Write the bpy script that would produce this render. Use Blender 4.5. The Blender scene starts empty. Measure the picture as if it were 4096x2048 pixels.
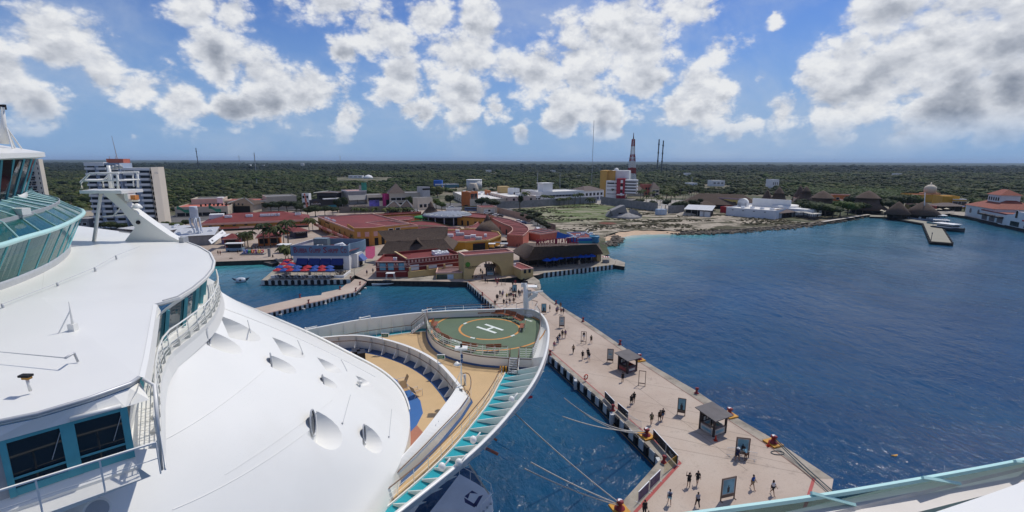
import bpy,bmesh,math,random
from mathutils import Vector,Matrix,noise as mnoise
R=math.radians
scene=bpy.context.scene
col=scene.collection
rnd=random.Random(7)
CAMZ,FOC,PITCH,ROLL=36.0,1912.0,R(11.3),R(0.2)
cam_d=bpy.data.cameras.new('camera');cam=bpy.data.objects.new('camera',cam_d);col.objects.link(cam)
CR=Matrix.Rotation(R(90)-PITCH,3,'X')@Matrix.Rotation(ROLL,3,'Z')
cam.location=(0,0,CAMZ);cam.rotation_euler=CR.to_euler()
cam_d.sensor_width=36;cam_d.lens=36*FOC/4096;cam_d.clip_start=0.05;cam_d.clip_end=60000
scene.camera=cam
SUN_EL,SUN_AZ=58.0,42.0
SUN=Vector((math.sin(R(SUN_AZ))*math.cos(R(SUN_EL)),math.cos(R(SUN_AZ))*math.cos(R(SUN_EL)),math.sin(R(SUN_EL))))
sun_d=bpy.data.lights.new('sun','SUN');sun_d.energy=3.1;sun_d.angle=R(0.6);sun_d.color=(1,.95,.87)
sun=bpy.data.objects.new('sun',sun_d);col.objects.link(sun)
sun.rotation_euler=(-SUN).to_track_quat('-Z','Y').to_euler()
scene.view_settings.view_transform='Standard';scene.view_settings.look='None'
scene.view_settings.exposure=0.0;scene.view_settings.gamma=1.0;scene.view_settings.use_curve_mapping=False
scene.cycles.use_denoising=True;scene.cycles.max_bounces=6;scene.cycles.transparent_max_bounces=12
scene.cycles.caustics_reflective=False;scene.cycles.caustics_refractive=False;scene.cycles.volume_bounces=0
def raydir(px,py):
 return CR@Vector((px-2048,-(py-1024),-FOC))
def at(px,py,z=0.0):
 d=raydir(px,py);t=(z-CAMZ)/d.z
 return Vector((d.x*t,d.y*t,z))
def atd(px,py,y):
 d=raydir(px,py);t=y/d.y
 return Vector((d.x*t,y,CAMZ+d.z*t))
def zat(px,py,p):
 return atd(px,py,p.y).z
class NT:
 def __init__(s,tree):s.t=tree;s.t.nodes.clear()
 def n(s,typ,**kw):
  nd=s.t.nodes.new(typ)
  for k,v in kw.items():
   if k=='ins':
    for i,val in v.items():
     if hasattr(val,'bl_idname')or isinstance(val,bpy.types.NodeSocket):s.t.links.new(val,nd.inputs[i])
     else:nd.inputs[i].default_value=val
   else:setattr(nd,k,v)
  return nd
 def math(s,op,a,b=None,c=None,clamp=False):
  ins={0:a}
  if b is not None:ins[1]=b
  if c is not None:ins[2]=c
  return s.n('ShaderNodeMath',operation=op,use_clamp=clamp,ins=ins).outputs[0]
 def vmath(s,op,a,b=None,out=0):
  ins={0:a}
  if b is not None:ins[1]=b
  return s.n('ShaderNodeVectorMath',operation=op,ins=ins).outputs[out]
 def ramp(s,fac,stops,interp='LINEAR'):
  nd=s.n('ShaderNodeValToRGB',ins={0:fac});cr=nd.color_ramp;cr.interpolation=interp
  while len(cr.elements)<len(stops):cr.elements.new(0.5)
  for e,(p,c)in zip(cr.elements,stops):
   e.position=p;e.color=(*c,1)if len(c)==3 else c
  return nd.outputs[0]
 def mapr(s,v,a,b,c=0.0,d=1.0,smooth=True):
  nd=s.n('ShaderNodeMapRange',ins={0:v,1:a,2:b,3:c,4:d})
  if smooth:nd.interpolation_type='SMOOTHSTEP'
  return nd.outputs[0]
 def mix(s,fac,a,b,blend='MIX'):
  nd=s.n('ShaderNodeMix',data_type='RGBA',blend_type=blend)
  for i,val in((0,fac),(6,a),(7,b)):
   if isinstance(val,bpy.types.NodeSocket):s.t.links.new(val,nd.inputs[i])
   else:nd.inputs[i].default_value=val if not isinstance(val,tuple)or len(val)==4 else(*val,1)
  return nd.outputs[2]
 def noise(s,vec,scale,detail=4,rough=.55,dist=0,out=0):
  return s.n('ShaderNodeTexNoise',ins={'Vector':vec,'Scale':scale,'Detail':detail,'Roughness':rough,'Distortion':dist}).outputs[out]
world=bpy.data.worlds.new('World');scene.world=world;world.use_nodes=True
w=NT(world.node_tree)
tc=w.n('ShaderNodeTexCoord').outputs['Generated']
sky=w.n('ShaderNodeTexSky',sky_type='NISHITA',sun_disc=False,sun_elevation=R(SUN_EL),sun_rotation=R(SUN_AZ),altitude=0,air_density=1.0,dust_density=0.6,ozone_density=2.5).outputs[0]
dz=w.n('ShaderNodeSeparateXYZ',ins={0:tc}).outputs[2]
vec=w.vmath('MULTIPLY',tc,(1.0,1.0,1.45))
warp=w.noise(vec,7.0,5,.6,out=1)
wv=w.vmath('SCALE',w.vmath('SUBTRACT',warp,(.5,.5,.5)));wv.node.inputs['Scale'].default_value=.085
wdir=w.vmath('ADD',tc,wv)
BANKS=[(250,150,210),(20,330,190),(150,420,170),(430,280,150),(560,350,170),(720,430,150),(880,210,170),(1080,330,190),(1240,380,150),(930,60,120),(1350,210,90),(1530,150,150),(1600,330,150),(1830,220,190),(1850,390,170),(1660,440,80),(1980,450,90),(1700,40,110),(1900,90,120),(2130,280,190),(2330,230,190),(2560,180,200),(2350,380,160),(2250,460,110),(2600,330,140),(2480,60,170),(2700,30,170),(2420,470,100),(2900,190,110),(2830,390,170),(2700,450,100),(3000,480,80),(3110,90,50),(3050,310,40),(3380,250,190),(3330,420,210),(3500,330,250),(3700,200,330),(3800,420,280),(4050,120,330),(4050,400,260),(3150,450,110),(3550,60,240),(1300,-20,190),(780,10,150),(1380,470,90),(950,430,120),(-150,200,200),(520,540,40),(2080,555,60),(3350,540,110),(3650,560,150),(3950,560,160),(2950,510,60),(1700,480,70),(2480,500,50)]
OFF=.020
def bank_mask(dirv,lst,k):
 m=None
 for bx,by,br in lst:
  d=raydir(bx,by).normalized()
  rad=br/FOC/math.sqrt(1+((bx-2048)/FOC)**2)
  s_=w.math('SUBTRACT',1.0,w.math('DIVIDE',w.vmath('DISTANCE',dirv,tuple(d),1),rad*k))
  m=s_ if m is None else w.math('SMOOTH_MAX',m,s_,.10)
 return w.math('MAXIMUM',m,-.6)
mask=bank_mask(wdir,BANKS,.90)
over=bank_mask(w.vmath('ADD',wdir,(0,0,.075)),[b_ for b_ in BANKS if b_[2]>=150],.85)
fwd=CR@Vector((0,0,-1))
outside=w.mapr(w.vmath('DOT_PRODUCT',tc,tuple(fwd),1),.60,.42)
field=w.mapr(w.noise(vec,3.2,3,.5),.38,.68,-.6,.75,False)
mask=w.n('ShaderNodeMix',data_type='FLOAT',ins={0:outside,2:mask,3:field}).outputs[0]
def cl_noise(v):
 wn=w.vmath('SCALE',w.vmath('SUBTRACT',w.noise(v,26.0,4,.6,out=1),(.5,.5,.5)));wn.node.inputs['Scale'].default_value=.03
 vo=w.n('ShaderNodeTexVoronoi',feature='F1',ins={'Vector':w.vmath('ADD',v,wn),'Scale':13.0,'Detail':3.0,'Roughness':.55,'Lacunarity':2.3})
 vo.normalize=True
 puff=w.math('SUBTRACT',1.0,vo.outputs['Distance'])
 return w.math('ADD',w.math('MULTIPLY',puff,.45),w.math('ADD',w.math('MULTIPLY',w.noise(v,13.0,8,.56,.1),.42),w.math('MULTIPLY',w.noise(v,4.5,3,.5),.13)))
n0=cl_noise(vec);n1=cl_noise(w.vmath('ADD',vec,(.002,.004,OFF)))
dens=w.math('ADD',w.math('MULTIPLY',mask,.60),w.math('MULTIPLY',w.math('SUBTRACT',n0,.635),2.5))
alpha=w.math('ADD',w.math('MULTIPLY',w.mapr(dens,-.05,.20),.80),w.math('MULTIPLY',w.mapr(dens,-.22,.34),.20))
thick=w.mapr(dens,.12,.62)
lit=w.math('SUBTRACT',n0,n1)
belly=w.mapr(w.noise(w.vmath('ADD',vec,(3.0,1.0,0.0)),5.0,4,.55),.40,.66)
shade=w.math('SUBTRACT',w.math('ADD',.92,w.math('MULTIPLY',lit,2.2)),w.math('MULTIPLY',w.math('MULTIPLY',thick,w.mapr(over,-.15,.55,.22,1.0)),w.math('ADD',.15,w.math('MULTIPLY',belly,.47))))
shade=w.math('MINIMUM',w.math('MAXIMUM',shade,.2),1.0)
ccol=w.ramp(shade,[(0.0,(.17,.19,.23)),(.35,(.23,.26,.32)),(.65,(.43,.46,.52)),(.88,(.70,.72,.76)),(1.0,(.84,.85,.86))])
fade=w.mapr(dz,0.0,0.085)
alpha=w.math('MULTIPLY',w.math('MULTIPLY',alpha,.97),fade)
skyc=w.mix(1.0,sky,(.036,.056,.098,1),'MULTIPLY')
skyc=w.mix(w.mapr(dz,.34,-.02,0,.94),skyc,(.25,.41,.66,1))
veil=w.math('MULTIPLY',w.mapr(w.noise(vec,3.6,7,.62,.4),.42,.74),.46)
skyc=w.mix(veil,skyc,(.50,.58,.70,1))
final=w.mix(alpha,skyc,ccol)
SKYK=.10
final2=w.mix(1.0,final,(1/SKYK,1/SKYK,1/SKYK,1),'MULTIPLY')
bg=w.n('ShaderNodeBackground',ins={0:final2,1:SKYK})
w.n('ShaderNodeOutputWorld',ins={0:bg.outputs[0]})
world.cycles.sampling_method='MANUAL';world.cycles.sample_map_resolution=1024
def tag(o,label=None,cat=None,group=None,kind=None):
 if label:o['label']=label
 if cat:o['category']=cat
 if group:o['group']=group
 if kind:o['kind']=kind
 return o
def thing(name,label,cat,loc=(0,0,0),rz=0.0,group=None):
 o=bpy.data.objects.new(name,None);o.empty_display_size=.2;col.objects.link(o)
 o.location=loc;o.rotation_euler=(0,0,rz)
 return tag(o,label,cat,group)
def copy_tree(o,parent=None):
 c=o.copy();col.objects.link(c)
 if parent is not None:c.parent=parent;c.matrix_parent_inverse=o.matrix_parent_inverse.copy()
 for ch in list(o.children):copy_tree(ch,c)
 return c
def put(o,mesh_mats,parent):...
class MB:
 """collects polygons and builds one mesh object"""
 def __init__(s,M=None):s.v=[];s.f=[];s.mi=[];s.cur=0;s.M=M;s.sm=[]
 def V(s,p):
  p=Vector(p)
  if s.M is not None:p=s.M@p
  s.v.append((p.x,p.y,p.z));return len(s.v)-1
 def F(s,idx,smooth=False):s.f.append(tuple(idx));s.mi.append(s.cur);s.sm.append(smooth)
 def poly(s,pts,smooth=False):s.F([s.V(p)for p in pts],smooth)
 def box(s,x0,x1,y0,y1,z0,z1):
  a=[s.V(p)for p in((x0,y0,z0),(x1,y0,z0),(x1,y1,z0),(x0,y1,z0),(x0,y0,z1),(x1,y0,z1),(x1,y1,z1),(x0,y1,z1))]
  for q in((3,2,1,0),(4,5,6,7),(0,1,5,4),(1,2,6,5),(2,3,7,6),(3,0,4,7)):s.F([a[i]for i in q])
  return s
 def prism(s,poly,z0,z1,cap=True,bottom=True):
  n=len(poly)
  a=[s.V((p[0],p[1],z0 if not callable(z0)else z0(p)))for p in poly]
  b=[s.V((p[0],p[1],z1 if not callable(z1)else z1(p)))for p in poly]
  for i in range(n):s.F((a[i],a[(i+1)%n],b[(i+1)%n],b[i]))
  if cap:s.F(b)
  if bottom:s.F(a[::-1])
  return s
 def tube(s,pts,r,n=6,closed=False,r2=None):
  pts=[Vector(p)for p in pts];m=len(pts);rings=[]
  for i,p in enumerate(pts):
   if closed:d=pts[(i+1)%m]-pts[i-1]
   else:d=pts[min(i+1,m-1)]-pts[max(i-1,0)]
   d=d.normalized()if d.length>1e-9 else Vector((0,0,1))
   a=d.cross(Vector((0,0,1)))
   if a.length<.05:a=d.cross(Vector((1,0,0)))
   a.normalize();b=d.cross(a)
   rr=r if r2 is None else r+(r2-r)*i/max(1,m-1)
   rings.append([s.V(p+a*(rr*math.cos(2*math.pi*k/n))+b*(rr*math.sin(2*math.pi*k/n)))for k in range(n)])
  for i in range(m if closed else m-1):
   A,B=rings[i],rings[(i+1)%m]
   for k in range(n):s.F((A[k],A[(k+1)%n],B[(k+1)%n],B[k]),n>5)
  if not closed:s.F(rings[0]);s.F(rings[-1][::-1])
  return s
 def bar(s,a,b,w_,h=None):
  return s.tube([a,b],w_*.7071,4)
 def cyl(s,c,r,z0,z1,n=12,r2=None):
  r2=r if r2 is None else r2
  A=[s.V((c[0]+r*math.cos(2*math.pi*k/n),c[1]+r*math.sin(2*math.pi*k/n),z0))for k in range(n)]
  B=[s.V((c[0]+r2*math.cos(2*math.pi*k/n),c[1]+r2*math.sin(2*math.pi*k/n),z1))for k in range(n)]
  for k in range(n):s.F((A[k],A[(k+1)%n],B[(k+1)%n],B[k]),n>8)
  s.F(B);s.F(A[::-1]);return s
 def lathe(s,c,prof,n=12):
  rings=[[s.V((c[0]+r*math.cos(2*math.pi*k/n),c[1]+r*math.sin(2*math.pi*k/n),c[2]+z))for k in range(n)]for r,z in prof]
  for A,B in zip(rings,rings[1:]):
   for k in range(n):s.F((A[k],A[(k+1)%n],B[(k+1)%n],B[k]),True)
  s.F(rings[-1]);s.F(rings[0][::-1]);return s
 def loft(s,rows,smooth=True,closed=False):
  g=[[s.V(p)for p in r]for r in rows]
  for A,B in zip(g,g[1:]):
   n=len(A)
   for k in range(n if closed else n-1):s.F((A[k],A[(k+1)%n],B[(k+1)%n],B[k]),smooth)
  return s
 def ball(s,c,rx,ry=None,rz=None,n=10,m=6):
  ry=ry or rx;rz=rz or rx
  return s.lathe_e(c,rx,ry,rz,n,m)
 def lathe_e(s,c,rx,ry,rz,n,m):
  rings=[]
  for j in range(1,m):
   t=math.pi*j/m
   rings.append([s.V((c[0]+rx*math.sin(t)*math.cos(2*math.pi*k/n),c[1]+ry*math.sin(t)*math.sin(2*math.pi*k/n),c[2]-rz*math.cos(t)))for k in range(n)])
  b=s.V((c[0],c[1],c[2]-rz));tp=s.V((c[0],c[1],c[2]+rz))
  for k in range(n):
   s.F((b,rings[0][(k+1)%n],rings[0][k]),True);s.F((tp,rings[-1][k],rings[-1][(k+1)%n]),True)
  for A,B in zip(rings,rings[1:]):
   for k in range(n):s.F((A[k],A[(k+1)%n],B[(k+1)%n],B[k]),True)
  return s
 def mesh(s,name,mats):
  me=bpy.data.meshes.new(name);me.from_pydata(s.v,[],s.f)
  for m_ in(mats if isinstance(mats,(list,tuple))else[mats]):me.materials.append(m_)
  if len(me.polygons)==len(s.mi):
   me.polygons.foreach_set('material_index',s.mi);me.polygons.foreach_set('use_smooth',s.sm)
  me.update()
  bm=bmesh.new();bm.from_mesh(me);bmesh.ops.recalc_face_normals(bm,faces=bm.faces);bm.to_mesh(me);bm.free()
  return me
 def build(s,name,mats,parent=None):
  return link(name,s.mesh(name,mats),parent)
def link(name,me,parent=None,loc=None,rz=None):
 o=bpy.data.objects.new(name,me);col.objects.link(o)
 if parent is not None:o.parent=parent
 if loc is not None:o.location=loc
 if rz is not None:o.rotation_euler=(0,0,rz)
 return o
def wpart(name,mb,mats,parent):
 """part given in world coordinates under a thing that has been placed"""
 pm=Matrix.Translation(parent.location)@parent.rotation_euler.to_matrix().to_4x4()
 inv=pm.inverted()
 mb.v=[tuple(inv@Vector(p))for p in mb.v]
 return mb.build(name,mats,parent)
def text_mesh(txt,size,depth=.03,align='CENTER',bold=0.0,space=1.0):
 cu=bpy.data.curves.new('lettering','FONT');cu.body=txt;cu.size=size;cu.extrude=depth;cu.align_x=align;cu.align_y='CENTER'
 cu.offset=bold;cu.space_character=space;cu.resolution_u=2
 o=bpy.data.objects.new('lettering',cu);col.objects.link(o)
 me=bpy.data.meshes.new_from_object(o.evaluated_get(bpy.context.evaluated_depsgraph_get()))
 bpy.data.objects.remove(o);bpy.data.curves.remove(cu);return me
def text_obj(name,txt,size,mat,parent,loc,rot,depth=.03,bold=0.0,space=1.0,width=None):
 me=text_mesh(txt,size,depth,bold=bold,space=space);me.materials.clear();me.materials.append(mat)
 if width:
  xs=[v.co.x for v in me.vertices];k=width/max(1e-6,max(xs)-min(xs))
  for v in me.vertices:v.co.x*=k
 o=link(name,me,parent);o.location=loc;o.rotation_euler=rot;return o
MATS={}
def M(name,c,rough=.7,var=.12,scale=1.5,bump=0.0,bscale=20,metal=0.0,spec=.4,dirt=0.0,dirtc=(.12,.1,.08)):
 if name in MATS:return MATS[name]
 m=bpy.data.materials.new(name);m.use_nodes=True;t=NT(m.node_tree);MATS[name]=m
 pos=t.n('ShaderNodeNewGeometry').outputs['Position']
 n1=t.noise(pos,scale,5,.6)
 lo=tuple(x*(1-var)for x in c);hi=tuple(min(1,x*(1+var))for x in c)
 cc=t.ramp(n1,[(.3,lo),(.7,hi)])
 if dirt>0:
  d=t.mapr(t.noise(pos,scale*.45,7,.68),.5,.78,0,dirt)
  cc=t.mix(d,cc,dirtc)
 b=t.n('ShaderNodeBsdfPrincipled',ins={'Base Color':cc,'Roughness':rough,'Metallic':metal,'Specular IOR Level':spec})
 if bump>0:
  bn=t.n('ShaderNodeBump',ins={'Strength':bump,'Distance':.05,'Height':t.noise(pos,bscale,4,.6)})
  t.t.links.new(bn.outputs[0],b.inputs['Normal'])
 t.n('ShaderNodeOutputMaterial',ins={0:b.outputs[0]})
 return m
def sM(name,c,**kw):
 return M(name,tuple(((x/255+.055)/1.055)**2.4 if x>10 else x/255/12.92 for x in c),**kw)
def M_glass(name,c,alpha=.5,rough=.05):
 if name in MATS:return MATS[name]
 m=bpy.data.materials.new(name);m.use_nodes=True;t=NT(m.node_tree);MATS[name]=m
 g=t.n('ShaderNodeBsdfPrincipled',ins={'Base Color':(*c,1),'Roughness':rough,'Specular IOR Level':.5})
 tr=t.n('ShaderNodeBsdfTransparent',ins={0:(.55+c[0]*.4,.8,.78,1)})
 mx=t.n('ShaderNodeMixShader',ins={0:alpha,1:tr.outputs[0],2:g.outputs[0]})
 t.n('ShaderNodeOutputMaterial',ins={0:mx.outputs[0]})
 return m
WHITE=M('ship_white_paint',(.775,.765,.715),.34,.025,.25,spec=.45,dirt=.22,dirtc=(.60,.57,.50))
WHITE2=M('white_paint',(.78,.79,.80),.5,.05,.8,dirt=.12,dirtc=(.4,.38,.34))
GREYP=M('grey_paint',(.38,.39,.40),.5,.08,1)
TEALP=M('teal_paint',(.012,.30,.36),.45,.12,1.2,dirt=.2,dirtc=(.02,.12,.14))
TEALF=M('teal_frame_paint',(.10,.38,.42),.4,.08,2)
TEALR=M('pale_teal_rail',(.45,.70,.66),.35,.05,1)
NAVY=M('deck_blue_paint',(.025,.075,.19),.5,.12,1,dirt=.15)
BEIGE=M('beige_deck_coating',(.54,.372,.19),.62,.07,.35,bump=.05,bscale=30,dirt=.22,dirtc=(.36,.23,.11))
GREEND=M('green_helideck',(.098,.142,.082),.7,.09,.5,bump=.08,bscale=30,dirt=.18,dirtc=(.09,.105,.07))
ORANGE=M('orange_marking',(.60,.26,.06),.6,.14,2.5,dirt=.25,dirtc=(.3,.16,.07))
WMARK=M('white_marking',(.70,.74,.68),.6,.08,3,dirt=.15,dirtc=(.35,.38,.3))
WOOD=M('varnished_wood',(.24,.075,.03),.45,.22,5)
HANDR=M('brown_handrail',(.13,.065,.035),.4,.2,4)
METAL=M('galvanised_metal',(.48,.49,.50),.45,.08,3,metal=.3)
BLACK=M('black_rubber',(.012,.012,.014),.75,.3,2)
DARKGL=M('dark_window_glass',(.010,.014,.018),.06,.2,1,spec=.7)
BRIDGEGL=M('blue_bridge_glass',(.012,.045,.062),.05,.25,.6,spec=.8)
TEALGL=M_glass('teal_glass',(.010,.105,.095),.74)
TEALGL2=M_glass('pale_teal_glass',(.045,.19,.17),.62)
RED=M('red_enamel',(.20,.016,.02),.45,.2,3)
REDM=M('red_marking',(.34,.055,.05),.65,.15,1.5,dirt=.3,dirtc=(.2,.1,.09))
YELO=M('safety_yellow',(.52,.25,.02),.6,.18,2,dirt=.3)
SEA=1.1
ZG=2.6
# === THE SETTING
def P2(lst,z=ZG):return[at(x,y,z)for x,y in lst]
COAST_PX=[(1500,1122),(1740,1125),(1870,1128),(2150,1100),(2330,1040),(2440,1010),(2420,965)]
beach_px=[(2430,958),(2490,946),(2560,938),(2640,936),(2700,936)]
rock_px=[(2700,936),(2800,935),(2900,931),(3000,925),(3100,917),(3180,909),(3250,901),(3300,893),(3350,886),(3420,873),(3470,862)]
left_px=[(-900,1075),(300,1075),(850,1047),(1060,1040),(1100,1038),(1180,1095),(1390,1095),(1420,1100),(1470,1122)]
right_px=[(3480,860),(3560,858),(3640,852),(3700,846),(3780,843),(3800,852),(3920,870),(4096,902),(4300,935),(4900,1010)]
shore=P2(left_px+COAST_PX)+P2([(2425,940),(2480,925),(2640,916),(2700,916)],2.0)+P2([(x,y-13)for x,y in rock_px[1:]],2.0)+P2(right_px)
land_poly=[Vector((-26000,shore[0].y,0))]+shore+[Vector((3000,300,0)),Vector((26000,300,0)),Vector((26000,30000,0)),Vector((-26000,30000,0))]
def sheet(name,poly,z,mat,kind='structure',label=None):
 me=bpy.data.meshes.new(name);bm=bmesh.new()
 vs=[bm.verts.new((p[0],p[1],z))for p in poly]
 es=[bm.edges.new((vs[i],vs[(i+1)%len(vs)]))for i in range(len(vs))]
 bmesh.ops.triangle_fill(bm,use_beauty=True,edges=es,normal=(0,0,1))
 for f in bm.faces:
  if f.normal.z<0:f.normal_flip()
 bm.to_mesh(me);bm.free();me.materials.append(mat)
 o=link(name,me);tag(o,label,None,None,kind);return o
def nodemat(name):
 m=bpy.data.materials.new(name);m.use_nodes=True;t=NT(m.node_tree);MATS[name]=m
 return m,t,t.n('ShaderNodeNewGeometry').outputs['Position']
def fin(t,colr,rough=.85,bumph=None,bstr=.4,bdist=.1,spec=.3):
 b=t.n('ShaderNodeBsdfPrincipled',ins={'Base Color':colr,'Roughness':rough,'Specular IOR Level':spec})
 if bumph is not None:
  t.t.links.new(t.n('ShaderNodeBump',ins={'Strength':bstr,'Distance':bdist,'Height':bumph}).outputs[0],b.inputs['Normal'])
 t.n('ShaderNodeOutputMaterial',ins={0:b.outputs[0]})
gm,t,pos=nodemat('scrub_ground')
n1=t.noise(pos,.02,6,.6);n2=t.noise(pos,.3,5,.65)
c=t.mix(t.mapr(n1,.42,.6),(.05,.06,.025,1),(.20,.17,.12,1))
c=t.mix(t.mapr(n2,.45,.7,0,.7),c,(.10,.10,.05,1));fin(t,c,.95)
ground=sheet('ground',land_poly,2.0,gm)
fm,t,pos=nodemat('far_canopy')
n1=t.noise(pos,.006,8,.66);n2=t.noise(pos,.05,5,.7)
c=t.ramp(n1,[(.36,(.020,.034,.022)),(.5,(.034,.050,.028)),(.66,(.058,.070,.038))])
c=t.mix(t.mapr(n2,.42,.62,0,.55),c,(.012,.020,.015,1));fin(t,c,.95,n2,1.0,6)
mb=MB();rows=[]
ys=[2400*(25000/2400)**(j/70)for j in range(71)]
for y in ys:
 rows.append([(y*1.35*(i/120*2-1),y,5+5.0*mnoise.noise((y*1.35*(i/120*2-1)*.004,y*.004,0))+2.5*mnoise.noise((i*1.7,y*.02,3)))for i in range(121)])
mb.loft(rows);far=mb.build('distant_forest',fm);tag(far,kind='stuff')
sm,t,pos=nodemat('sea_water')
att=t.n('ShaderNodeAttribute',attribute_name='shallow_sheen').outputs['Fac']
pch=t.noise(pos,.045,6,.62,.6);pch2=t.noise(pos,.012,5,.6,.8)
sh=t.math('ADD',att,t.math('MULTIPLY',t.math('SUBTRACT',pch,.5),t.math('MULTIPLY',t.math('MINIMUM',att,.5),1.0)))
deep=t.mix(t.mapr(pch2,.38,.64),(.005,.039,.104,1),(.0085,.064,.138,1))
c=t.ramp(sh,[(.0,(.006,.05,.12)),(.28,(.018,.105,.165)),(.5,(.066,.185,.255)),(.74,(.045,.25,.265)),(1.0,(.36,.45,.40))])
c=t.mix(t.mapr(sh,.02,.25),deep,c)
wind=t.mapr(t.noise(pos,.014,4,.6,.5),.35,.68,.40,1.0)
stretch=t.vmath('MULTIPLY',pos,(1.0,.62,1.0))
h=t.math('ADD',t.math('MULTIPLY',t.noise(stretch,.30,3,.5,.3),1.6),t.math('ADD',t.math('MULTIPLY',t.noise(stretch,.9,5,.62,.4),.75),t.math('MULTIPLY',t.noise(pos,3.2,3,.6),.16)))
h=t.math('MULTIPLY',h,wind)
b=t.n('ShaderNodeBsdfPrincipled',ins={'Base Color':c,'Roughness':.10,'IOR':1.33,'Specular IOR Level':.36})
t.t.links.new(t.n('ShaderNodeBump',ins={'Strength':.85,'Distance':.62,'Height':h}).outputs[0],b.inputs['Normal'])
t.n('ShaderNodeOutputMaterial',ins={0:b.outputs[0]})
def segd(p,a,b):
 ab=(b[0]-a[0],b[1]-a[1]);L=ab[0]**2+ab[1]**2
 k=0 if L==0 else max(0,min(1,((p[0]-a[0])*ab[0]+(p[1]-a[1])*ab[1])/L))
 return math.hypot(p[0]-a[0]-k*ab[0],p[1]-a[1]-k*ab[1])
def lined(p,line):return min(segd(p,line[i],line[i+1])for i in range(len(line)-1))
beach_w=P2([(2330,985)]+beach_px+[(2760,936)],SEA);rock_w=P2(rock_px,SEA);bay_w=P2([(300,1080),(850,1060),(1060,1055),(1100,1050)],SEA)
east_w=P2(right_px,SEA);quay_w=P2([(1500,1122),(1870,1128),(2150,1110),(2480,1050)],SEA)
X0,X1,Y0,Y1,ST=-260,460,-40,380,6
nx=int((X1-X0)/ST)+1;ny=int((Y1-Y0)/ST)+1
mb=MB();vals=[]
for j in range(ny):
 for i in range(nx):
  p=(X0+i*ST,Y0+j*ST);mb.V((p[0],p[1],SEA))
  s_=max(1.02*math.exp(-max(0,lined(p,beach_w))/22),.52*math.exp(-lined(p,rock_w)/60),.78*math.exp(-lined(p,bay_w)/30),.40*math.exp(-lined(p,east_w)/60),.40*math.exp(-lined(p,quay_w)/26))  # rock and east terms: shallow sand plus grazing sky reflection put into colour
  s_=max(s_,.16*math.exp(-((p[0]-2)**2+(p[1]-62)**2)/700))
  vals.append(s_)
for j in range(ny-1):
 for i in range(nx-1):
  a=j*nx+i;mb.F((a,a+1,a+nx+1,a+nx))
xe=X0+(nx-1)*ST;ye=Y0+(ny-1)*ST;B_=30000
for q in(((-B_,-B_),(B_,-B_),(B_,Y0),(-B_,Y0)),((-B_,Y0),(X0,Y0),(X0,ye),(-B_,ye)),((xe,Y0),(B_,Y0),(B_,ye),(xe,ye)),((-B_,ye),(B_,ye),(B_,700),(-B_,700))):
 mb.poly([(x,y,SEA)for x,y in q]);vals+=[0]*4
sea=mb.build('sea',sm);tag(sea,kind='structure')
at_=sea.data.attributes.new('shallow_sheen','FLOAT','POINT');at_.data.foreach_set('value',vals[:len(sea.data.vertices)])
pm,t,pos=nodemat('plaza_paving')
n1=t.noise(pos,.12,6,.6);n2=t.noise(pos,1.3,5,.7)
c=t.ramp(n1,[(.3,(.34,.265,.21)),(.55,(.43,.35,.285)),(.75,(.48,.41,.345))]);c=t.mix(t.mapr(n2,.5,.72,0,.5),c,(.24,.19,.155,1))
vo=t.n('ShaderNodeTexBrick',ins={'Vector':pos,'Color1':(1,1,1,1),'Color2':(.9,.9,.9,1),'Mortar':(.74,.72,.70,1),'Scale':.8,'Mortar Size':.012}).outputs[0]
c=t.mix(1.0,c,vo,'MULTIPLY');fin(t,c,.85,n2,.2,.02)
rm,t,pos=nodemat('road_asphalt')
n1=t.noise(pos,.2,6,.6);c=t.ramp(n1,[(.3,(.085,.082,.08)),(.7,(.16,.152,.145))]);fin(t,c,.92)
cm,t,pos=nodemat('stained_concrete')
n1=t.noise(pos,.35,7,.65);n2=t.noise(pos,3,5,.7)
c=t.ramp(n1,[(.28,(.16,.145,.12)),(.5,(.33,.29,.235)),(.75,(.43,.385,.32))]);c=t.mix(t.mapr(n2,.5,.75,0,.5),c,(.14,.125,.10,1));fin(t,c,.88,n2,.3,.03)
CONC=cm
plaza_px=left_px[1:]+COAST_PX[:5]+[(2250,945),(2165,905),(2000,850),(1750,838),(1400,838),(1000,850),(640,905),(300,930)]
DARKQ=M('wet_shaded_quay_wall',(.035,.033,.03),.85,.4,.6)  # dark sides: wet stain, plus shade below the quay edge painted in
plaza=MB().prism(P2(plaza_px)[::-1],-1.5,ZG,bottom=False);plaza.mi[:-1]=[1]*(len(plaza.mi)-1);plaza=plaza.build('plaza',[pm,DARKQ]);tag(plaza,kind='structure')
road=sheet('road',P2([(640,870),(700,905),(1000,848),(1400,832),(1760,835),(2000,845),(2120,890),(2170,930),(2230,935),(2210,895),(2040,835),(1850,812),(1500,815),(900,830)]),ZG+.006,rm);tag(road,kind='structure')
street=sheet('coast_road',P2([(1800,815),(2040,836),(2330,812),(2660,840),(2900,825),(3300,830),(3300,800),(2700,800),(2330,790),(2040,800)],2.0),2.02,M('pale_forecourt',(.34,.31,.27),.9,.2,.1,dirt=.4));tag(street,kind='structure')
lm,t,pos=nodemat('sandy_scrub')
stz=t.vmath('MULTIPLY',pos,(.6,1.2,1))
n1=t.noise(stz,.085,9,.68,.6);n2=t.noise(pos,.5,6,.7);n3=t.noise(pos,.02,4,.6)
sand=t.ramp(n2,[(.3,(.24,.20,.155)),(.5,(.34,.29,.22)),(.7,(.47,.42,.34))])
grass=t.ramp(n2,[(.35,(.035,.034,.016)),(.6,(.075,.066,.03)),(.75,(.12,.095,.045))])
c=t.mix(t.mapr(n1,.475,.545),sand,grass)
sx=t.n('ShaderNodeSeparateXYZ',ins={0:pos})
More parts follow.
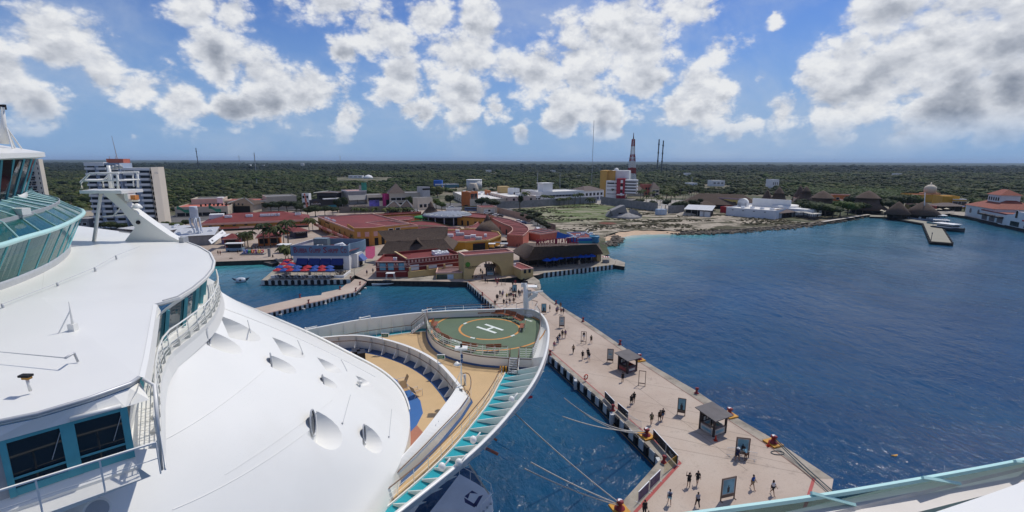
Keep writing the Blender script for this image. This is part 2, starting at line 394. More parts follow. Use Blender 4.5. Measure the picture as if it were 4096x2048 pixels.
far_=t.math('SUBTRACT',t.math('ADD',sx.outputs[1],t.math('MULTIPLY',t.noise(pos,.06,4,.6),40)),t.math('MULTIPLY',sx.outputs[0],.25))
gl=t.math('MULTIPLY',t.mapr(far_,268,296),t.mapr(sx.outputs[0],95,62))
c=t.mix(t.math('MULTIPLY',gl,t.mapr(n1,.40,.56,.35,.95)),c,t.ramp(n2,[(.3,(.055,.085,.02)),(.7,(.11,.155,.035))]))
red=t.mapr(t.vmath('DISTANCE',t.vmath('MULTIPLY',pos,(1,1,0)),tuple(Vector(at(2430,893,2.0)).to_2d().to_3d()),1),5.5,4.0)
c=t.mix(t.math('MULTIPLY',red,.55),c,(.20,.035,.025,1));fin(t,c,.95,n2,.6,.2)
lot_px=[(2020,838),(2130,832),(2330,806),(2480,830),(2660,848),(2740,846),(2900,853),(3090,872),(3210,888),(3270,893)]+[(x,y-12)for x,y in rock_px[6::-1]]+[(2640,918),(2540,920),(2480,926),(2420,938)]+[(2330,940),(2200,905),(2120,872)]
lot=sheet('waste_lot',P2(lot_px,2.0),2.024,lm);tag(lot,kind='structure')
SAND=M('beach_sand',(.50,.36,.24),.9,.12,.5,bump=.2)
mb=MB();a=P2([(2415,952),(2475,930),(2550,922),(2640,924),(2720,927)],2.0);b=P2([(2425,968),(2492,950),(2562,941),(2640,939),(2720,938)],.95)
N=24
def along(line,k):
 k*=len(line)-1;i=min(int(k),len(line)-2);return Vector(line[i]).lerp(Vector(line[i+1]),k-i)
rows=[]
for j in range(7):
 rows.append([tuple(along(a,i/N).lerp(along(b,i/N),j/6)+Vector((0,0,.05+.12*math.sin(i*1.3+j))))for i in range(N+1)])
mb.loft(rows);tag(mb.build('beach',SAND),kind='structure')
RK,t,pos=nodemat('shore_rock')
n1=t.noise(pos,.35,7,.7);n2=t.noise(pos,2,5,.7)
sx=t.n('ShaderNodeSeparateXYZ',ins={0:pos})
c=t.ramp(n1,[(.3,(.035,.03,.025)),(.5,(.10,.085,.068)),(.7,(.27,.225,.17))]);c=t.mix(t.mapr(sx.outputs[2],.9,.2),c,(.022,.019,.016,1));fin(t,c,.9,n2,1,.3)
def rocks(name,inner,outer,n,seed):
 mb=MB();rows=[];J=14
 for j in range(J+1):
  r_=[];v=j/J
  for i in range(n+1):
   jag=.75+.5*mnoise.noise((i*.21,seed,0))+.3*mnoise.noise((i*.6,seed,3))
   p=along(inner,i/n).lerp(along(outer,i/n),v*(jag if j else 0));e=mnoise.noise((p.x*.35,p.y*.35,seed))+.6*mnoise.noise((p.x*1.1,p.y*1.1,seed))
   z=2.05-.5*v-(1.2*max(0,(v-.45)/.55)**1.2)+e*(.62 if 1<j<J else .05)
   r_.append((p.x,p.y,z if j<J else-.4))
  rows.append(r_)
 mb.loft(rows,smooth=False);return tag(mb.build(name,RK),kind='structure')
rocks('rocky_shore',P2([(x,y-13)for x,y in rock_px],2.0),P2([(x,y+6)for x,y in rock_px],0),230,1.0)
rocks('rocky_shore',P2([(2330,985),(2360,955),(2420,945)],2.0),P2([(2345,1000),(2440,985),(2470,958)],0),26,4.0)
rocks('rocky_shore',P2([(3440,858),(3520,850),(3600,846),(3690,838)],2.4),P2([(3440,872),(3520,866),(3600,858),(3690,850)],0),50,6.0)
rocks('rocky_shore',P2([(640,1030),(760,1032),(850,1035),(910,1038)],2.4),P2([(640,1062),(760,1062),(850,1062),(915,1056)],0),40,7.0)
pk=sheet('pink_forecourt',P2([(1425,985),(1500,985),(1500,1022),(1490,1035),(1420,1035)]),ZG+.008,M('pink_ground_paint',(.30,.035,.10),.8,.15,.6,dirt=.3));tag(pk,kind='structure')
hm=bpy.data.materials.new('thin_haze');hm.use_nodes=True;t=NT(hm.node_tree)
t.n('ShaderNodeOutputMaterial',ins={1:t.n('ShaderNodeVolumePrincipled',ins={'Color':(.55,.74,1.0,1),'Density':.000045,'Anisotropy':.1}).outputs[0]})
tag(MB().box(-29500,29500,-400,29500,-2.5,130).build('haze',hm),kind='stuff')
# === THE CRUISE SHIP (one thing, many parts)
ship=thing('cruise_ship','huge white cruise ship with green helipad on its bow, moored beside the pier','cruise ship')
ZR,ZF,ZH=18.4,16.5,17.6
def L2(a,b,k):return Vector(a).lerp(Vector(b),k)
def resample(line,n=None,step=None,closed=False):
 pts=[Vector(p)for p in line]+([Vector(line[0])]if closed else[])
 cum=[0]
 for a,b in zip(pts,pts[1:]):cum.append(cum[-1]+(b-a).length)
 n=n or max(2,int(round(cum[-1]/step)));out=[]
 for i in range(n+(0 if closed else 1)):
  d=cum[-1]*i/n;j=0
  while j<len(cum)-2 and cum[j+1]<d:j+=1
  seg=cum[j+1]-cum[j]
  out.append(pts[j].lerp(pts[j+1],0 if seg==0 else(d-cum[j])/seg))
 return out
def smoothline(line,it=2,closed=False):
 pts=[Vector(p)for p in line]
 for _ in range(it):
  n=[]
  for a,b in zip(pts,pts[1:]+([pts[0]]if closed else[])):n+=[a.lerp(b,.25),a.lerp(b,.75)]
  pts=n if closed else[pts[0]]+n+[pts[-1]]
 return pts
def offset(line,d):
 out=[]
 for i,p in enumerate(line):
  t_=(Vector(line[min(i+1,len(line)-1)])-Vector(line[max(i-1,0)]));t_.z=0;t_.normalize()
  out.append(Vector(p)+Vector((-t_.y,t_.x,0))*d)
 return out
def setz(line,z):return[Vector((p[0],p[1],z))for p in line]
def inside(p,poly):
 r=False;j=len(poly)-1
 for i in range(len(poly)):
  a,b=poly[i],poly[j]
  if(a[1]>p[1])!=(b[1]>p[1])and p[0]<(b[0]-a[0])*(p[1]-a[1])/(b[1]-a[1])+a[0]:r=not r
  j=i
 return r
def flat(name,poly,z,mat,parent=ship):
 me=bpy.data.meshes.new(name);bm=bmesh.new()
 vs=[bm.verts.new((p[0],p[1],z))for p in poly]
 bmesh.ops.triangle_fill(bm,use_beauty=True,edges=[bm.edges.new((vs[i],vs[(i+1)%len(vs)]))for i in range(len(vs))],normal=(0,0,1))
 for f in bm.faces:
  if f.normal.z<0:f.normal_flip()
 bm.to_mesh(me);bm.free();me.materials.append(mat);return link(name,me,parent)
def rail_set(name,line,z0,h,bars,parent=ship,post=1.4,top=None,mat=None,r=.022,topr=.032):
 """bars in one part, each post and the top rail parts under it"""
 mat=mat or WHITE;line=[Vector(p)for p in line]
 if top is None:bars+=1
 mb=MB();hs=[(h*(k+1)/(bars+(1 if top is not None else 0)),r*.75)for k in range(bars)]
 if top is None:hs[-1]=(h,topr)
 if not hs:hs=[(h,topr*1.2)];mat2=top
 else:mat2=mat
 for z,rr in hs:mb.tube([(p.x,p.y,p.z+z0+z)for p in line],rr,5)
 o=mb.build(name,mat2,parent)
 pm=MB().tube([(0,0,0),(0,0,h)],r*1.25,5).mesh('post',mat)
 for p in resample(line,step=post):link('post',pm,o,Vector((p.x,p.y,p.z+z0)))
 if top is not None and bars:MB().tube([(p.x,p.y,p.z+z0+h)for p in line],topr*1.2,6).build('top_rail',top,o)
 return o
rim_px=[(1050,1352),(1197,1324),(1310,1302),(1422,1281),(1540,1266),(1655,1252),(1800,1243),(1960,1238),(2060,1234),(2120,1236),(2160,1248),(2185,1276),(2197,1310),(2199,1345),(2194,1385),(2182,1437),(2158,1497),(2120,1561),(2072,1620),(2008,1700),(1923,1787),(1838,1862),(1732,1948),(1625,2032),(1520,2118),(1400,2220)]
rim=smoothline([at(x,y,ZR)for x,y in rim_px],2)
rim=resample(rim,n=120)
AX=Vector((.67,.74,0)).normalized();PB=Vector((-AX.y,AX.x,0))
TIP=Vector((4.5,53.5,0))
rin=offset(rim,-1.0);CI=[max(.05,((p.x)*(q-p).x+p.y*(q-p).y)/(CAMZ-ZR))for p,q in zip(rim,rin)]
KN=1.92
def hullpt(i,dep):
 p=rim[i];n_=rin[i]-p;q0=p+n_*(max(.05,min(CI[i],1.1))*.80+.02)*min(dep,KN)if i>=50 else p+n_*.03*min(dep,KN)
 d=max(0,dep-KN);rel=q0-TIP;al=rel.dot(AX);la=rel.dot(PB);half=abs(la)
 if i<50:lat=.25*d
 else:lat=(1.75-.95*max(0,min(1,(i-78)/40)))*min(d,8)+.3*max(0,d-8)
 q=TIP+AX*(al-1.9*d*max(0,1-half/19))+PB*math.copysign(max(.12,half-lat),la)
 return(q.x,q.y,ZR-dep)
rows=[[hullpt(i,d)for i in range(len(rim))]for d in(0,.6,1.3,KN,2.5,3.4,4.6,6,8,10,12.5,15,18,19)]
mb=MB();mb.loft(rows);hull=mb.build('hull',WHITE,ship);hull.data.set_sharp_from_angle(angle=R(30))
mb=MB();cap_in=offset(rim,-.24)
mb.loft([setz(rim,ZR),setz(rim,ZR+.07),setz(cap_in,ZR+.07),setz(cap_in,ZR)]);mb.build('rim_cap',WHITE,hull)
def dist_along(px,py):
 q=at(px,py,ZR);return min(range(len(rim)),key=lambda i:(rim[i]-q).length)
iP=dist_along(1706,1250);iS=dist_along(2184,1432)
footp=offset(rim,-.16);gutp=offset(rim,-1.35);foots=[p+n_*(.26+max(.05,min(CI[i],1.1))*1.5)for i,(p,n_)in enumerate((p,q-p)for p,q in zip(rim,rin))]
gl_px=[(2092,1462),(2085,1478),(2066,1523),(2043,1577),(2011,1627),(1949,1700),(1889,1772),(1821,1849),(1728,1932),(1640,2004),(1545,2090),(1430,2190),(1330,2280)]
gl3=resample(smoothline([at(x+48,y,ZF)for x,y in gl_px],1),n=120-iS);guts=gutp[:iS]+gl3;iM=iS
gut=guts
fr_mesh=None
gutp,guts=offset(rim,-1.35),[p+(q-p)*(3.75-1.35*max(0,min(1,(i-82)/38)))for i,(p,q)in enumerate(zip(rim,offset(rim,-1.0)))];iM=60
gut=gutp[:iM]+guts[iM:];foot=footp[:iM]+foots[iM:]
for nm,i0,i1 in(('port',0,iP),('starboard',iS,120)):
 r_,f_,g_=cap_in[i0:i1+1],(footp if nm=='port' else foots)[i0:i1+1],(gutp if nm=='port' else guts)[i0:i1+1]
 MB().loft([setz(r_,ZR),setz(f_,ZF-.03)],smooth=False).build('bulwark_plate',WHITE,ship)
 MB().loft([setz(f_,ZF-.03),setz(g_,ZF-.03)],smooth=False).build('waterway_gutter',TEALP,ship)
 MB().loft([setz(g_,ZF-.03),setz(g_,ZF+.10),setz(offset(g_,-.07),ZF+.10),setz(offset(g_,-.07),ZF)],smooth=False).build('gutter_coaming',WHITE,ship)
 for p,q,s_ in zip(resample(r_,step=1.32),resample(f_,step=1.32),resample(g_,n=max(2,len(resample(r_,step=1.32))-1))):
  d=(s_-q).normalized();t_=Vector((-d.y,d.x,0))*.03
  lo=Vector((q.x,q.y,ZF-.03));hi=Vector((p.x,p.y,ZR-.03));tip=Vector((s_.x,s_.y,ZF))-d*(.12 if nm=='starboard' else .75)
  mb=MB();hi.z-=.8 if nm=='starboard' else .05
  for sg in(-1,1):mb.poly([lo+t_*sg,tip+t_*sg,tip+Vector((0,0,.10))+t_*sg,hi+t_*sg])
  mb.poly([tip+Vector((0,0,.10))-t_,tip+Vector((0,0,.10))+t_,hi+t_,hi-t_])
  mb.build('bulwark_frame',WHITE,ship)
 rl=setz(offset(g_,-.12),ZF)
 if nm=='starboard':
  o=rail_set('foredeck_railing',rl[2:],0,1.05,2,top=HANDR,r=.016)
 else:
  o=rail_set('foredeck_railing',rl[:-3],0,1.0,0,top=HANDR,r=.014)
for x,y in((1222,1322),(1440,1280),(1690,1250)):
 p=at(x,y,ZR+.07);mb=MB();mb.tube([p,p+Vector((0,0,.22)),p+Vector((1.0,.55,.30)),p+Vector((1.0,.55,0))],.05,6);mb.ball(p+Vector((0,0,.22)),.13);mb.build('rim_fairlead',WHITE,ship)
for x,y in((1914,1775),(1790,1885),(2065,1610),(1858,1868)):
 p=at(x,y,ZR+.07)+Vector((-.35,.2,0));mb=MB();mb.ball(p+Vector((0,0,.15)),.22,.22,.26);mb.tube([p,p+Vector((.45,.3,.5))],.05,6);mb.build('rim_fairlead',WHITE,ship)
inner=setz(offset(gut,-.06),ZF)
deck_poly=inner+[Vector((-26,8,ZF)),Vector((-40,30,ZF))]
flat('foredeck',deck_poly,ZF,BEIGE)
hd_px=[(1709,1264),(1800,1256),(1960,1249),(2065,1243),(2120,1244),(2146,1254),(2160,1272),(2164,1310),(2158,1355),(2147,1395),(2132,1433),(2048,1430),(1980,1426),(1911,1420),(1833,1404),(1775,1384),(1735,1359),(1712,1326),(1705,1290)]
hd=[at(x,y,ZH)for x,y in hd_px]
flat('helideck',hd,ZH,GREEND)
ih=lambda n:hd_px.index(n)
skirt=smoothline(hd[ih((2132,1433)):]+[hd[0]],1)
MB().loft([setz(skirt,ZH+.03),setz(skirt,ZF)],smooth=True).build('helideck_wall',WHITE,ship)
MB().tube(setz(skirt,ZH-.12),.045,6).build('helideck_rubbing_strip',HANDR,ship)
ob=offset(skirt,-.03)
ob2=offset(skirt,.03);far_=max(ob,key=lambda p:0)
cen=sum(hd,Vector())/len(hd)
def outw(line,d):
 return[Vector(p)+((Vector(p)-cen)*Vector((1,1,0))).normalized()*d for p in line]
MB().loft([setz(outw(skirt,.03),ZF+.16),setz(outw(skirt,.16),ZF+.012)],smooth=False).build('blue_skirting',NAVY,ship)
e_in=hd[0:ih((2132,1433))+1]
e_in=resample(smoothline(e_in,1),n=50);e_out=resample(cap_in[iP:iS+1],n=50)
MB().loft([setz(e_in,ZH-.04),setz(e_in,ZH+.03),[a.lerp(Vector(b),.5)*Vector((1,1,0)).to_3d()if False else Vector(((a.x+b.x)/2,(a.y+b.y)/2,ZH+.32))for a,b in zip(e_in,e_out)],setz(e_out,ZR)],smooth=False).build('stem_plating',WHITE,ship)
q0=at(2126,1433,ZH);q1=Vector((cap_in[iS].x,cap_in[iS].y,ZR));fo=Vector((foot[iS].x,foot[iS].y,ZF));
mb=MB();mb.poly([q0,q1,fo,(q0.x,q0.y,ZF)]);mb.build('stem_bulkhead',WHITE,ship)
C0=at(1959,1314,ZH)
from mathutils.bvhtree import BVHTree
plv=[Vector((p.x,p.y,ZH+.03))for p in e_in]+[Vector(((a.x+b.x)/2,(a.y+b.y)/2,ZH+.32))for a,b in zip(e_in,e_out)]+[Vector((p.x,p.y,ZR))for p in e_out];nE=len(e_in)
plb=BVHTree.FromPolygons(plv,[(r_*nE+i,r_*nE+i+1,r_*nE+nE+1+i,r_*nE+nE+i)for r_ in(0,1)for i in range(nE-1)])
def hz_(x,y):
 if inside((x,y),hd):return ZH+.006
 hit=plb.ray_cast(Vector((x,y,30)),Vector((0,0,-1)))[0]
 return hit.z+.02 if hit else-99
def ring(name,r,wd,a0=0,a1=360,n=96,gaps=()):
 mb=MB()
 for k in range(n+1):
  u=a0+(a1-a0)*k/n;v=a0+(a1-a0)*(k+1)/n
  q=[(C0.x+rr*math.cos(R(t_)),C0.y+rr*math.sin(R(t_)))for rr,t_ in((r-wd/2,u),(r+wd/2,u),(r+wd/2,v),(r-wd/2,v))];zq=[hz_(x,y)for x,y in q]
  if k==n or any(g0<=u<g1 for g0,g1 in gaps)or min(zq)<0 or max(zq)-min(zq)>.4:
   if mb.f:mb.build(name,ORANGE,ship)
   mb=MB();continue
  mb.poly([(x,y,z)for(x,y),z in zip(q,zq)])
ring('inner_landing_circle',3.35,.24,gaps=((146,154),(236,244),(316,324)))
ring('outer_landing_circle',6.35,.22,n=160)
for a_ in(150,240,320):
 for da in(-2.4,2.4):flat('circle_number_dot',[(C0.x+3.35*math.cos(R(a_+da))+.16*math.cos(R(k*45)),C0.y+3.35*math.sin(R(a_+da))+.16*math.sin(R(k*45)))for k in range(8)],ZH+.007,WMARK)
def strip(name,a,b,wd,z,mat):
 d=(b-a);d.z=0;d.normalize();n_=Vector((-d.y,d.x,0))*wd/2
 return flat(name,[a-n_,b-n_,b+n_,a+n_],z,mat)
hA=(at(1941,1297,ZH),at(2012,1321,ZH));hB=(at(1908,1307,ZH),at(1984,1332,ZH))
mbh=MB()
for a,b,wd in((*hA,.34),(*hB,.34),(L2(*hB,.5),L2(*hA,.5),.34)):
 d=(b-a).normalized();n_=Vector((-d.y,d.x,0))*wd/2
 a2,b2=(a+d*.17,b-d*.17)if wd==.34 and(a-L2(*hB,.5)).length<.01 else(a,b)
 mbh.poly([Vector((p.x,p.y,ZH+.008))for p in(a2-n_,b2-n_,b2+n_,a2+n_)])
mbh.build('landing_letter_h',WMARK,ship)
def deck_text(txt,pa,pb,hgt,z):
 a,b=at(*pa,z),at(*pb,z);d=b-a
 o=text_obj('deck_lettering',txt,hgt,WMARK,ship,(a+b)/2+Vector((0,0,.012)),(0,0,math.atan2(d.y,d.x)),depth=.003,bold=.015,width=d.length);return o
deck_text('MAX LOAD 20000 LBS',(2022,1254),(2128,1286),.52,ZH)
deck_text('MAX LOAD 20000 LBS',(1852,1376),(1778,1347),.5,ZH)
flat('orange_step_patch',[at(1718,1280,ZH),at(1730,1280,ZH),at(1729,1288,ZH),at(1716,1288,ZH)],ZH+.006,ORANGE)
front=setz(outw(skirt,-.06),ZH)
i_st=next(i for i,p in enumerate(front)if p.x<at(2040,1428,ZH).x)
rail_set('helideck_railing',front[i_st:],0,1.08,4,top=HANDR,post=1.25)
rail_set('helideck_railing',[at(2130,1432,ZH),at(2078,1431,ZH)],0,1.08,4,top=HANDR,post=1.0)
rail_set('helideck_railing',[at(x,y,ZH)for x,y in((2132,1432),(2147,1395),(2158,1355),(2163,1310),(2159,1274),(2146,1256))],0,1.08,4,top=HANDR,post=.45)
rail_set('helideck_railing',[at(x,y,ZH)for x,y in((1709,1265),(1800,1257),(1960,1250),(2065,1244))],0,1.08,3,top=HANDR,post=2.4)
rail_set('stem_railing',[at(x,y,ZR)for x,y in((2065,1238),(2125,1222),(2150,1228),(2140,1246))],.0,.7,1,top=HANDR,post=1.2)
pad=[at(x,y,ZH)for x,y in((2072,1252),(2108,1243),(2141,1250),(2132,1268),(2112,1270))]
MB().prism(pad,ZH+.004,ZH+.16).build('mast_pad',WHITE,ship)
b=at(2106,1258,ZH);ht=zat(2098,1130,b)-ZH
fmast=MB().tube([(b.x,b.y,ZH+.1),(b.x-.1,b.y,ZH+ht*.45),(b.x-.18,b.y,ZH+ht)],.40,10,r2=.24).build('foremast',WHITE,ship)
def F_(x,y):return atd(x,y,b.y)
mb=MB();mb.bar(F_(2105,1208),F_(2148,1180),.22);mb.bar(F_(2108,1200),F_(2140,1172),.14);mb.bar(F_(2130,1172),F_(2152,1172),.3);mb.build('mast_bracket',WHITE,fmast)
mb=MB();mb.box(*sorted((F_(2130,1170).x,F_(2142,1170).x)),b.y-.3,b.y+.3,F_(0,1178).z,F_(0,1160).z);mb.build('radar_box',WHITE,fmast)
MB().bar(F_(2108,1172),F_(2172,1164),.16).build('radar_antenna',WHITE,fmast)
mb=MB();p=F_(2098,1130);mb.cyl((p.x,p.y),.16,p.z,p.z+.25,8);mb.cyl((p.x-.1,p.y),.10,p.z+.25,p.z+.5,8);mb.cyl((p.x+.28,p.y),.12,p.z-.1,p.z+.2,8);mb.build('mast_lamp',BLACK,fmast)
mb=MB();p=F_(2092,1136);mb.box(p.x-.22,p.x+.1,p.y-.2,p.y+.1,p.z-.35,p.z+.1);mb.build('mast_horn',WHITE,fmast)
mb=MB();p=F_(2112,1144);mb.box(p.x,p.x+1.1,p.y-.5,p.y+.5,p.z-.06,p.z);mb.build('mast_platform',WHITE,fmast)
def stairs(pa,pb,za,zb,wd,n):
 a,b=at(*pa,za),at(*pb,zb);d=Vector((b.x-a.x,b.y-a.y,0));L=d.length;d.normalize();s_=Vector((-d.y,d.x,0))*wd/2
 mb=MB()
 for k in range(n):
  p=a+d*(L*(k+.5)/n);z=za+(zb-za)*(k+1)/n;q=d*(L/n*.52)
  mb.poly([Vector((*(p-s_-q).xy,z)),Vector((*(p+s_-q).xy,z)),Vector((*(p+s_+q).xy,z)),Vector((*(p-s_+q).xy,z))])
  mb.poly([Vector((*(p-s_-q).xy,z)),Vector((*(p+s_-q).xy,z)),Vector((*(p+s_-q).xy,z-.04)),Vector((*(p-s_-q).xy,z-.04))])
 st=mb.build('stair',GREYP,ship)
 for sg in(-1,1):
  m2=MB();A=a+s_*sg;B=b+s_*sg;A.z=za;B.z=zb
  m2.bar(A,B,.10);m2.build('stair_stringer',WHITE,st)
  m2=MB();m2.tube([A,A+Vector((0,0,.95)),B+Vector((0,0,1.0)),B],.035,6);m2.build('stair_handrail',HANDR,st)
stairs((2051,1498),(2058,1432),ZF,ZH,.85,7)
stairs((1646,1330),(1698,1290),ZF,ZH,.8,7)
p=at(2014,1484,ZF)
mb=MB()
for k in range(5):
 mb.cur=k%2;mb.box(p.x-.35+k*.13,p.x-.35+(k+1)*.13,p.y-.15,p.y+.15,ZF,ZF+.45)
mb.build('striped_hazard_box',[YELO,BLACK],ship)
p=at(1860,1540,ZF);MB().cyl((p.x,p.y),.11,ZF,ZF+1.0,10).build('vent_pipe',METAL,ship)
rail_set('foredeck_railing',smoothline([at(x,y,ZF)for x,y in((1846,1536),(1874,1532),(1886,1560),(1884,1596),(1868,1622))],2),0,1.0,0,top=HANDR,r=.014)
ZB=17.85
bw_px=[(1130,1372),(1251,1354),(1350,1344),(1438,1340),(1527,1354),(1605,1375),(1682,1405),(1755,1449),(1800,1494),(1833,1534),(1850,1556)]
bw=resample(smoothline([at(x,y,ZB)for x,y in bw_px],2),n=60)
mb=MB();bi=offset(bw,-.10);bw0=bw
mb.loft([setz(bw,ZF),setz(bw,ZB),setz(bi,ZB),setz(bi,ZF)],smooth=False);mb.build('breakwater',WHITE,ship)
capb=offset(bw,-.20);MB().loft([setz(offset(bw,.08),ZB+.01),setz(offset(bw,.08),ZB+.06),setz(capb,ZB+.06),setz(capb,ZB+.01)],smooth=False).build('breakwater_cap',WHITE,ship)
ins=offset(bw,-1.15)
MB().loft([setz(bi,ZF+.012),setz(ins,ZF+.012)],smooth=False).build('blue_waterway',NAVY,ship)
for p,q in list(zip(resample(bi,step=1.75),resample(ins,n=len(resample(bi,step=1.75))-1)))[1:-1]:
 d=Vector((q.x-p.x,q.y-p.y,0)).normalized();t_=Vector((-d.y,d.x,0))*.03;a=Vector((p.x,p.y,ZF));mb=MB()
 for sg in(-1,1):mb.poly([a+t_*sg,a+d*.95+t_*sg,a+d*.95+Vector((0,0,.12))+t_*sg,a+d*.22+Vector((0,0,.95))+t_*sg,a+d*.12+Vector((0,0,1.3))+t_*sg,a+Vector((0,0,1.3))+t_*sg])
 mb.poly([a+d*.95+Vector((0,0,.12))-t_,a+d*.95+Vector((0,0,.12))+t_,a+d*.22+Vector((0,0,.95))+t_,a+d*.22+Vector((0,0,.95))-t_])
 mb.build('breakwater_stiffener',WHITE,ship)
rl=setz(offset(bw,-.42),ZF);MB().tube(setz(rl,ZF+.92),.035,6).build('breakwater_handrail',HANDR,ship)
top_px=[(1836,1541),(1813,1578),(1753,1657),(1694,1734),(1630,1806),(1540,1905),(1440,2010),(1330,2120)]
mid_px=[(1850,1556),(1880,1588),(1838,1648),(1753,1738),(1680,1815),(1591,1903),(1480,2010),(1370,2115)]
low_px=[(1852,1560),(1886,1604),(1842,1672),(1757,1776),(1690,1848),(1627,1904),(1558,1972),(1480,2050)]
lows=[(1852,1560),(1886,1604),(1842,1672),(1757,1776),(1660,1874),(1558,1972),(1480,2050),(1370,2155)]
tl=resample([at(x,y,ZB+.1)for x,y in top_px],n=40);ml=resample([at(x,y,17.35)for x,y in mid_px],n=40);ll=resample([at(x,y,ZF+.02)for x,y in lows],n=40)
MB().loft([[(p.x-.1,p.y-.05,ZF-.1)for p in tl],[(p.x-.12,p.y-.06,p.z)for p in tl],tl,ml,ll],smooth=False).build('wave_deflector',WHITE,ship)
mb=MB();mb.tube([p+Vector((.02,-.02,.28))for p in ml[2:]],.04,6);mb.build('deflector_handrail',HANDR,ship)
MB().loft([[p+Vector((0,0,.14))for p in ll],[p+Vector((.16,-.09,.0))for p in ll]],smooth=False).build('blue_skirting',NAVY,ship)
for x,y in((1741,1702),(1752,1688)):
 p=at(x,y,17.65);MB().box(p.x-.07,p.x+.07,p.y-.16,p.y+.16,p.z-.05,p.z+.12).build('deck_lamp',METAL,ship)
b=at(1846,1546,ZB);ht=zat(1844,1392,b)-ZB
def G_(x,y):return atd(x,y,b.y)
lm_=MB().tube([b,b+Vector((0,0,ht))],.055,8).build('deck_light_mast',WHITE,ship)
mb=MB()
for dx,dy in((-.7,-.1),(.35,.55),(-.2,.6)):mb.tube([b+Vector((dx,dy,-.2)),b+Vector((0,0,ht*.42))],.025,5)
mb.build('mast_stay',WHITE,lm_)
p=G_(1845,1394);mb=MB();mb.box(p.x-.5,p.x+.5,p.y-.3,p.y+.3,p.z-.05,p.z+.12);mb.build('lamp_tray',WHITE,lm_)
MB().cyl((p.x,p.y),.09,p.z+.12,p.z+.4,8).build('mast_lamp',BLACK,lm_)
for y in(1418,1437):
 p=G_(1846,y);MB().tube([p,p+Vector((.03,0,-.3))],.10,8).build('signal_ball',NAVY,lm_)
p=G_(1828,1458);mb=MB();mb.lathe((p.x,p.y,p.z),[(.05,.25),(.18,.12),(.30,0),(.28,-.03)],12);mb.build('loudspeaker',WHITE,lm_)
GREENS=M('green_sign',(.008,.11,.045),.4,.1,2)
for(x,y),nm in(((1540,1345),'a'),((1764,1432),'b')):
 p=at(x,y,ZB+.5);sg=MB().box(p.x-.32,p.x+.32,p.y-.04,p.y+.04,p.z-.05,p.z+.27).build('exit_sign',GREENS,ship)
 MB().box(p.x-.36,p.x+.36,p.y-.02,p.y+.06,p.z-.1,p.z+.33).build('sign_frame',WHITE,sg)
 MB().tube([(p.x-.3,p.y,p.z),(p.x-.3,p.y,ZB)],.04,5).build('sign_post',WHITE,sg)
 text_obj('sign_lettering','EXIT',.22,WMARK,sg,(p.x,p.y-.045,p.z+.11),(R(90),0,0),.003)
flat('blue_deck_paint',[at(x,y,ZF)for x,y in((1540,1500),(1575,1512),(1612,1536),(1655,1574),(1681,1602),(1692,1652),(1668,1700),(1630,1740),(1570,1600))],ZF+.008,M('blue_deck',(.035,.125,.33),.55,.08,1))
flat('pink_deck_strip',[at(x,y,ZF)for x,y in((1640,1668),(1694,1732),(1630,1806),(1570,1840))],ZF+.004,M('salmon_deck',(.36,.15,.09),.6,.08,1))
Bk=[((866,1186),27.0),((960,1222),25.6),((1100,1280),23.7),((1250,1342),21.8),((1400,1420),20.0),((1500,1470),18.9),((1560,1512),18.3),((1605,1560),18.0),((1630,1612),17.9),((1641,1668),17.9),((1638,1730),17.9),((1622,1800),17.9),((1588,1880),17.9),((1535,1960),17.9),((1468,2052),17.9),((1390,2160),17.9),((1290,2300),17.9),((1150,2500),17.9)]
Bl=resample(smoothline([at(*p,z)for p,z in Bk],2),n=72)
Al=[Vector(p)for p in((-20.6,32.4,27.0),(-19.6,30.8,27),(-18.3,28.6,27),(-17.2,26.6,27),(-16.4,24.6,27),(-15.8,22.3,27),(-15.3,20,27),(-14.9,18,26.9),(-14.5,16,26.8),(-14.2,14,26.7),(-14.0,12,26.6),(-14,9.5,26.6))]
Al=resample(smoothline(Al,2),n=72)
NR=26;rows=[]
for j in range(NR+1):
 k=j/NR;r_=[]
 for i,(a,b_)in enumerate(zip(Al,Bl)):
  u=i/72;bul=.30+.25*max(0,min(1,(u-.35)/.35))
  p=a.lerp(b_,k);p=p+Vector((0,0,bul*4*k*(1-k)))
  r_.append(p)
 rows.append(r_)
me=bpy.data.meshes.new('superstructure_front');bm=bmesh.new()
top=[[bm.verts.new(p)for p in r_]for r_ in rows];bot=[[bm.verts.new((p.x,p.y,p.z-4.5))for p in r_]for r_ in rows]
NC=len(top[0])
for j in range(NR):
 for i in range(NC-1):
  bm.faces.new((top[j][i],top[j][i+1],top[j+1][i+1],top[j+1][i]));bm.faces.new((bot[j][i],bot[j+1][i],bot[j+1][i+1],bot[j][i+1]))
for j in range(NR):
 for i in(0,NC-1):bm.faces.new((top[j][i],top[j+1][i],bot[j+1][i],bot[j][i]))
for i in range(NC-1):
 for j in(0,NR):bm.faces.new((top[j][i],top[j][i+1],bot[j][i+1],bot[j][i]))
bmesh.ops.recalc_face_normals(bm,faces=bm.faces);bm.to_mesh(me);bm.free();me.materials.append(WHITE)
dome=link('superstructure_front',me,ship)
from mathutils.bvhtree import BVHTree
allv=[p for r_ in rows for p in r_];polys=[(j*NC+i,j*NC+i+1,(j+1)*NC+i+1,(j+1)*NC+i)for j in range(NR)for i in range(NC-1)]
bvh=BVHTree.FromPolygons(allv,polys)
def on_dome(px,py):
 h=bvh.ray_cast(Vector((0,0,CAMZ)),raydir(px,py).normalized());return h[0],h[1]
SCOOP=[((1252,1690),1.26,(.985,.17)),((1458,1736),1.04,(.985,.17)),((834,1350),.95,(.90,.44)),((1085,1444),.85,(.88,.47)),((1292,1520),.62,(.88,.47))]
cut=MB();ports=[]
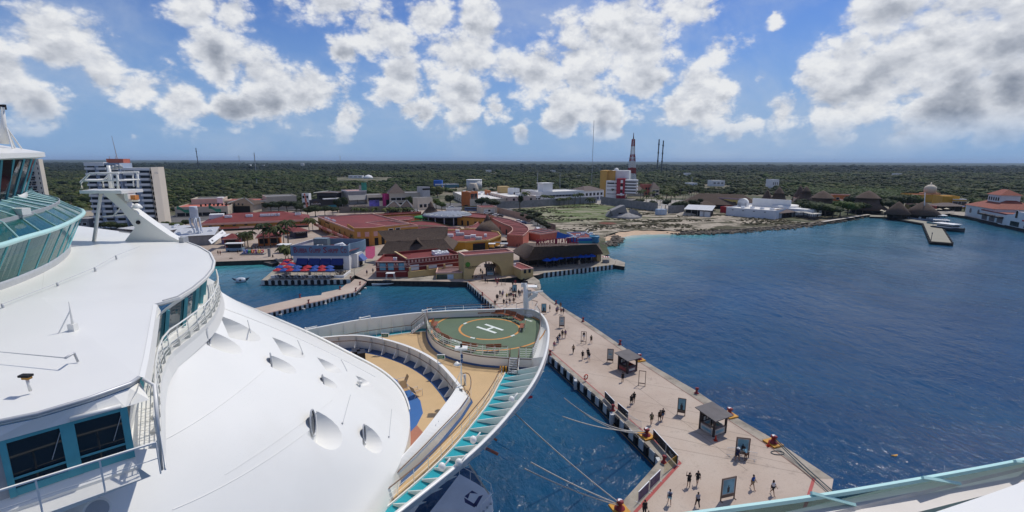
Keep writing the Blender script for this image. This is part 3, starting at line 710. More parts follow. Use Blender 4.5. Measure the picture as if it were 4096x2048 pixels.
for(px,py),r_,(ax,ay)in SCOOP:
 h,nrm=on_dome(px,py)
 if h is None:continue
 a=Vector((ax,ay,.04)).normalized();c0=h-Vector((0,0,.02))-a*.05
 s_=a.cross(Vector((0,0,1))).normalized();u_=s_.cross(a)
 n_=24;A=[cut.V(c0+s_*(r_*.82*math.cos(2*math.pi*k/n_))+u_*(r_*math.sin(2*math.pi*k/n_)))for k in range(n_)]
 Bq=[cut.V(c0+a*4.2+s_*(r_*2.3*math.cos(2*math.pi*k/n_))+u_*(r_*1.9*math.sin(2*math.pi*k/n_)+.35))for k in range(n_)]
 for k in range(n_):cut.F((A[k],A[(k+1)%n_],Bq[(k+1)%n_],Bq[k]))
 cut.F(Bq);cut.F(A[::-1]);ports.append((c0,a,s_,u_,r_))
for(px,py),r_,(ax,ay)in(((912,1270),1.35,(.72,.69)),((1125,1350),1.15,(.72,.69)),((1302,1424),.9,(.72,.69)),((1452,1490),.65,(.72,.69))):
 h,nrm=on_dome(px-18,py+30)
 if h is None:continue
 a=Vector((ax,ay,-.28)).normalized();c0=h-Vector((0,0,.15));s_=a.cross(Vector((0,0,1))).normalized();u_=s_.cross(a);n_=20
 A=[cut.V(c0+s_*(r_*math.cos(2*math.pi*k/n_))+u_*(r_*math.sin(2*math.pi*k/n_)))for k in range(n_)]
 Bq=[cut.V(c0+a*2.2+s_*(r_*.9*math.cos(2*math.pi*k/n_))+u_*(r_*.9*math.sin(2*math.pi*k/n_)+.6))for k in range(n_)]
 for k in range(n_):cut.F((A[k],A[(k+1)%n_],Bq[(k+1)%n_],Bq[k]))
 cut.F(Bq);cut.F(A[::-1])
cm_=cut.mesh('scoop_cutter',WHITE);co=bpy.data.objects.new('scoop_cutter',cm_);col.objects.link(co)
md=dome.modifiers.new('scoops','BOOLEAN');md.operation='DIFFERENCE';md.solver='EXACT';md.object=co;md.use_self=True
me2=bpy.data.meshes.new_from_object(dome.evaluated_get(bpy.context.evaluated_depsgraph_get()))
dome.modifiers.clear();dome.data=me2;me2.name='superstructure_front';bpy.data.objects.remove(co);bpy.data.meshes.remove(cm_);bpy.data.meshes.remove(me)
me2.shade_smooth();me2.set_sharp_from_angle(angle=R(28))
for c0,a,s_,u_,r_ in ports:
 n_=20;mb=MB();mb.poly([c0+a*.03+s_*(r_*.36*math.cos(2*math.pi*k/n_))+u_*(r_*.54*math.sin(2*math.pi*k/n_))for k in range(n_)]);g_=mb.build('porthole',DARKGL,dome)
 mb=MB();mb.tube([c0+a*.05+s_*(r_*.38*math.cos(2*math.pi*k/n_))+u_*(r_*.57*math.sin(2*math.pi*k/n_))for k in range(n_)],.045,5,closed=True);mb.build('porthole_frame',METAL,dome)
edge=Bl[:42]
MB().loft([[p+Vector((0,0,.02))for p in edge],[p+Vector((0,0,.16))for p in edge],[p+Vector((.05,.16,.16))for p in edge],[p+Vector((.05,.16,-.1))for p in edge]],smooth=False).build('shoulder_lip',WHITE,dome)
def surf_line(name,pts,r_,mat):
 q=[]
 for x,y in pts:
  h,n_=on_dome(x,y)
  if h is not None:q.append(h+Vector((0,0,.012)))
 if len(q)>1:MB().tube(q,r_,4).build(name,mat,dome)
def plist(a,b,n,sag=0):return[(a[0]+(b[0]-a[0])*k/n,a[1]+(b[1]-a[1])*k/n+sag*4*(k/n)*(1-k/n))for k in range(n+1)]
surf_line('weld_seam',plist((640,1770),(1060,1480),24,20),.012,WHITE);surf_line('weld_seam',plist((900,1900),(1330,1600),20,10),.010,WHITE)
surf_line('weld_seam',plist((690,2040),(1240,1720),24,25),.012,WHITE)
surf_line('shoulder_pipe',plist((875,1228),(1500,1508),30,-16),.035,WHITE)
for a,b_ in(((1190,1362),(1212,1416)),((1364,1440),(1388,1486)),((990,1282),(1002,1332))):surf_line('ladder_line',plist(a,b_,8,-2),.03,METAL)
for a,b_ in(((1402,1580),(1370,1696)),((1567,1637),(1556,1750))):
 surf_line('hanging_line',plist(a,b_,12,0),.016,METAL);h,n_=on_dome(*b_)
 if h is not None:MB().ball(h+Vector((0,0,.06)),.06).build('line_weight',METAL,dome)
h,n_=on_dome(1440,1545)
if h is not None:
 mb=MB();mb.cyl((h.x,h.y),.05,h.z-.1,h.z+.2,6);mb.ball(h+Vector((0,0,.3)),.2,.16,.14);mb.build('flood_lamp',WHITE,dome)
ZW,ZT=27.55,29.5
walk=smoothline([Vector(p)for p in((-10.45,12.85,0),(-15.0,19.1,0),(-15.55,22.2,0),(-16.3,25.0,0),(-18.2,28.9,0),(-20.4,32.2,0))],2)
walk[0:1]=[Vector((-10.45,12.85,0))]
wall=smoothline([Vector(p)for p in((-11.35,12.75,0),(-15.7,19.3,0),(-16.5,21.6,0),(-17.0,24.0,0),(-18.6,27.6,0),(-20.6,31.0,0),(-23.2,34.8,0))],2)
wr=resample(walk,n=40);wl=resample(wall,n=40)
MB().loft([setz(wl,ZW-.25),setz(wl,ZW),setz(wr,ZW),setz(wr,ZW-.25),[Vector((p.x*.985-.1,p.y,ZW-.75))for p in wr]],smooth=False).build('bridge_walkway',WHITE,ship)
band=resample(wall,n=48)
MB().loft([setz(band,ZW),setz(band,ZW+.10)],smooth=False).build('bridge_sill',WHITE,ship)
def lean(p,d=.28):
 q=p.copy();q.x+=d;q.y+=d*.15;return q
MB().loft([setz(band[7:],ZW+.10),[Vector((*lean(p).xy,ZT-.42))for p in band[7:]]],smooth=False).build('bridge_window',BRIDGEGL,ship)
MB().loft([setz(band[:8],ZW+.10),[Vector((*lean(p).xy,ZT-.42))for p in band[:8]]],smooth=False).build('bridge_side_plate',WHITE,ship)
for p in band[7::4]:
 q=lean(p);MB().bar((p.x+.04,p.y,ZW+.08),(q.x+.04,q.y,ZT-.40),.16).build('window_mullion',TEALF,ship)
MB().loft([[Vector((*lean(p).xy,ZT-.42))for p in band],[Vector((*lean(p,.5).xy,ZT-.1))for p in band]],smooth=False).build('bridge_fascia',WHITE,ship)
rail_set('bridge_railing',setz([p+Vector((-.05,0,0))for p in walk],ZW),0,1.0,4,post=1.05,r=.02,topr=.04)
for p in resample(walk,step=1.05):
 q=Vector((p.x-.35,p.y,0));mb=MB()
 for sg in(-.02,.02):mb.poly([(p.x,p.y+sg,ZW+.02),(q.x,p.y+sg,ZW+.02),(p.x,p.y+sg,ZW+.34)])
 mb.build('railing_bracket',WHITE,ship)
rf_px=[(-260,1735),(0,1682),(150,1651),(350,1592),(520,1532),(556,1508),(575,1430),(595,1320),(614,1216),(660,1204),(720,1187),(780,1150),(830,1108),(856,1074),(862,1044),(845,1010),(800,984),(750,966),(690,950),(600,940),(480,925),(330,905),(200,890)]
rf=[at(x,y,ZT)for x,y in rf_px]
corner_i=[rf_px.index(q)for q in((556,1508),(614,1216))]
rc=Vector((-27.5,24,ZT+.7));ridge=at(165,1190,ZT+.35)
rfx=rf+[Vector((-44,45,ZT)),Vector((-44,12,ZT)),Vector((-30,6,ZT))]
mb=MB();ci=mb.V(ridge);ids=[mb.V(p)for p in rfx];n_=len(ids)
for i in range(n_):mb.F((ci,ids[i],ids[(i+1)%n_]))
mb.loft([[p for p in rf],[p+Vector((0,0,-.12))for p in rf],[p.lerp(Vector((ridge.x,ridge.y,p.z)),.012)+Vector((0,0,-.20))for p in rf],[p.lerp(Vector((ridge.x,ridge.y,p.z)),.10)+Vector((0,0,-.22))for p in rf]],smooth=False)
roof=mb.build('bridge_roof',WHITE,ship)
gl_=[p.lerp(Vector((ridge.x,ridge.y,ZT)),.018)+Vector((0,0,.03))for p in rf[6:]]
MB().tube(gl_[3:-2],.035,5).build('roof_gutter',GREYP,roof)
edge2=[p+Vector((0,0,-.02))for p in rf[:6]];MB().tube(edge2,.06,6).build('roof_gutter',METAL,roof)
cf=[at(x,y,ZT)for x,y in((556,1508),(575,1430),(595,1320),(614,1216))];MB().loft([[p+Vector((0,0,.02))for p in cf],[p+Vector((.18,-.02,-.02))for p in cf],[p+Vector((.32,-.04,-.30))for p in cf],[p+Vector((.22,-.04,-.5))for p in cf]],smooth=False).build('corner_fascia',WHITE,roof)
wA,wB,wC=Vector((-11.2,12.78,0)),Vector((-12.15,11.92,0)),Vector((-13.05,10.98,0))
def wp(p,z,o=0.0):
 d=Vector((.70,-.71,0));q=p+d*o;return Vector((q.x,q.y,z))
ft=resample([p+Vector((0,0,-.16))for p in rf[:6]],n=10);fb=resample([wp(wC+Vector((-1.9,-1.8,0)),28.98,.10),wp(wC,28.98,.10),wp(wA,28.98,.10),wp(wA+Vector((.35,.4,0)),28.98,.10)],n=10)
MB().loft([ft,fb],smooth=False).build('wing_fascia',WHITE,ship);MB().loft([fb,[p+Vector((-.5,.5,-.02))for p in fb]],smooth=False).build('wing_soffit',WHITE,ship)
fr_=[]
for a,b_,nm in((wA,wB,0),(wB,wC,1)):
 z1,z0=(29.0,27.35);n2=16
 ga,gb=a.lerp(b_,.13),a.lerp(b_,.90)
 pane=MB();pane.poly([wp(ga,27.55,.0),wp(gb,27.55,.0),wp(gb,28.86,-.02),wp(ga,28.86,-.02)]);po=pane.build('wing_window',DARKGL,ship)
 for s0,s1,za,zb in((a,ga,z0,z1),(gb,b_,z0,z1)):
  m_=MB();d=Vector((.70,-.71,0))*.07
  m_.loft([[wp(s0,za,.0),wp(s0,zb,.0)],[wp(s0,za,.08),wp(s0,zb,.08)],[wp(s1,za,.08),wp(s1,zb,.08)],[wp(s1,za,0),wp(s1,zb,0)]],smooth=False);m_.build('window_post',TEALF,po)
 for za,zb in((z0,27.55),(28.86,z1)):
  m_=MB();m_.loft([[wp(ga,za,0),wp(ga,za,.06),wp(ga,zb,.06),wp(ga,zb,0)],[wp(gb,za,0),wp(gb,za,.06),wp(gb,zb,.06),wp(gb,zb,0)]],smooth=False);m_.build('window_rail',TEALF,po)
 m_=MB();m_.bar(wp(ga,27.83,.04),wp(gb,27.83,.04),.05);m_.build('window_transom',TEALF,po)
 m_=MB();m_.bar(wp(ga,28.75,.1),wp(ga.lerp(gb,.25),28.05,.08),.012);m_.build('wiper',METAL,po)
m_=MB();m_.tube([wp(wA.lerp(wB,.1),29.06,.14),wp(wA.lerp(wB,.95),29.06,.14)],.07,8);m_.build('blind_housing',WHITE,ship)
m_=MB();m_.loft([[wp(wA,27.35,.0),wp(wC+Vector((-1.5,-1.4,0)),27.35,.0)],[wp(wA,27.1,.25),wp(wC+Vector((-1.5,-1.4,0)),27.1,.25)],[wp(wA+Vector((.1,.3,0)),26.6,.3),wp(wC+Vector((-1.5,-1.4,0)),26.4,.3)]],smooth=False);m_.build('wing_apron',WHITE,ship)
m_=MB();m_.poly([wp(wC,27.35),wp(wC+Vector((-1.5,-1.4,0)),27.35),wp(wC+Vector((-1.5,-1.4,0)),29.0),wp(wC,29.0)]);m_.build('wing_side_panel',GREYP,ship)
m_=MB();d_=Vector((-1.5,-1.4,0));m_.poly([wp(wC+d_*.12,27.4,.02),wp(wC+d_,27.4,.02),wp(wC+d_,28.9,.02),wp(wC+d_*.12,28.9,.02)]);m_.build('wing_window',DARKGL,ship)
gout=[Vector((-10.35,12.75,0)),Vector((-10.75,12.2,0)),Vector((-14.2,9.6,0))]
m_=MB()
for k in range(13):m_.bar(wp(wA.lerp(wC+Vector((-.8,-.75,0)),0),27.0,.15+k*.055),wp(wC+Vector((-1.3,-1.25,0)),27.0,.15+k*.055),.025)
m_.build('grating_walkway',WHITE,ship)
rail_set('wing_railing',[wp(Vector((-10.75,12.95,0)),27.05,.82),wp(wC+Vector((-1.4,-1.3,0)),27.05,.82)],0,1.0,1,post=1.15,r=.018,topr=.035)
m_=MB();q0=walk[0];q1=wp(Vector((-10.75,12.95,0)),27.05,.82)
cage=[Vector((-12.2,15.25,0)),Vector((-10.45,12.85,0)),Vector((q1.x,q1.y,0))]
for k in range(8):
 z=27.0+2.3*k/7;
for p in resample([Vector((-12.2,15.2,0)),Vector((-11.0,13.55,0)),Vector((-10.3,12.7,0))],step=.22):m_.tube([(p.x,p.y,26.95),(p.x,p.y,28.55)],.016,4)
m_.tube([(-12.2,15.2,28.55),(-10.3,12.7,28.55)],.03,5);m_.tube([(-12.2,15.2,26.95),(-10.3,12.7,26.95)],.03,5);m_.build('cage_railing',WHITE,ship)
m_=MB();m_.tube([(-10.45,12.75,26.9),(-10.3,12.7,28.6),(-10.8,13.4,29.3),(-11.2,13.5,29.45)],.05,6);m_.build('corner_stanchion',WHITE,ship)
m_=MB()
for k in range(9):
 p=Vector((-12.1,15.1,0)).lerp(Vector((-10.6,12.95,0)),k/8);m_.bar((p.x,p.y,ZW-.02),(p.x-.75,p.y+.05,ZW-.02),.05)
m_.build('ladder_tread',WHITE,ship)
def lamp(px,py,z,s_):
 p=at(px,py,z);lb=MB();lb.lathe((p.x,p.y,p.z),[(.02,-.16*s_),(.13*s_,-.1*s_),(.15*s_,.04*s_),(.06*s_,.18*s_)],12);o=lb.build('search_light',GREYP,ship)
 MB().tube([(p.x,p.y,p.z+.1*s_),(p.x-.06,p.y+.12,p.z+.42*s_)],.045*s_,6).build('lamp_arm',METAL,o);MB().box(p.x-.2*s_,p.x-.02,p.y+.05,p.y+.22*s_,p.z+.3*s_,p.z+.52*s_).build('lamp_box',GREYP,o)
lamp(522,1912,26.3,1.0);lamp(155,2015,26.3,1.0)
p=at(395,2030,25.9);mb=MB();mb.M=Matrix.Translation(p)@Matrix.Rotation(R(70),4,Vector((.8,.6,0)));mb.lathe((0,0,0),[(.10,-.35),(.22,-.3),(.30,.1),(.30,.28),(.33,.30)],20);o=mb.build('flood_light',WHITE,ship)
mb=MB();mb.M=Matrix.Translation(p)@Matrix.Rotation(R(70),4,Vector((.8,.6,0)));mb.cyl((0,0),.27,.305,.32,20);mb.build('lamp_lens',GREYP,o)
MB().tube([p,p+Vector((-.3,.3,.5)),p+Vector((-.5,.5,.6))],.06,6).build('lamp_arm',METAL,o)
def pole(name,base,top,r_,z,mat=METAL,r2=None):
 b_=at(*base,z);t_=atd(*top,b_.y);return MB().tube([b_,t_],r_,6,r2=r2).build(name,mat,roof),b_,t_
zr=29.62
m1,b_,t_=pole('whip_mast',(295,1328),(276,1206),.05,zr,WHITE,.02)
MB().box(b_.x-.12,b_.x+.12,b_.y-.1,b_.y+.1,b_.z,b_.z+.32).build('mast_foot',WHITE,roof)
MB().tube([at(230,1342,zr),atd(282,1240,b_.y)],.025,5).build('mast_brace',WHITE,roof)
m1,b_,t_=pole('lamp_post',(122,1564),(108,1516),.04,zr,WHITE)
mb=MB();mb.box(t_.x-.1,t_.x+.1,t_.y-.06,t_.y+.06,t_.z,t_.z+.07);mb.build('lamp_bracket',M('amber_lens',(.55,.25,.02),.4,.1,2),roof)
mb=MB();mb.box(t_.x-.17,t_.x+.13,t_.y-.08,t_.y+.08,t_.z+.07,t_.z+.13);mb.build('lamp_hood',BLACK,roof)
mb=MB();p=at(312,1447,zr);mb.tube([p,p+Vector((-.12,.05,.28)),at(262,1432,zr+.3)],.04,6);mb.build('whip_socket',METAL,roof)
MB().tube([at(262,1432,zr+.3),at(-60,1402,zr+.35)],.018,5,r2=.01).build('whip_aerial',GREYP,roof)
st=[(14,1240),(233,1152),(382,1088),(466,1038)];tops=[]
for x,y in st:
 p=at(x,y,zr+.1);MB().tube([p,p+Vector((0,0,.28))],.05,6).build('lifeline_post',METAL,roof);tops.append(p+Vector((0,0,.26)))
MB().tube(tops+[at(560,985,zr+.4)],.012,4).build('lifeline',METAL,roof)
yb=at(560,965,ZT).y
def S_(x,y):return atd(x,y,yb)
fin_px=[(508,968),(553,908),(500,838),(425,772),(372,776),(370,756),(440,764),(470,770),(540,834),(590,870),(640,906),(690,940),(745,968)]
mb=MB();pts=[S_(x,y)for x,y in fin_px]
f_=[mb.V(p+Vector((0,-.35,0)))for p in pts];g_=[mb.V(p+Vector((0,.35,0)))for p in pts];mb.F(f_);mb.F(g_[::-1])
for i in range(len(pts)):mb.F((f_[i],f_[(i+1)%len(pts)],g_[(i+1)%len(pts)],g_[i]))
sm_=mb.build('signal_mast',WHITE,ship)
mb=MB();a,b_=S_(365,752),S_(528,752);mb.box(a.x,b_.x,yb-1.1,yb+1.1,S_(0,772).z+.05,S_(0,757).z);mb.build('mast_platform',WHITE,sm_)
mb=MB()
for sg in(-1,1):
 v=Vector((0,sg*1.0,0))
 mb.tube([S_(372,752)+v,S_(368,728)+v,S_(404,692)+v,S_(516,690)+v],.085,6);mb.tube([S_(374,722)+v,S_(520,720)+v],.06,6)
 mb.tube([S_(514,752)+v,S_(510,690)+v],.085,6);mb.tube([S_(496,750)+v,S_(490,690)+v],.05,6)
for x in(370,404,516):mb.tube([S_(x,720 if x!=404 else 692)+Vector((0,-1,0)),S_(x,720 if x!=404 else 692)+Vector((0,1,0))],.06,6)
mb.build('platform_frame',WHITE,sm_)
MB().tube([S_(446,752),S_(433,662)],.16,8,r2=.13).build('mast_post',WHITE,sm_)
MB().tube([S_(400,972)+Vector((0,-.6,0)),S_(416,772)+Vector((0,-.3,0))],.14,8,r2=.12).build('mast_strut',WHITE,sm_)
mb=MB();mb.tube([S_(412,866),S_(508,857)],.06,6);mb.tube([S_(456,860),S_(480,834)],.05,6);mb.build('strut_brace',WHITE,sm_)
for x,y in((478,672),(492,668),(506,668)):
 p=S_(x,y);MB().lathe((p.x,p.y-.6,p.z),[(.02,-.15),(.16,-.05),(.16,.1),(.05,.2)],8).build('signal_lamp',GREYP,sm_)
mb=MB();mb.box(S_(518,790).x,S_(532,790).x,yb-.5,yb+.3,S_(0,800).z,S_(0,770).z);mb.bar(S_(500,803),S_(556,800),.16);mb.build('side_bracket',WHITE,sm_)
p=S_(547,790);MB().box(p.x-.18,p.x+.18,yb-.4,yb,p.z-.15,p.z+.2).build('mast_lamp',M('amber_glass',(.6,.22,.06),.4),sm_)
p=S_(560,822);MB().lathe((p.x,yb-.3,p.z-.2),[(.35,0),(.34,.12),(.2,.32),(.05,.4)],12).build('satellite_dome',WHITE,sm_)
p=S_(568,887)+Vector((0,-.40,0));MB().ball(p,.16).build('mast_horn',BLACK,sm_)
p=S_(632,977);MB().box(S_(744,966).x,S_(762,966).x,yb-.8,yb-.2,ZT,ZT+.45).build('vent_box',GREYP,roof)
def ring_px(lst,z):return[at(x,y,z)for x,y in lst]
rimg=smoothline(ring_px([(-330,1052),(0,985),(80,956),(210,920),(280,890),(322,866),(336,853),(331,841),(297,830),(245,818),(190,806)],32.2),2)
base=smoothline(ring_px([(-330,1238),(0,1140),(105,1100),(196,1058),(250,1021),(276,992),(279,972),(262,955),(230,945),(200,935),(170,930)],30.05),2)
trk=smoothline(ring_px([(-330,960),(0,896),(105,868),(196,840),(236,820),(244,808),(232,799),(203,791),(170,785),(140,780),(110,776)],32.8),2)
win0=smoothline(ring_px([(-330,868),(0,806),(60,786),(100,770),(120,760),(130,752)],33.8),1)
NG=60;rg,bg_,tg_,wg=(resample(l,n=NG)for l in(rimg,base,trk,win0))
sol=MB().loft([bg_,rg],smooth=False).build('windscreen_glass',TEALGL2,ship)
MB().tube(rg,.13,8).build('windscreen_rail',TEALR,ship)
MB().loft([[p+Vector((0,0,-.55))for p in bg_],[p+Vector((.12,0,.0))for p in bg_],[p+Vector((.12,0,.12))for p in bg_],[p+Vector((-.3,.2,.14))for p in bg_]]).build('windscreen_curb',METAL,ship)
for i in range(0,NG+1,4):MB().bar(bg_[i],rg[min(NG,i)],.06).build('windscreen_mullion',TEALF,ship)
lg=MB().loft([rg,tg_],smooth=False).build('glass_roof',TEALGL,ship)
MB().loft([tg_,wg],smooth=False).build('glass_roof',TEALGL,ship)
for i in range(2,NG,4):
 MB().bar(rg[i]+Vector((0,0,.04)),tg_[i]+Vector((0,0,.04)),.05).build('roof_glazing_bar',TEALR,ship)
 MB().bar(tg_[i]+Vector((0,0,.04)),wg[i]+Vector((0,0,.04)),.05).build('roof_glazing_bar',TEALR,ship)
MB().loft([[p+Vector((0,0,-.18))for p in tg_],[p+Vector((0,0,.2))for p in tg_],[p+Vector((-.3,.25,.2))for p in tg_],[p+Vector((-.3,.25,-.18))for p in tg_]],smooth=False).build('cleaning_gantry_track',METAL,ship)
p=tg_[14];MB().box(p.x-.7,p.x+.3,p.y-.2,p.y+.3,p.z+.2,p.z+.55).build('gantry_trolley',WHITE,ship)
flat('solarium_floor',[Vector((p.x,p.y,0))for p in bg_]+[Vector((-45,40,0)),Vector((-45,12,0))],30.6,M('solarium_floor',(.02,.10,.19),.6,.35,.35))
MB().loft([[p+Vector((-1.2,.8,-1.5))for p in bg_],[p+Vector((-1.2,.8,.9))for p in bg_]],smooth=False).build('solarium_inner_wall',M('inner_wall',(.30,.38,.38),.7,.2,.4),ship)
brim=smoothline(ring_px([(-330,640),(0,637),(110,632),(170,628),(187,624),(180,618)],36.4),1)if False else[Vector(p)for p in((-36,22,36.25),(-29.2,25.2,36.25),(-29.6,27.4,36.25),(-30.4,29.4,36.25),(-31.6,31.4,36.25),(-33.2,33.0,36.25),(-36,34.5,36.25))]
bx=[atd(x,y,yy)for x,y,yy in((-300,640,21.5),(0,635,26.6),(90,631,28.6),(150,629,30.2),(180,627,31.4),(182,626,33),(150,626,34.5))]
bw_=[atd(x,y,yy)for x,y,yy in((-300,646,22),(0,640,27.2),(80,637,29),(120,636,30.2),(140,636,31.2),(136,636,32.4),(110,636,33.6))]
bot_=[atd(x,y,yy)for x,y,yy in((-300,880,22.3),(0,806,27.4),(52,788,29),(84,776,30),(100,768,30.8),(104,762,31.8),(90,758,33))]
MB().loft([bot_,bw_],smooth=False).build('lounge_window',DARKGL,ship)
for a,b_ in zip(resample(bot_,n=12),resample(bw_,n=12)):MB().bar(a+Vector((.03,-.03,0)),b_+Vector((.03,-.03,0)),.09).build('window_mullion',TEALF,ship)
crown=atd(-240,545,30);crown2=atd(0,566,31)
mb=MB();up_=[p+Vector((0,0,.28))for p in bx];mb.loft([bw_,bx,up_],smooth=False);ci=mb.V((-40,30,38.2));ids=[mb.V(p)for p in up_]
for i in range(len(ids)-1):mb.F((ci,ids[i],ids[i+1]),True)
mb.build('lounge_roof',WHITE,ship)
MB().loft([[p+Vector((.25,-.2,.0))for p in bot_],[p+Vector((.6,-.5,-.25))for p in bot_],[p+Vector((.2,-.2,-.5))for p in bot_]]).build('lounge_sill',WHITE,ship)
q=atd(18,575,30);q2=atd(10,428,30);mk=MB().tube([q,q2],.22,8,r2=.08).build('main_mast',WHITE,ship)
mb=MB()
for dx,dy in((-1.0,.3),(.75,-.3),(-.2,.8),(.4,.6)):mb.tube([q2+Vector((0,0,-1.2)),q+Vector((dx,dy,-.3))],.045,5)
mb.tube([atd(3,500,30),atd(18,430,30)],.04,5);mb.build('mast_stay',WHITE,mk)
mb=MB();p=atd(3,428,30);mb.box(p.x-.07,p.x+.07,p.y,p.y+.1,p.z-.15,p.z+.15);p=atd(15,428,30);mb.box(p.x-.07,p.x+.07,p.y,p.y+.1,p.z-.15,p.z+.15);mb.build('mast_lamp',BLACK,mk)
zr2=33.5
rr=smoothline([at(x,y,zr2)for x,y in((2300,2120),(2750,2055),(3250,1988),(3670,1918),(4096,1840),(4500,1752))],2)
gg=smoothline([at(x,y,33.35)for x,y in((2760,2180),(3050,2110),(3380,2032),(3700,1955),(4096,1864),(4500,1760))],2)
ww=smoothline([at(x,y,33.55)for x,y in((3000,2300),(3380,2170),(3730,2052),(3930,1985),(4096,1926),(4500,1770))],2)
n_=40;rr,gg,ww=(resample(l,n=n_)for l in(rr,gg,ww))
MB().loft([rr,gg],smooth=False).build('windscreen_glass',TEALGL,ship)
MB().loft([[p+Vector((0,0,.0))for p in rr],[p+Vector((0,0,.02))for p in rr],[p+Vector((.008,-.026,.02))for p in rr],[p+Vector((.008,-.026,-.012))for p in rr]],smooth=False).build('windscreen_rail',TEALR,ship)
MB().loft([[p+Vector((0,.03,-.04))for p in gg],[p+Vector((0,.03,.06))for p in gg],[p+Vector((.01,-.07,.065))for p in gg],[p+Vector((.015,-.08,.04))for p in gg],[p+Vector((.03,-.20,.02))for p in gg],[p+Vector((.035,-.22,-.1))for p in gg]],smooth=False).build('gantry_track',M('brushed_steel',(.66,.61,.56),.5,.06,3),ship)
MB().tube([p+Vector((.035,-.222,-.045))for p in gg],.010,5).build('track_seal',BLACK,ship)
w0=[a.lerp(b_,.42)for a,b_ in zip(gg,ww)]
MB().loft([[p+Vector((.035,-.22,-.1))for p in gg],[p+Vector((0,0,-.12))for p in ww]],smooth=False).build('windscreen_glass',TEALGL,ship)
MB().loft([[p+Vector((0,0,-.14))for p in ww],ww,[p+Vector((.3,-1.2,.05))for p in ww]],smooth=False).build('deck_coping',WHITE,ship)
for x,y,x2,y2 in((3245,1972,3420,2020),(3690,1910,3840,1935),(4060,1845,4140,1850)):
 a=at(x,y,zr2+.04);b_=at(x2,y2,33.42);MB().bar(a,b_,.022).build('windscreen_mullion',TEALR,ship)
for x,y in((3600,2030),(3650,2022),(4085,1893)):
 p=at(x,y,33.4);MB().box(p.x-.012,p.x+.012,p.y-.2,p.y-.16,p.z-.06,p.z-.03).build('track_bracket',METAL,ship)
def make_bench():
 root=thing('helipad_bench','bench','bench')
 MB().box(-.75,.75,-.22,.20,.42,.47).build('seat',WOOD,root)
 mb=MB();mb.M=Matrix.Rotation(R(-12),4,'X');mb.box(-.75,-.02,.14,.18,.50,.92);mb.box(.02,.75,.14,.18,.50,.92);mb.build('backrest',WOOD,root)
 for x in(-.55,0,.55):MB().tube([(x,-.2,0),(x,-.1,.4),(x,.18,.42),(x,.30,0)],.028,5).build('leg',WHITE,root)
 return root
bench_spots=[((1936,1264),'wooden bench on the far side of the helipad, leftmost of the far row'),((1990,1266),'wooden bench on the far side of the helipad, second from left in the far row'),((2038,1274),'wooden bench on the far right of the helipad, under the MAX LOAD lettering'),((2072,1290),'wooden bench on the right of the helipad, just left of the reddest bench'),((2088,1318),'reddish wooden bench at the right edge of the helipad, lit by the sun'),((1742,1310),'wooden bench at the left edge of the helipad near the orange patch'),((1752,1338),'wooden bench at the left edge of the helipad, nearer the front railing'),((1790,1364),'wooden bench beside the front left lettering of the helipad'),((1882,1398),'left one of two wooden benches behind the front helipad railing'),((1974,1404),'right one of two wooden benches behind the front helipad railing')]
b0=make_bench()
for i,((x,y),lb)in enumerate(bench_spots):
 o=b0 if i==0 else copy_tree(b0)
 p=at(x,y,ZH);d=Vector((p.x-C0.x,p.y-C0.y));o.location=p;o.rotation_euler=(0,0,math.atan2(d.y,d.x)-math.pi/2);tag(o,lb,'bench','benches round the helipad')
CHF=M('tan_sling',(.42,.27,.13),.7,.15,4)
def make_chair():
 root=thing('deck_chair','deck chair','chair')
 mb=MB();mb.poly([(-.3,-.3,.42),(.3,-.3,.42),(.3,.3,.36),(-.3,.3,.36)]);mb.poly([(-.3,-.3,.41),(-.3,.3,.35),(.3,.3,.35),(.3,-.3,.41)]);mb.build('seat',CHF,root)
 mb=MB();mb.poly([(-.3,.3,.38),(.3,.3,.38),(.3,.55,.95),(-.3,.55,.95)]);mb.poly([(-.3,.32,.38),(-.3,.57,.95),(.3,.57,.95),(.3,.32,.38)]);mb.build('backrest',CHF,root)
 for s_ in(-1,1):MB().tube([(s_*.33,-.35,0),(s_*.33,-.3,.62),(s_*.33,.42,.64),(s_*.33,.3,.36),(s_*.33,.5,0)],.018,5).build('arm_frame',METAL,root)
 return root
c0_=make_chair()
for i,((x,y),rz,lb)in enumerate((((1668,1582),2.4,'tan sling deck chair standing on the edge of the blue deck paint'),((1608,1545),5.2,'tan deck chair with yellow beside the white superstructure front'),((1622,1575),.6,'tan deck chair half hidden behind the white superstructure front'))):
 o=c0_ if i==0 else copy_tree(c0_);o.location=at(x,y,ZF+.01);o.rotation_euler=(0,0,rz);tag(o,lb,'chair','deck chairs on the foredeck')
for(x,y),lb in(((1425,1428),'dark storage box on the foredeck, left of the pair behind the white dome'),((1446,1434),'dark storage box on the foredeck, right of the pair behind the white dome')):
 t_=thing('storage_box',lb,'box',at(x,y,ZF),.4,'storage boxes on the foredeck')
 MB().prism([(-.34,-.5),(.34,-.5),(.34,.5),(-.34,.5)],0,.7).build('body',BLACK,t_);mb=MB();mb.box(-.38,.38,-.54,.54,.7,.78);mb.build('lid',M('dark_lid',(.03,.03,.035),.4),t_)
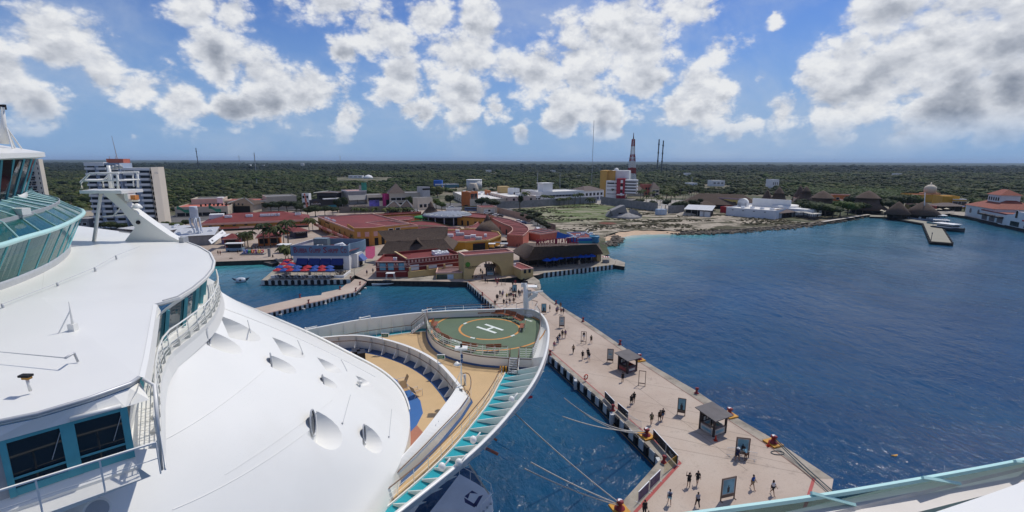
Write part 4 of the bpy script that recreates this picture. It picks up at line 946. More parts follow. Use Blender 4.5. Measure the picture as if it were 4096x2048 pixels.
 # === THE PIER AND WHAT STANDS ON IT
pier_left=P2([(1862,1122),(1966,1217),(2193,1415),(2400,1597),(2645,1834)]);pier_right=P2([(3326,1962),(3334,1916),(3087,1752),(2947,1671),(2777,1558),(2566,1437),(2350,1290),(2223,1213),(2163,1160),(2138,1136)])
pier_poly=pier_left+P2([(2500,1996),(2440,2060),(2250,2260),(2900,2500),(3400,2160)])+pier_right
ppm,t,pos=nodemat('pier_surface')
n1=t.noise(pos,.10,7,.62);n2=t.noise(pos,.8,7,.7);n3=t.noise(pos,5,3,.6)
c=t.ramp(n1,[(.3,(.37,.285,.225)),(.5,(.455,.365,.295)),(.72,(.51,.43,.355))]);c=t.mix(t.mapr(n2,.52,.78,0,.5),c,(.22,.175,.145,1));c=t.mix(t.mapr(n3,.5,.7,0,.15),c,(.2,.16,.13,1));c=t.mix(t.mapr(t.noise(pos,.22,8,.75,1.2),.56,.74,0,.55),c,(.20,.165,.14,1));fin(t,c,.85,n2,.2,.02)
PIERM=ppm
pier=MB().prism(pier_poly,1.3,ZG).build('pier',PIERM);tag(pier,kind='structure')
def slabs(parent,line,z,mat,gap,w0,w1,name):
 """flat strip along a line, laid as separate slabs"""
 pts=resample(line,step=gap)
 for a,b in zip(pts,pts[1:]):
  d=(b-a).normalized();n_=Vector((-d.y,d.x,0));e=d*.012
  MB().poly([Vector((*(q).xy,z))for q in(a+e+n_*w0,b-e+n_*w0,b-e+n_*w1,a+e+n_*w1)])if False else None
  mb=MB();mb.poly([Vector((*(q).xy,z))for q in(a+e+n_*w0,b-e+n_*w0,b-e+n_*w1,a+e+n_*w1)]);mb.build(name,mat,parent)
edge_r=pier_right[1:][::-1]
slabs(pier,edge_r,ZG+.014,CONC,6,-.02,-1.35,'edge_slab')if False else slabs(pier,edge_r,ZG+.014,CONC,6,-.1,0,'edge_slab')if False else None
right_line=P2([(2128,1150),(2190,1200),(2330,1294),(2540,1437),(2715,1552),(2971,1718),(3080,1788),(3210,1880),(3250,1915)])
left_line=P2([(1872,1124),(1990,1222),(2193,1396),(2420,1591),(2545,1702),(2722,1850),(2640,1940),(2540,2050),(2440,2160)])
def band(parent,la,lb,n,z,mat,name):
 A,B=resample(la,n=n),resample(lb,n=n)
 for i in range(n):
  e=(A[i+1]-A[i]).normalized()*.015
  mb=MB();mb.poly([Vector((*q.xy,z))for q in(A[i]+e,A[i+1]-e,B[i+1]-e,B[i]+e)]);mb.build(name,mat,parent)
band(pier,resample(right_line,n=12),resample([p+Vector((-.05,0,0))for p in(pier_right[1:][::-1])],n=12),12,ZG+.012,CONC,'edge_slab')
band(pier,resample(left_line[:6],n=14),resample([p+Vector((.05,0,0))for p in pier_left],n=14),14,ZG+.012,CONC,'edge_slab')
band(pier,left_line[5:],P2([(2645,1834),(2500,1996),(2440,2060),(2330,2175)]),5,ZG+.012,CONC,'edge_slab')
def stripe(name,line,wd,z,mat,parent):
 l2=resample(line,step=6.0);mb=MB();A=offset(l2,wd/2);B=offset(l2,-wd/2);mb.loft([[Vector((*p.xy,z))for p in A],[Vector((*p.xy,z))for p in B]],smooth=False);return mb.build(name,mat,parent)
stripe('red_line',left_line[:6],.16,ZG+.02,REDM,pier);stripe('red_line',left_line[5:],.34,ZG+.02,REDM,pier);stripe('red_line',right_line,.13,ZG+.02,M('faded_red_line',(.20,.09,.07),.7,.2,2),pier)
stripe('red_line',P2([(3257,1910),(3237,1975),(3200,2090)]),.30,ZG+.02,REDM,pier)
JOINT=M('slab_joint',(.20,.165,.135),.9,.25,2)
for k in range(1,12):
 u=k/12;a=along(left_line[:6],u);b=along(right_line,min(1,u*1.02));stripe('slab_joint',[a,b],.05,ZG+.006,JOINT,pier)
midl=[along(left_line[:6],k/10).lerp(along(right_line,k/10),.52)for k in range(11)];stripe('slab_joint',midl,.05,ZG+.007,JOINT,pier)
FWHITE=M('weathered_white_block',(.52,.52,.51),.7,.12,1.3,dirt=.5,dirtc=(.2,.18,.15))
def fenders(parent,line,z1,n,wd,hgt=1.25,tilt=0.0,piles=True,black=True):
 """alternating white concrete blocks and black rubber fenders along a quay edge (the line's right side faces the sea)"""
 bw_m=MB().box(-wd/2,wd/2,-.10,.06,-hgt,0);mw=bw_m.mesh('fender_block',FWHITE);
 bk=MB();bk.box(-wd*.36,wd*.36,-.22,.05,-hgt*.95,-.12);bk.box(-wd*.25,wd*.25,-.30,-.22,-hgt*.8,-.3);mk_=bk.mesh('rubber_fender',BLACK)
 pts=resample(line,n=n)
 for i in range(n):
  a,b=pts[i],pts[i+1];d=b-a;m=(a+b)/2
  o=link('fender_block' if i%2==0 else 'rubber_fender',mw if i%2==0 else mk_,parent,Vector((m.x,m.y,z1)),math.atan2(d.y,d.x))
  if tilt:o.rotation_euler=(0,tilt,math.atan2(d.y,d.x))
 if piles:
  mp=MB().cyl((0,0),.38,-4,1.4,8).mesh('pile',FWHITE)
  for k,p in enumerate(resample(line,step=5.5)):link('pile',mp,parent,Vector((p.x+.6,p.y+.3,0)))
L_=sum((b-a).length for a,b in zip(pier_left,pier_left[1:]))
fenders(pier,pier_left[::-1][:]if False else pier_left,ZG-.02,int(L_/1.12),1.0)
mb=MB();mb.tube([p+Vector((-.25,-.1,-1.45))for p in pier_left[1:]],.07,6);mb.build('service_pipe',M('rusty_pipe',(.12,.09,.05),.7,.3,2),pier)
for p in resample(pier_left[1:],step=11)[1:]:
 MB().box(p.x-.55,p.x-.1,p.y-.45,p.y+.35,.1,ZG-.05).build('dolphin_block',FWHITE,pier)
MB().loft([[p+Vector((.5,.2,1.3-ZG))for p in pier_left],[p+Vector((.9,.4,-1-ZG))for p in pier_left]],smooth=False).build('pier_underside',M('dark_concrete',(.02,.02,.022),.8,.3,1),pier)  # near-black sheet behind the piles along the left edge
def bollard_parts(root,s_,pad):
 if pad:
  mb=MB();mb.box(-.85,.85,-.75,.75,.015,.20);mb.build('yellow_plinth',YELO,root)
 z=.20 if pad else .015
 MB().lathe((0,0,z),[(.62*s_,0),(.60*s_,.06),(.36*s_,.12),(.27*s_,.40),(.30*s_,.62),(.42*s_,.70),(.40*s_,.84),(.2*s_,.90)],14).build('post',RED,root)
 mb=MB();mb.M=Matrix.Translation((.1,0,z+.72));mb.lathe((.12,0,0),[(.2*s_,0),(.3*s_,.1),(.2*s_,.24)],10);mb.build('horn',RED,root)
 if pad:MB().cyl((0,0),.22,z+.905,z+.915,12).build('white_cap',M('white_cap_paint',(.7,.7,.7),.5),root)
BOL=[((2557,1440),1,'red mooring bollard on a yellow plinth by the upper kiosk, right edge of the pier'),((2917,1662),1,'red mooring bollard on a yellow plinth beside the dark roofed kiosk'),((3092,1775),1,'red bollard on a yellow plinth holding two dark lines at the pier end'),((2585,1746),1,'red bollard on an orange plinth, left pier edge, with ropes round it'),((2478,2040),1,'red bollard on an orange plinth at the photo bottom holding three ropes'),((2224,1216),0,'small red bollard on the right pier edge, farthest one near the white mast'),((2332,1286),0,'small red bollard on the right pier edge, second after the white mast'),((2480,1378),0,'small red bollard on the right pier edge just before the upper kiosk'),((2786,1573),0,'small red bollard on the right pier edge between the two yellow plinths'),((2200,1420),0,'small red bollard on the left pier edge beside the bow'),((2451,1642),0,'small red bollard on an orange mat between the black banner fences'),((2655,1850),0,'small red bollard in the inner corner of the pier behind yellow netting'),((1929,1182),0,'small dark bollard on the left edge of the pier near the crowd')]
for(x,y),pad,lb in BOL:
 root=thing('mooring_bollard',lb,'bollard',at(x,y,ZG),R(-70),'bollards along the pier');bollard_parts(root,.86 if pad else .55,pad)
FRM=M('brown_frame_wood',(.14,.095,.07),.6,.15,3);SKYB=M('poster_blue',(.16,.34,.42),.5,.25,1.2);PALE=M('poster_pale',(.42,.44,.42),.5,.25,2);FIG=M('poster_dark',(.02,.025,.035),.5,.3,3);SANDP=M('poster_foot',(.40,.34,.30),.6,.1,2)
def frame_sign(x,y,h,wd,rz,kind,lb):
 root=thing('poster_stand',lb,'sign',at(x,y,ZG),rz,'poster stands on the pier');f=.09
 mb=MB();mb.box(-wd/2,-wd/2+f,-.05,.05,0,h);mb.box(wd/2-f,wd/2,-.05,.05,0,h);mb.box(-wd/2+f,wd/2-f,-.045,.045,h-f,h);mb.box(-wd/2+f,wd/2-f,-.045,.045,.30,.62 if kind else .42);mb.box(-wd/2+.0,-wd/2+f,-.3,-.05,0,.06);mb.box(wd/2-f,wd/2,-.3,-.05,0,.06);mb.build('frame',FRM,root)
 if kind==0:return
 z0,z1,x0,x1=.62,h-f,-wd/2+f,wd/2-f
 p=MB().box(x0,x1,-.02,.02,z0,z1).build('poster',{1:SKYB,2:PALE,3:SANDP}[kind],root)
 def fig(z0,s_,m_):
  mb=MB();Y=-.026
  mb.poly([(-.13*s_,Y,z0),(.13*s_,Y,z0),(.16*s_,Y,z0+.55*s_),(.05*s_,Y,z0+.62*s_),(.07*s_,Y,z0+.8*s_),(-.07*s_,Y,z0+.8*s_),(-.05*s_,Y,z0+.62*s_),(-.16*s_,Y,z0+.55*s_)]);mb.build('printed_figure',m_,p)
 if kind==1:fig(z0+.12,1.15,FIG);MB().box(x0,x1,-.024,-.021,z0,z0+.18).build('printed_ground',M('poster_ground',(.07,.075,.06),.6,.3,3),p)
 if kind==2:MB().box(x0+.1,x1-.1,-.024,-.021,z0+.3,z0+.34).build('printed_line',FIG,p);MB().box(x0+.15,x1-.2,-.024,-.021,z0+.7,z0+.95).build('printed_picture',SKYB,p)
 if kind==3:MB().box(x0+.1,x1-.1,-.024,-.021,z0+.1,z1-.12).build('printed_picture',SKYB,p);fig(z0+.2,1.0,FIG)
for a in((2013,1141,2.3,1.15,0,0,'empty brown wooden frame standing on the pier near the yellow gateway'),(2058,1175,2.4,1.2,0,1,'blue poster stand beside the crowd in front of the gateway'),(2115,1196,2.3,1.2,0,2,'pale poster stand half hidden behind the white radar mast'),(2175,1256,2.4,1.1,0,1,'blue poster stand just right of the ship\'s white mast'),(2247,1311,2.4,1.1,-.1,2,'pale poster stand right of the helipad, above the group of four walkers'),(2334,1374,2.35,1.0,-.2,0,'open brown frame on the pier with a person seen through it'),(2440,1449,2.4,1.05,-.25,2,'pale poster stand on the pier left of the upper kiosk'),(2567,1542,2.4,1.05,-.3,0,'empty brown wooden frame standing beside the upper kiosk'),(2724,1659,2.4,1.05,-.35,1,'blue poster stand between the banner fence and the dark roofed kiosk'),(2967,1826,2.4,1.5,-.2,3,'wide poster stand behind metal barriers near the pier end'),(2909,1998,2.5,1.7,.28,3,'largest beige poster stand, nearest to the bottom of the photo')):frame_sign(*a)
ROOFK=M('grey_felt_roof',(.125,.115,.115),.8,.15,1.2,dirt=.3);KPOST=M('dark_post_wood',(.035,.026,.026),.7,.2,2)
def kiosk(cx,cy,rz,s_,h,lb,panels,counter,slat):
 root=thing('kiosk',lb,'kiosk',at(cx,cy,ZG),rz,'kiosks on the pier')
 for sx in(-1,1):
  for sy in(-1,1):MB().box(sx*s_-.11,sx*s_+.11,sy*s_-.11,sy*s_+.11,0,h).build('post',KPOST,root)
 e=s_+.55;mb=MB();mb.poly([(-e,-e,h),(e,-e,h),(e,e,h+.35),(-e,e,h+.35)]);mb.poly([(-e,-e,h-.1),(-e,e,h+.25),(e,e,h+.25),(e,-e,h-.1)])
 for a,b in(((-e,-e),(e,-e)),((e,-e),(e,e)),((e,e),(-e,e)),((-e,e),(-e,-e))):
  za=h+(.35 if a[1]>0 else 0);zb=h+(.35 if b[1]>0 else 0);mb.poly([(*a,za-.1),(*b,zb-.1),(*b,zb),(*a,za)])
 mb.build('roof',ROOFK,root)
 g=s_-.11
 for(x0,x1,y0,y1),m_ in(((-g,g,-s_-.04,-s_+.04),panels[0]),((-g,g,s_-.04,s_+.04),panels[0]),((-s_-.04,-s_+.04,-g,g),panels[1]),((s_-.04,s_+.04,-g,g),panels[1])):
  p=MB().box(x0,x1,y0,y1,.1,.95).build('panel',m_,root);hz=.004
  if x1-x0>1:MB().box(x0+.25,x1-.3,y0-.02,y0,.35,.7).build('printed_picture',SKYB if slat else PALE,p)
  else:MB().box(x0-.02,x0,y0+.3,y1-.2,.35,.65).build('printed_picture',SKYB if slat else REDM,p)
 mb=MB();mb.box(-g,g,-s_-.12,-s_+.3,.952,1.02);mb.build('counter',counter,root);MB().box(-s_-.12,-s_+.3,-g+.35,g,.955,1.025).build('counter',counter,root)
 MB().box(-s_+.1,s_-.1,s_-.2,s_-.12,1.0,h-.2).build('back_board',M('kiosk_back',(.03,.022,.02),.7,.4,3),root)
 for k in range(4):MB().box(-g+.2+k*.5,-g+.45+k*.5,s_-.28,s_-.22,1.2,1.2+.5+.12*(k%2)).build('hanging_goods',[PALE,SANDP,SKYB,PALE][k],root)
kiosk(2849,1722,.48,1.05,2.5,'dark timber kiosk with flat grey roof and fish pictures, an orange cone beside it',(PALE,PALE),M('kiosk_counter',(.25,.18,.14),.6),True)
kiosk(2509,1480,.55,1.0,2.45,'upper kiosk with grey roof and colourful goods, near the right edge of the pier',(M('kiosk_purple',(.10,.06,.09),.6,.5,3),M('kiosk_red',(.16,.06,.05),.6,.5,3)),KPOST,False)
kiosk(1960,1098,.1,1.15,2.6,'dark canopy stall with white counter in front of the yellow gateway',(PALE,PALE),WHITE2,True)
ORC=M('orange_cone',(.48,.045,.02),.5,.1,3)
for x,y,lb in((2862,1762,'orange traffic cone standing against the dark kiosk'),(3073,1785,'orange traffic cone beside the bollard with the two dark lines')):
 t_=thing('traffic_cone',lb,'cone',at(x,y,ZG),0,'traffic cones on the pier');MB().lathe((0,0,.04),[(.17,0),(.03,.72)],10).build('cone',ORC,t_);MB().box(-.22,.22,-.22,.22,0,.04).build('foot',ORC,t_)
def barrier(x,y,rz,n,lb,wd=1.9):
 root=thing('crowd_barrier',lb,'barrier',at(x,y,ZG),rz,'metal crowd barriers on the pier')
 MB().tube([(-wd/2,0,.15),(-wd/2,0,1.05),(wd/2,0,1.05),(wd/2,0,.15)],.024,6,closed=True).build('frame',METAL,root)
 for k in range(1,n):MB().tube([(-wd/2+wd*k/n,0,.15),(-wd/2+wd*k/n,0,1.05)],.012,4).build('bar',METAL,root)
 for s_ in(-1,1):MB().tube([(s_*wd*.36,-.3,0),(s_*wd*.36,0,.16),(s_*wd*.36,.3,0)],.02,4).build('foot',METAL,root)
barrier(2937,1822,.1,14,'metal crowd barrier left of the wide poster, behind the white sun hat');barrier(2990,1838,-.35,14,'metal crowd barrier right of the wide poster near the pier end');barrier(2533,1700,-.95,16,'metal crowd barrier on the left pier edge between black banner and bollard',2.6)
def banner(xa,ya,xb,yb,h,m_,lb,deco=None,z0=.15):
 a,b=at(xa,ya,ZG),at(xb,yb,ZG);d=b-a;root=thing('banner_fence',lb,'banner',a,math.atan2(d.y,d.x),'banner fences on the pier');W=d.length
 MB().box(0,W,-.03,.03,z0,h).build('banner_cloth',m_,root);MB().box(-.03,W+.03,-.04,.04,h,h+.05).build('top_bar',WHITE2,root)
 for u in(.02,W-.02):MB().box(u-.03,u+.03,-.3,.3,0,.05).build('foot',METAL,root)
 for u in(0,W):MB().box(u-.025,u+.025,-.031,.031,.05,h).build('end_post',METAL,root)
 if deco:deco(root,W,h)
BAN=M('black_banner',(.018,.017,.02),.5,.4,2);BANP=M('violet_banner',(.05,.045,.12),.5,.5,2.5)
def arcs(root,W,h):
 for k in range(3):MB().tube([(W*.5+(.55-.14*k)*math.cos(R(a)),-.045,h*.72+(.5-.13*k)*math.sin(R(a)))for a in range(190,355,15)],.022,4).build('printed_arc',PALE,root)
def specks(root,W,h):
 mb=MB();
 for k in range(14):
  u,z=rnd.uniform(.15,W-.3),rnd.uniform(.3,h-.2);mb.box(u,u+rnd.uniform(.08,.3),-.036,-.031,z,z+rnd.uniform(.03,.12))
 o=mb.build('printed_pattern',M('banner_print',(.14,.13,.13),.6,.5,3),root);o['kind']='stuff'
banner(2419,1594,2456,1634,1.1,BAN,'black banner fence at the left pier edge, farthest from the camera',specks);banner(2471,1642,2511,1678,1.1,BAN,'black banner fence beside the small red bollard, before the plain barrier',specks)
banner(2612,1755,2662,1812,1.25,BAN,'long black banner fence next to the roped bollard',specks);banner(2664,1814,2709,1864,1.25,BAN,'black banner with pale curved lines at the inner corner of the pier',arcs)
banner(2598,1962,2638,1922,1.25,BANP,'violet printed banner beside the red line, upper of two',specks);banner(2552,2012,2593,1969,1.25,BANP,'violet printed banner beside the red line, lower of two',specks)
a,b=at(2706,1858,ZG),at(2655,1898,ZG);d=b-a;nt=thing('yellow_net','yellow netting stretched across the inner corner of the pier','netting',a,math.atan2(d.y,d.x))
mb=MB();W=d.length
for k in range(15):mb.tube([(W*k/14,0,.1),(W*k/14,0,1.2)],.008,3)
for k in range(7):mb.tube([(0,0,.1+k*.18),(W,0,.1+k*.18)],.008,3)
o=mb.build('mesh_net',M('yellow_cord',(.5,.38,.03),.6),nt);o['kind']='stuff';MB().tube([(0,0,1.2),(W,0,1.2)],.02,5).build('top_cord',YELO,nt)
p=at(2343,1526,ZG);t_=thing('life_ring','orange life ring on a low post beside the red line','life ring',p,.6);mb=MB();mb.tube([(.38*math.cos(R(a)),0,.75+.38*math.sin(R(a)))for a in range(0,360,24)],.085,8,closed=True);mb.build('ring',ORC,t_);MB().cyl((0,.12),.04,0,.9,6).build('post',METAL,t_)
ROPE=M('mooring_rope',(.44,.41,.36),.9,.15,3);ROPE_D=M('dark_rope',(.04,.07,.09),.8,.2,3);ROPE_B=M('blue_line',(.05,.18,.33),.7)
def rope(lb,a,b,sag,r_,m_,thin=0.0):
 o=thing('mooring_rope',lb,'rope',(0,0,0),0,'mooring ropes');n_=24;pts=[a.lerp(b,k/n_)-Vector((0,0,sag*4*(k/n_)*(1-k/n_)))for k in range(n_+1)]
 c_=int(n_*thin)
 if thin:MB().tube(pts[:c_+1],r_*.35,5).build('thin_leader',ROPE_B,o)
 MB().tube(pts[c_:],r_,6).build('hawser',m_,o)
bo={k:at(*BOL[k][0],ZG)for k in(2,3,4)}
rope('rope from the red tag on the bow to the bollard on the pier\'s left edge',at(2092,1600,15.4),bo[3]+Vector((0,0,.7)),.9,.06,ROPE,.28)
rope('uppermost rope, from the stem to the bollard on the pier\'s left edge',at(2180,1522,13.5),bo[3]+Vector((-.1,.1,.6)),1.6,.055,ROPE,.2)
rope('slack pale rope next to the uppermost one, along the fender blocks',at(2196,1525,11.0),bo[3]+Vector((.1,-.1,.5)),1.9,.05,ROPE,.3)
rope('steep straight rope from the bow to the bollard at the bottom of the photo',at(2058,1652,14.5),bo[4]+Vector((0,0,.75)),.25,.06,ROPE)
rope('upper of the two long sagging ropes to the bollard at the bottom',at(1980,1765,14.0),bo[4]+Vector((-.1,0,.65)),.35,.06,ROPE,.25);rope('lower of the two long sagging ropes to the bollard at the bottom',at(1945,1795,13.6),bo[4]+Vector((-.15,-.1,.6)),.45,.06,ROPE,.25)
rope('left of two dark lines from the pier end bollard',bo[2]+Vector((0,0,.7)),at(3322,1975,2.75),.1,.06,ROPE_D);rope('right of two dark lines from the pier end bollard',bo[2]+Vector((.2,.1,.7)),at(3340,1972,2.75),.1,.06,ROPE_D)
p=at(3110,1812,ZG+.03);t_=thing('coiled_rope','dark loop of rope lying on the pier behind the end bollard','rope',p);MB().tube([(.75*math.cos(R(a)),.38*math.sin(R(a)),.03)for a in range(0,360,20)],.045,6,closed=True).build('coil',ROPE_D,t_)
for(x0,y0),(x1,y1),z,r_ in(((1962,1744),(1988,1762),14.4,.09),((1938,1790),(1992,1817),13.4,.12)):
 a,b=at(x0,y0,z),at(x1,y1,z-.3);o=MB().tube([a-(b-a)*.5,b],r_,8).build('rope_guard_tube',M('faded_orange_tube',(.42,.12,.06),.6),ship);MB().tube([a-(b-a)*.2,a+(b-a)*.12],r_*1.6,8).build('tube_collar',WHITE,o)
p0=at(2092,1601,15.4);t_=MB().loft([[p0,p0+Vector((0,0,.28))],[p0+Vector((.35,.2,.02)),p0+Vector((.35,.2,.27))],[p0+Vector((.85,.5,-.05)),p0+Vector((.85,.5,.2))]],smooth=True).build('red_tag',M('red_flag_cloth',(.45,.01,.03),.7),ship)
zp=4.0
pl=[at(x,y,zp)for x,y in((1690,2085),(1766,1990),(1838,1896),(1900,1930),(1962,1970),(1972,2008),(1925,2058),(1877,2052+60))]
pt=thing('pontoon','white railed pontoon with a blue emblem floating under the ship\'s bow','pontoon',Vector((pl[4].x,pl[4].y,0)))
wpart('deck',MB().prism(pl,zp-.1,zp),M('pale_grey_deck',(.74,.74,.74),.6,.08,.6,dirt=.2),pt);wpart('hull',MB().prism([Vector((p.x,p.y,0))for p in pl],-.5,zp-.11),WHITE,pt)
mb=MB();
for p in resample(pl[2:7],step=1.5):mb.tube([p,p+Vector((0,0,1.0))],.03,5)
mb.tube([p+Vector((0,0,1.0))for p in pl[2:7]],.03,5);wpart('railing',mb,WHITE,pt)
mb=MB()
for q in(((1858,1985),(1888,1962),(1912,1975),(1880,1972),(1872,1995)),((1856,1990),(1872,2000),(1905,2020),(1898,2030),(1860,2010)),((1915,1985),(1932,1980),(1905,2028),(1893,2018))):mb.poly([at(x,y,zp+.006)for x,y in q])
wpart('blue_emblem',mb,M('navy_emblem',(.012,.018,.10),.5),pt)
a,b=at(1876,1858,14),at(1955,1975,zp+.2);wpart('boom',MB().bar(a,b,.14),M('boom_paint',(.55,.5,.42),.6),pt)
for u in(.2,.5,.8):
 q=pl[6].lerp(pl[5],u);wpart('mooring_cleat',MB().box(q.x-.1,q.x+.1,q.y-.06,q.y+.06,zp,zp+.16),METAL,pt)
 # === PEOPLE
def skin_mesh(verts,edges,radii,name,sub=1,root=0):
 me=bpy.data.meshes.new(name);me.from_pydata(verts,edges,[]);o=bpy.data.objects.new(name,me);col.objects.link(o)
 o.modifiers.new('skin','SKIN');sk=me.skin_vertices[0].data
 for v,r_ in zip(sk,radii):v.radius=(r_,r_)if not isinstance(r_,tuple)else r_
 sk[root].use_root=True
 if sub:s_=o.modifiers.new('sub','SUBSURF');s_.levels=sub;s_.render_levels=sub
 m2=bpy.data.meshes.new_from_object(o.evaluated_get(bpy.context.evaluated_depsgraph_get()));m2.name=name
 bpy.data.objects.remove(o);bpy.data.meshes.remove(me)
 m2.shade_smooth();return m2
def pose_meshes(la,ra,ll,rl,bend=0.0):
 """joint positions for one pose; la/ra = (elbow, hand) offsets from the shoulder, ll/rl = (knee, foot) positions"""
 B=bend
 P={'pel':(0,0,.96),'wai':(0,-.02-B*.3,1.10),'che':(0,-.02-B*.7,1.32-B*.1),'nec':(0,-.01-B,1.47-B*.2),'hed':(0,-.03-B,1.58-B*.22),'top':(0,-.02-B,1.71-B*.25),'nos':(0,-.125-B,1.59-B*.22),'ls':(-.18,-B*.85,1.40-B*.15),'rs':(.18,-B*.85,1.40-B*.15),'lh':(-.095,0,.93),'rh':(.095,0,.93),'lk':ll[0],'rk':rl[0],'la':ll[1],'ra':rl[1]}
 for s_,arm in(('l',la),('r',ra)):
  sh=Vector(P[s_+'s']);P[s_+'e']=tuple(sh+Vector(arm[0]));P[s_+'w']=tuple(sh+Vector(arm[1]));dirv=(Vector(P[s_+'w'])-Vector(P[s_+'e'])).normalized()
  P[s_+'p']=tuple(Vector(P[s_+'w'])+dirv*.08);side=dirv.cross(Vector((1,0,0)));side=side.normalized()if side.length>.1 else Vector((0,1,0))
  for k in range(4):P[s_+'f%d'%k]=tuple(Vector(P[s_+'w'])+dirv*(.165+(.012,.022,.014,-.006)[k])+side*(.030-.02*k))
  P[s_+'t']=tuple(Vector(P[s_+'w'])+dirv*.09+side*.055)
  P[s_+'o']=(P[s_+'a'][0],P[s_+'a'][1]-.16,P[s_+'a'][2]-.05)
 E=[('pel','wai'),('wai','che'),('che','nec'),('nec','hed'),('hed','top'),('hed','nos'),('pel','lh'),('pel','rh')]
 for s_ in 'lr':
  E+=[('che',s_+'s'),(s_+'s',s_+'e'),(s_+'e',s_+'w'),(s_+'w',s_+'p'),(s_+'w',s_+'t'),(s_+'h',s_+'k'),(s_+'k',s_+'a'),(s_+'a',s_+'o')]+[(s_+'p',s_+'f%d'%k)for k in range(4)]
 rad={'pel':(.15,.11),'wai':(.135,.095),'che':(.16,.11),'nec':.055,'hed':.085,'top':.06,'nos':.016}
 for s_ in 'lr':rad.update({s_+'s':.058,s_+'e':.042,s_+'w':.03,s_+'p':(.038,.02),s_+'t':.010,s_+'h':.095,s_+'k':.058,s_+'a':.038,s_+'o':.035,**{s_+'f%d'%k:.009 for k in range(4)}})
 def sub(keys,edges,grow,over=None):
  ks=list(keys);ix={k:i for i,k in enumerate(ks)};rr=[]
  for k in ks:
   r_=(over or{}).get(k,rad[k]);r_=r_ if isinstance(r_,tuple)else(r_,r_);rr.append((r_[0]+grow,r_[1]+grow))
  return[P[k]for k in ks],[(ix[a],ix[b])for a,b in edges if a in ix and b in ix],rr
 body=skin_mesh(*sub(list(P),E,0),'person_body')
 for s_ in 'lr':
  P[s_+'m']=tuple(Vector(P[s_+'s']).lerp(Vector(P[s_+'e']),.75));P[s_+'q']=tuple(Vector(P[s_+'h']).lerp(Vector(P[s_+'k']),.85));rad[s_+'m']=.052;rad[s_+'q']=.07
 P['hem']=(0,0,.93);rad['hem']=(.165,.125);P['col']=tuple(Vector(P['che']).lerp(Vector(P['nec']),.65));rad['col']=.085
 shirt=skin_mesh(*sub(['wai','hem','che','col','ls','rs','lm','rm'],[('wai','hem'),('wai','che'),('che','col'),('che','ls'),('che','rs'),('ls','lm'),('rs','rm')],.022),'shirt')
 shorts=skin_mesh(*sub(['pel','lh','rh','lq','rq'],[('pel','lh'),('pel','rh'),('lh','lq'),('rh','rq')],.022),'shorts')
 P['lz']=tuple(Vector(P['lk']).lerp(Vector(P['la']),.9));P['rz']=tuple(Vector(P['rk']).lerp(Vector(P['ra']),.9));rad['lz']=rad['rz']=.045
 trous=skin_mesh(*sub(['pel','lh','rh','lk','rk','lz','rz'],[('pel','lh'),('pel','rh'),('lh','lk'),('rh','rk'),('lk','lz'),('rk','rz')],.022),'trousers')
 hd_=P['hed'];mb=MB();mb.ball((hd_[0],hd_[1]+.025,hd_[2]+.06),.098,.105,.105,10,6);hair=mb.mesh('hair',WOOD)
 mb=MB();mb.ball((hd_[0],hd_[1]+.025,hd_[2]+.06),.100,.106,.105,10,6);mb.tube([(hd_[0],hd_[1]+.08,hd_[2]+.02),(hd_[0],hd_[1]+.11,hd_[2]-.2)],.075,8,r2=.04);lhair=mb.mesh('long_hair',WOOD)
 mb=MB();mb.lathe((hd_[0],hd_[1]+.01,hd_[2]+.085),[(.19,0),(.18,.012),(.105,.02),(.09,.10),(.04,.115)],14);hat=mb.mesh('sun_hat',WHITE2)
 mb=MB();mb.box(-.13,.13,.12-B,.26-B,1.08-B*.1,1.42-B*.15);pack=mb.mesh('backpack',WOOD)
 return dict(body=body,shirt=shirt,shorts=shorts,trousers=trous,hair=hair,long=lhair,hat=hat,pack=pack)
stand=((-.09,.07,.53),(-.10,.09,.07)),((.09,-.02,.52),(.11,.0,.07))
POSE={'s':pose_meshes(((-.05,.02,-.28),(-.07,-.05,-.53)),((.05,.02,-.28),(.07,-.06,-.53)),((-.10,.0,.52),(-.11,.03,.07)),((.10,-.01,.52),(.12,.0,.07))),'w':pose_meshes(((-.06,.09,-.27),(-.09,.07,-.53)),((.05,-.10,-.26),(.06,-.24,-.46)),((-.09,-.15,.55),(-.09,-.26,.08)),((.10,.08,.53),(.10,.32,.16))),'v':pose_meshes(((-.05,-.12,-.25),(-.05,-.26,-.45)),((.06,.10,-.27),(.09,.10,-.53)),((-.09,.07,.53),(-.10,.28,.14)),((.10,-.14,.55),(.10,-.22,.08))),'a':pose_meshes(((-.22,.06,-.20),(-.10,-.10,-.36)),((.22,.06,-.20),(.10,-.10,-.36)),((-.12,.0,.52),(-.14,.03,.07)),((.12,-.01,.52),(.14,.0,.07))),'p':pose_meshes(((-.10,-.16,-.20),(-.03,-.28,.06)),((.10,-.16,-.20),(.02,-.30,.06)),((-.10,.02,.52),(-.11,.04,.07)),((.10,-.03,.52),(.12,-.03,.07))),'b':pose_meshes(((-.05,-.18,-.22),(.02,-.40,-.30)),((.05,-.18,-.22),(.0,-.40,-.30)),((-.10,-.06,.52),(-.11,.03,.07)),((.10,-.08,.52),(.12,.03,.07)),.28)}
PC={k:M('cloth_'+k,c,.85,.2,9)for k,c in dict(black=(.012,.012,.014),navy=(.012,.02,.06),blue=(.02,.08,.30),grey=(.28,.28,.30),white=(.62,.62,.62),red=(.26,.025,.04),pink=(.42,.14,.17),olive=(.10,.09,.05),tan=(.36,.25,.15),purple=(.12,.07,.16),aqua=(.25,.45,.50),yellow=(.5,.38,.10),brown=(.10,.05,.03),denim=(.06,.10,.18),khaki=(.28,.21,.13)).items()}
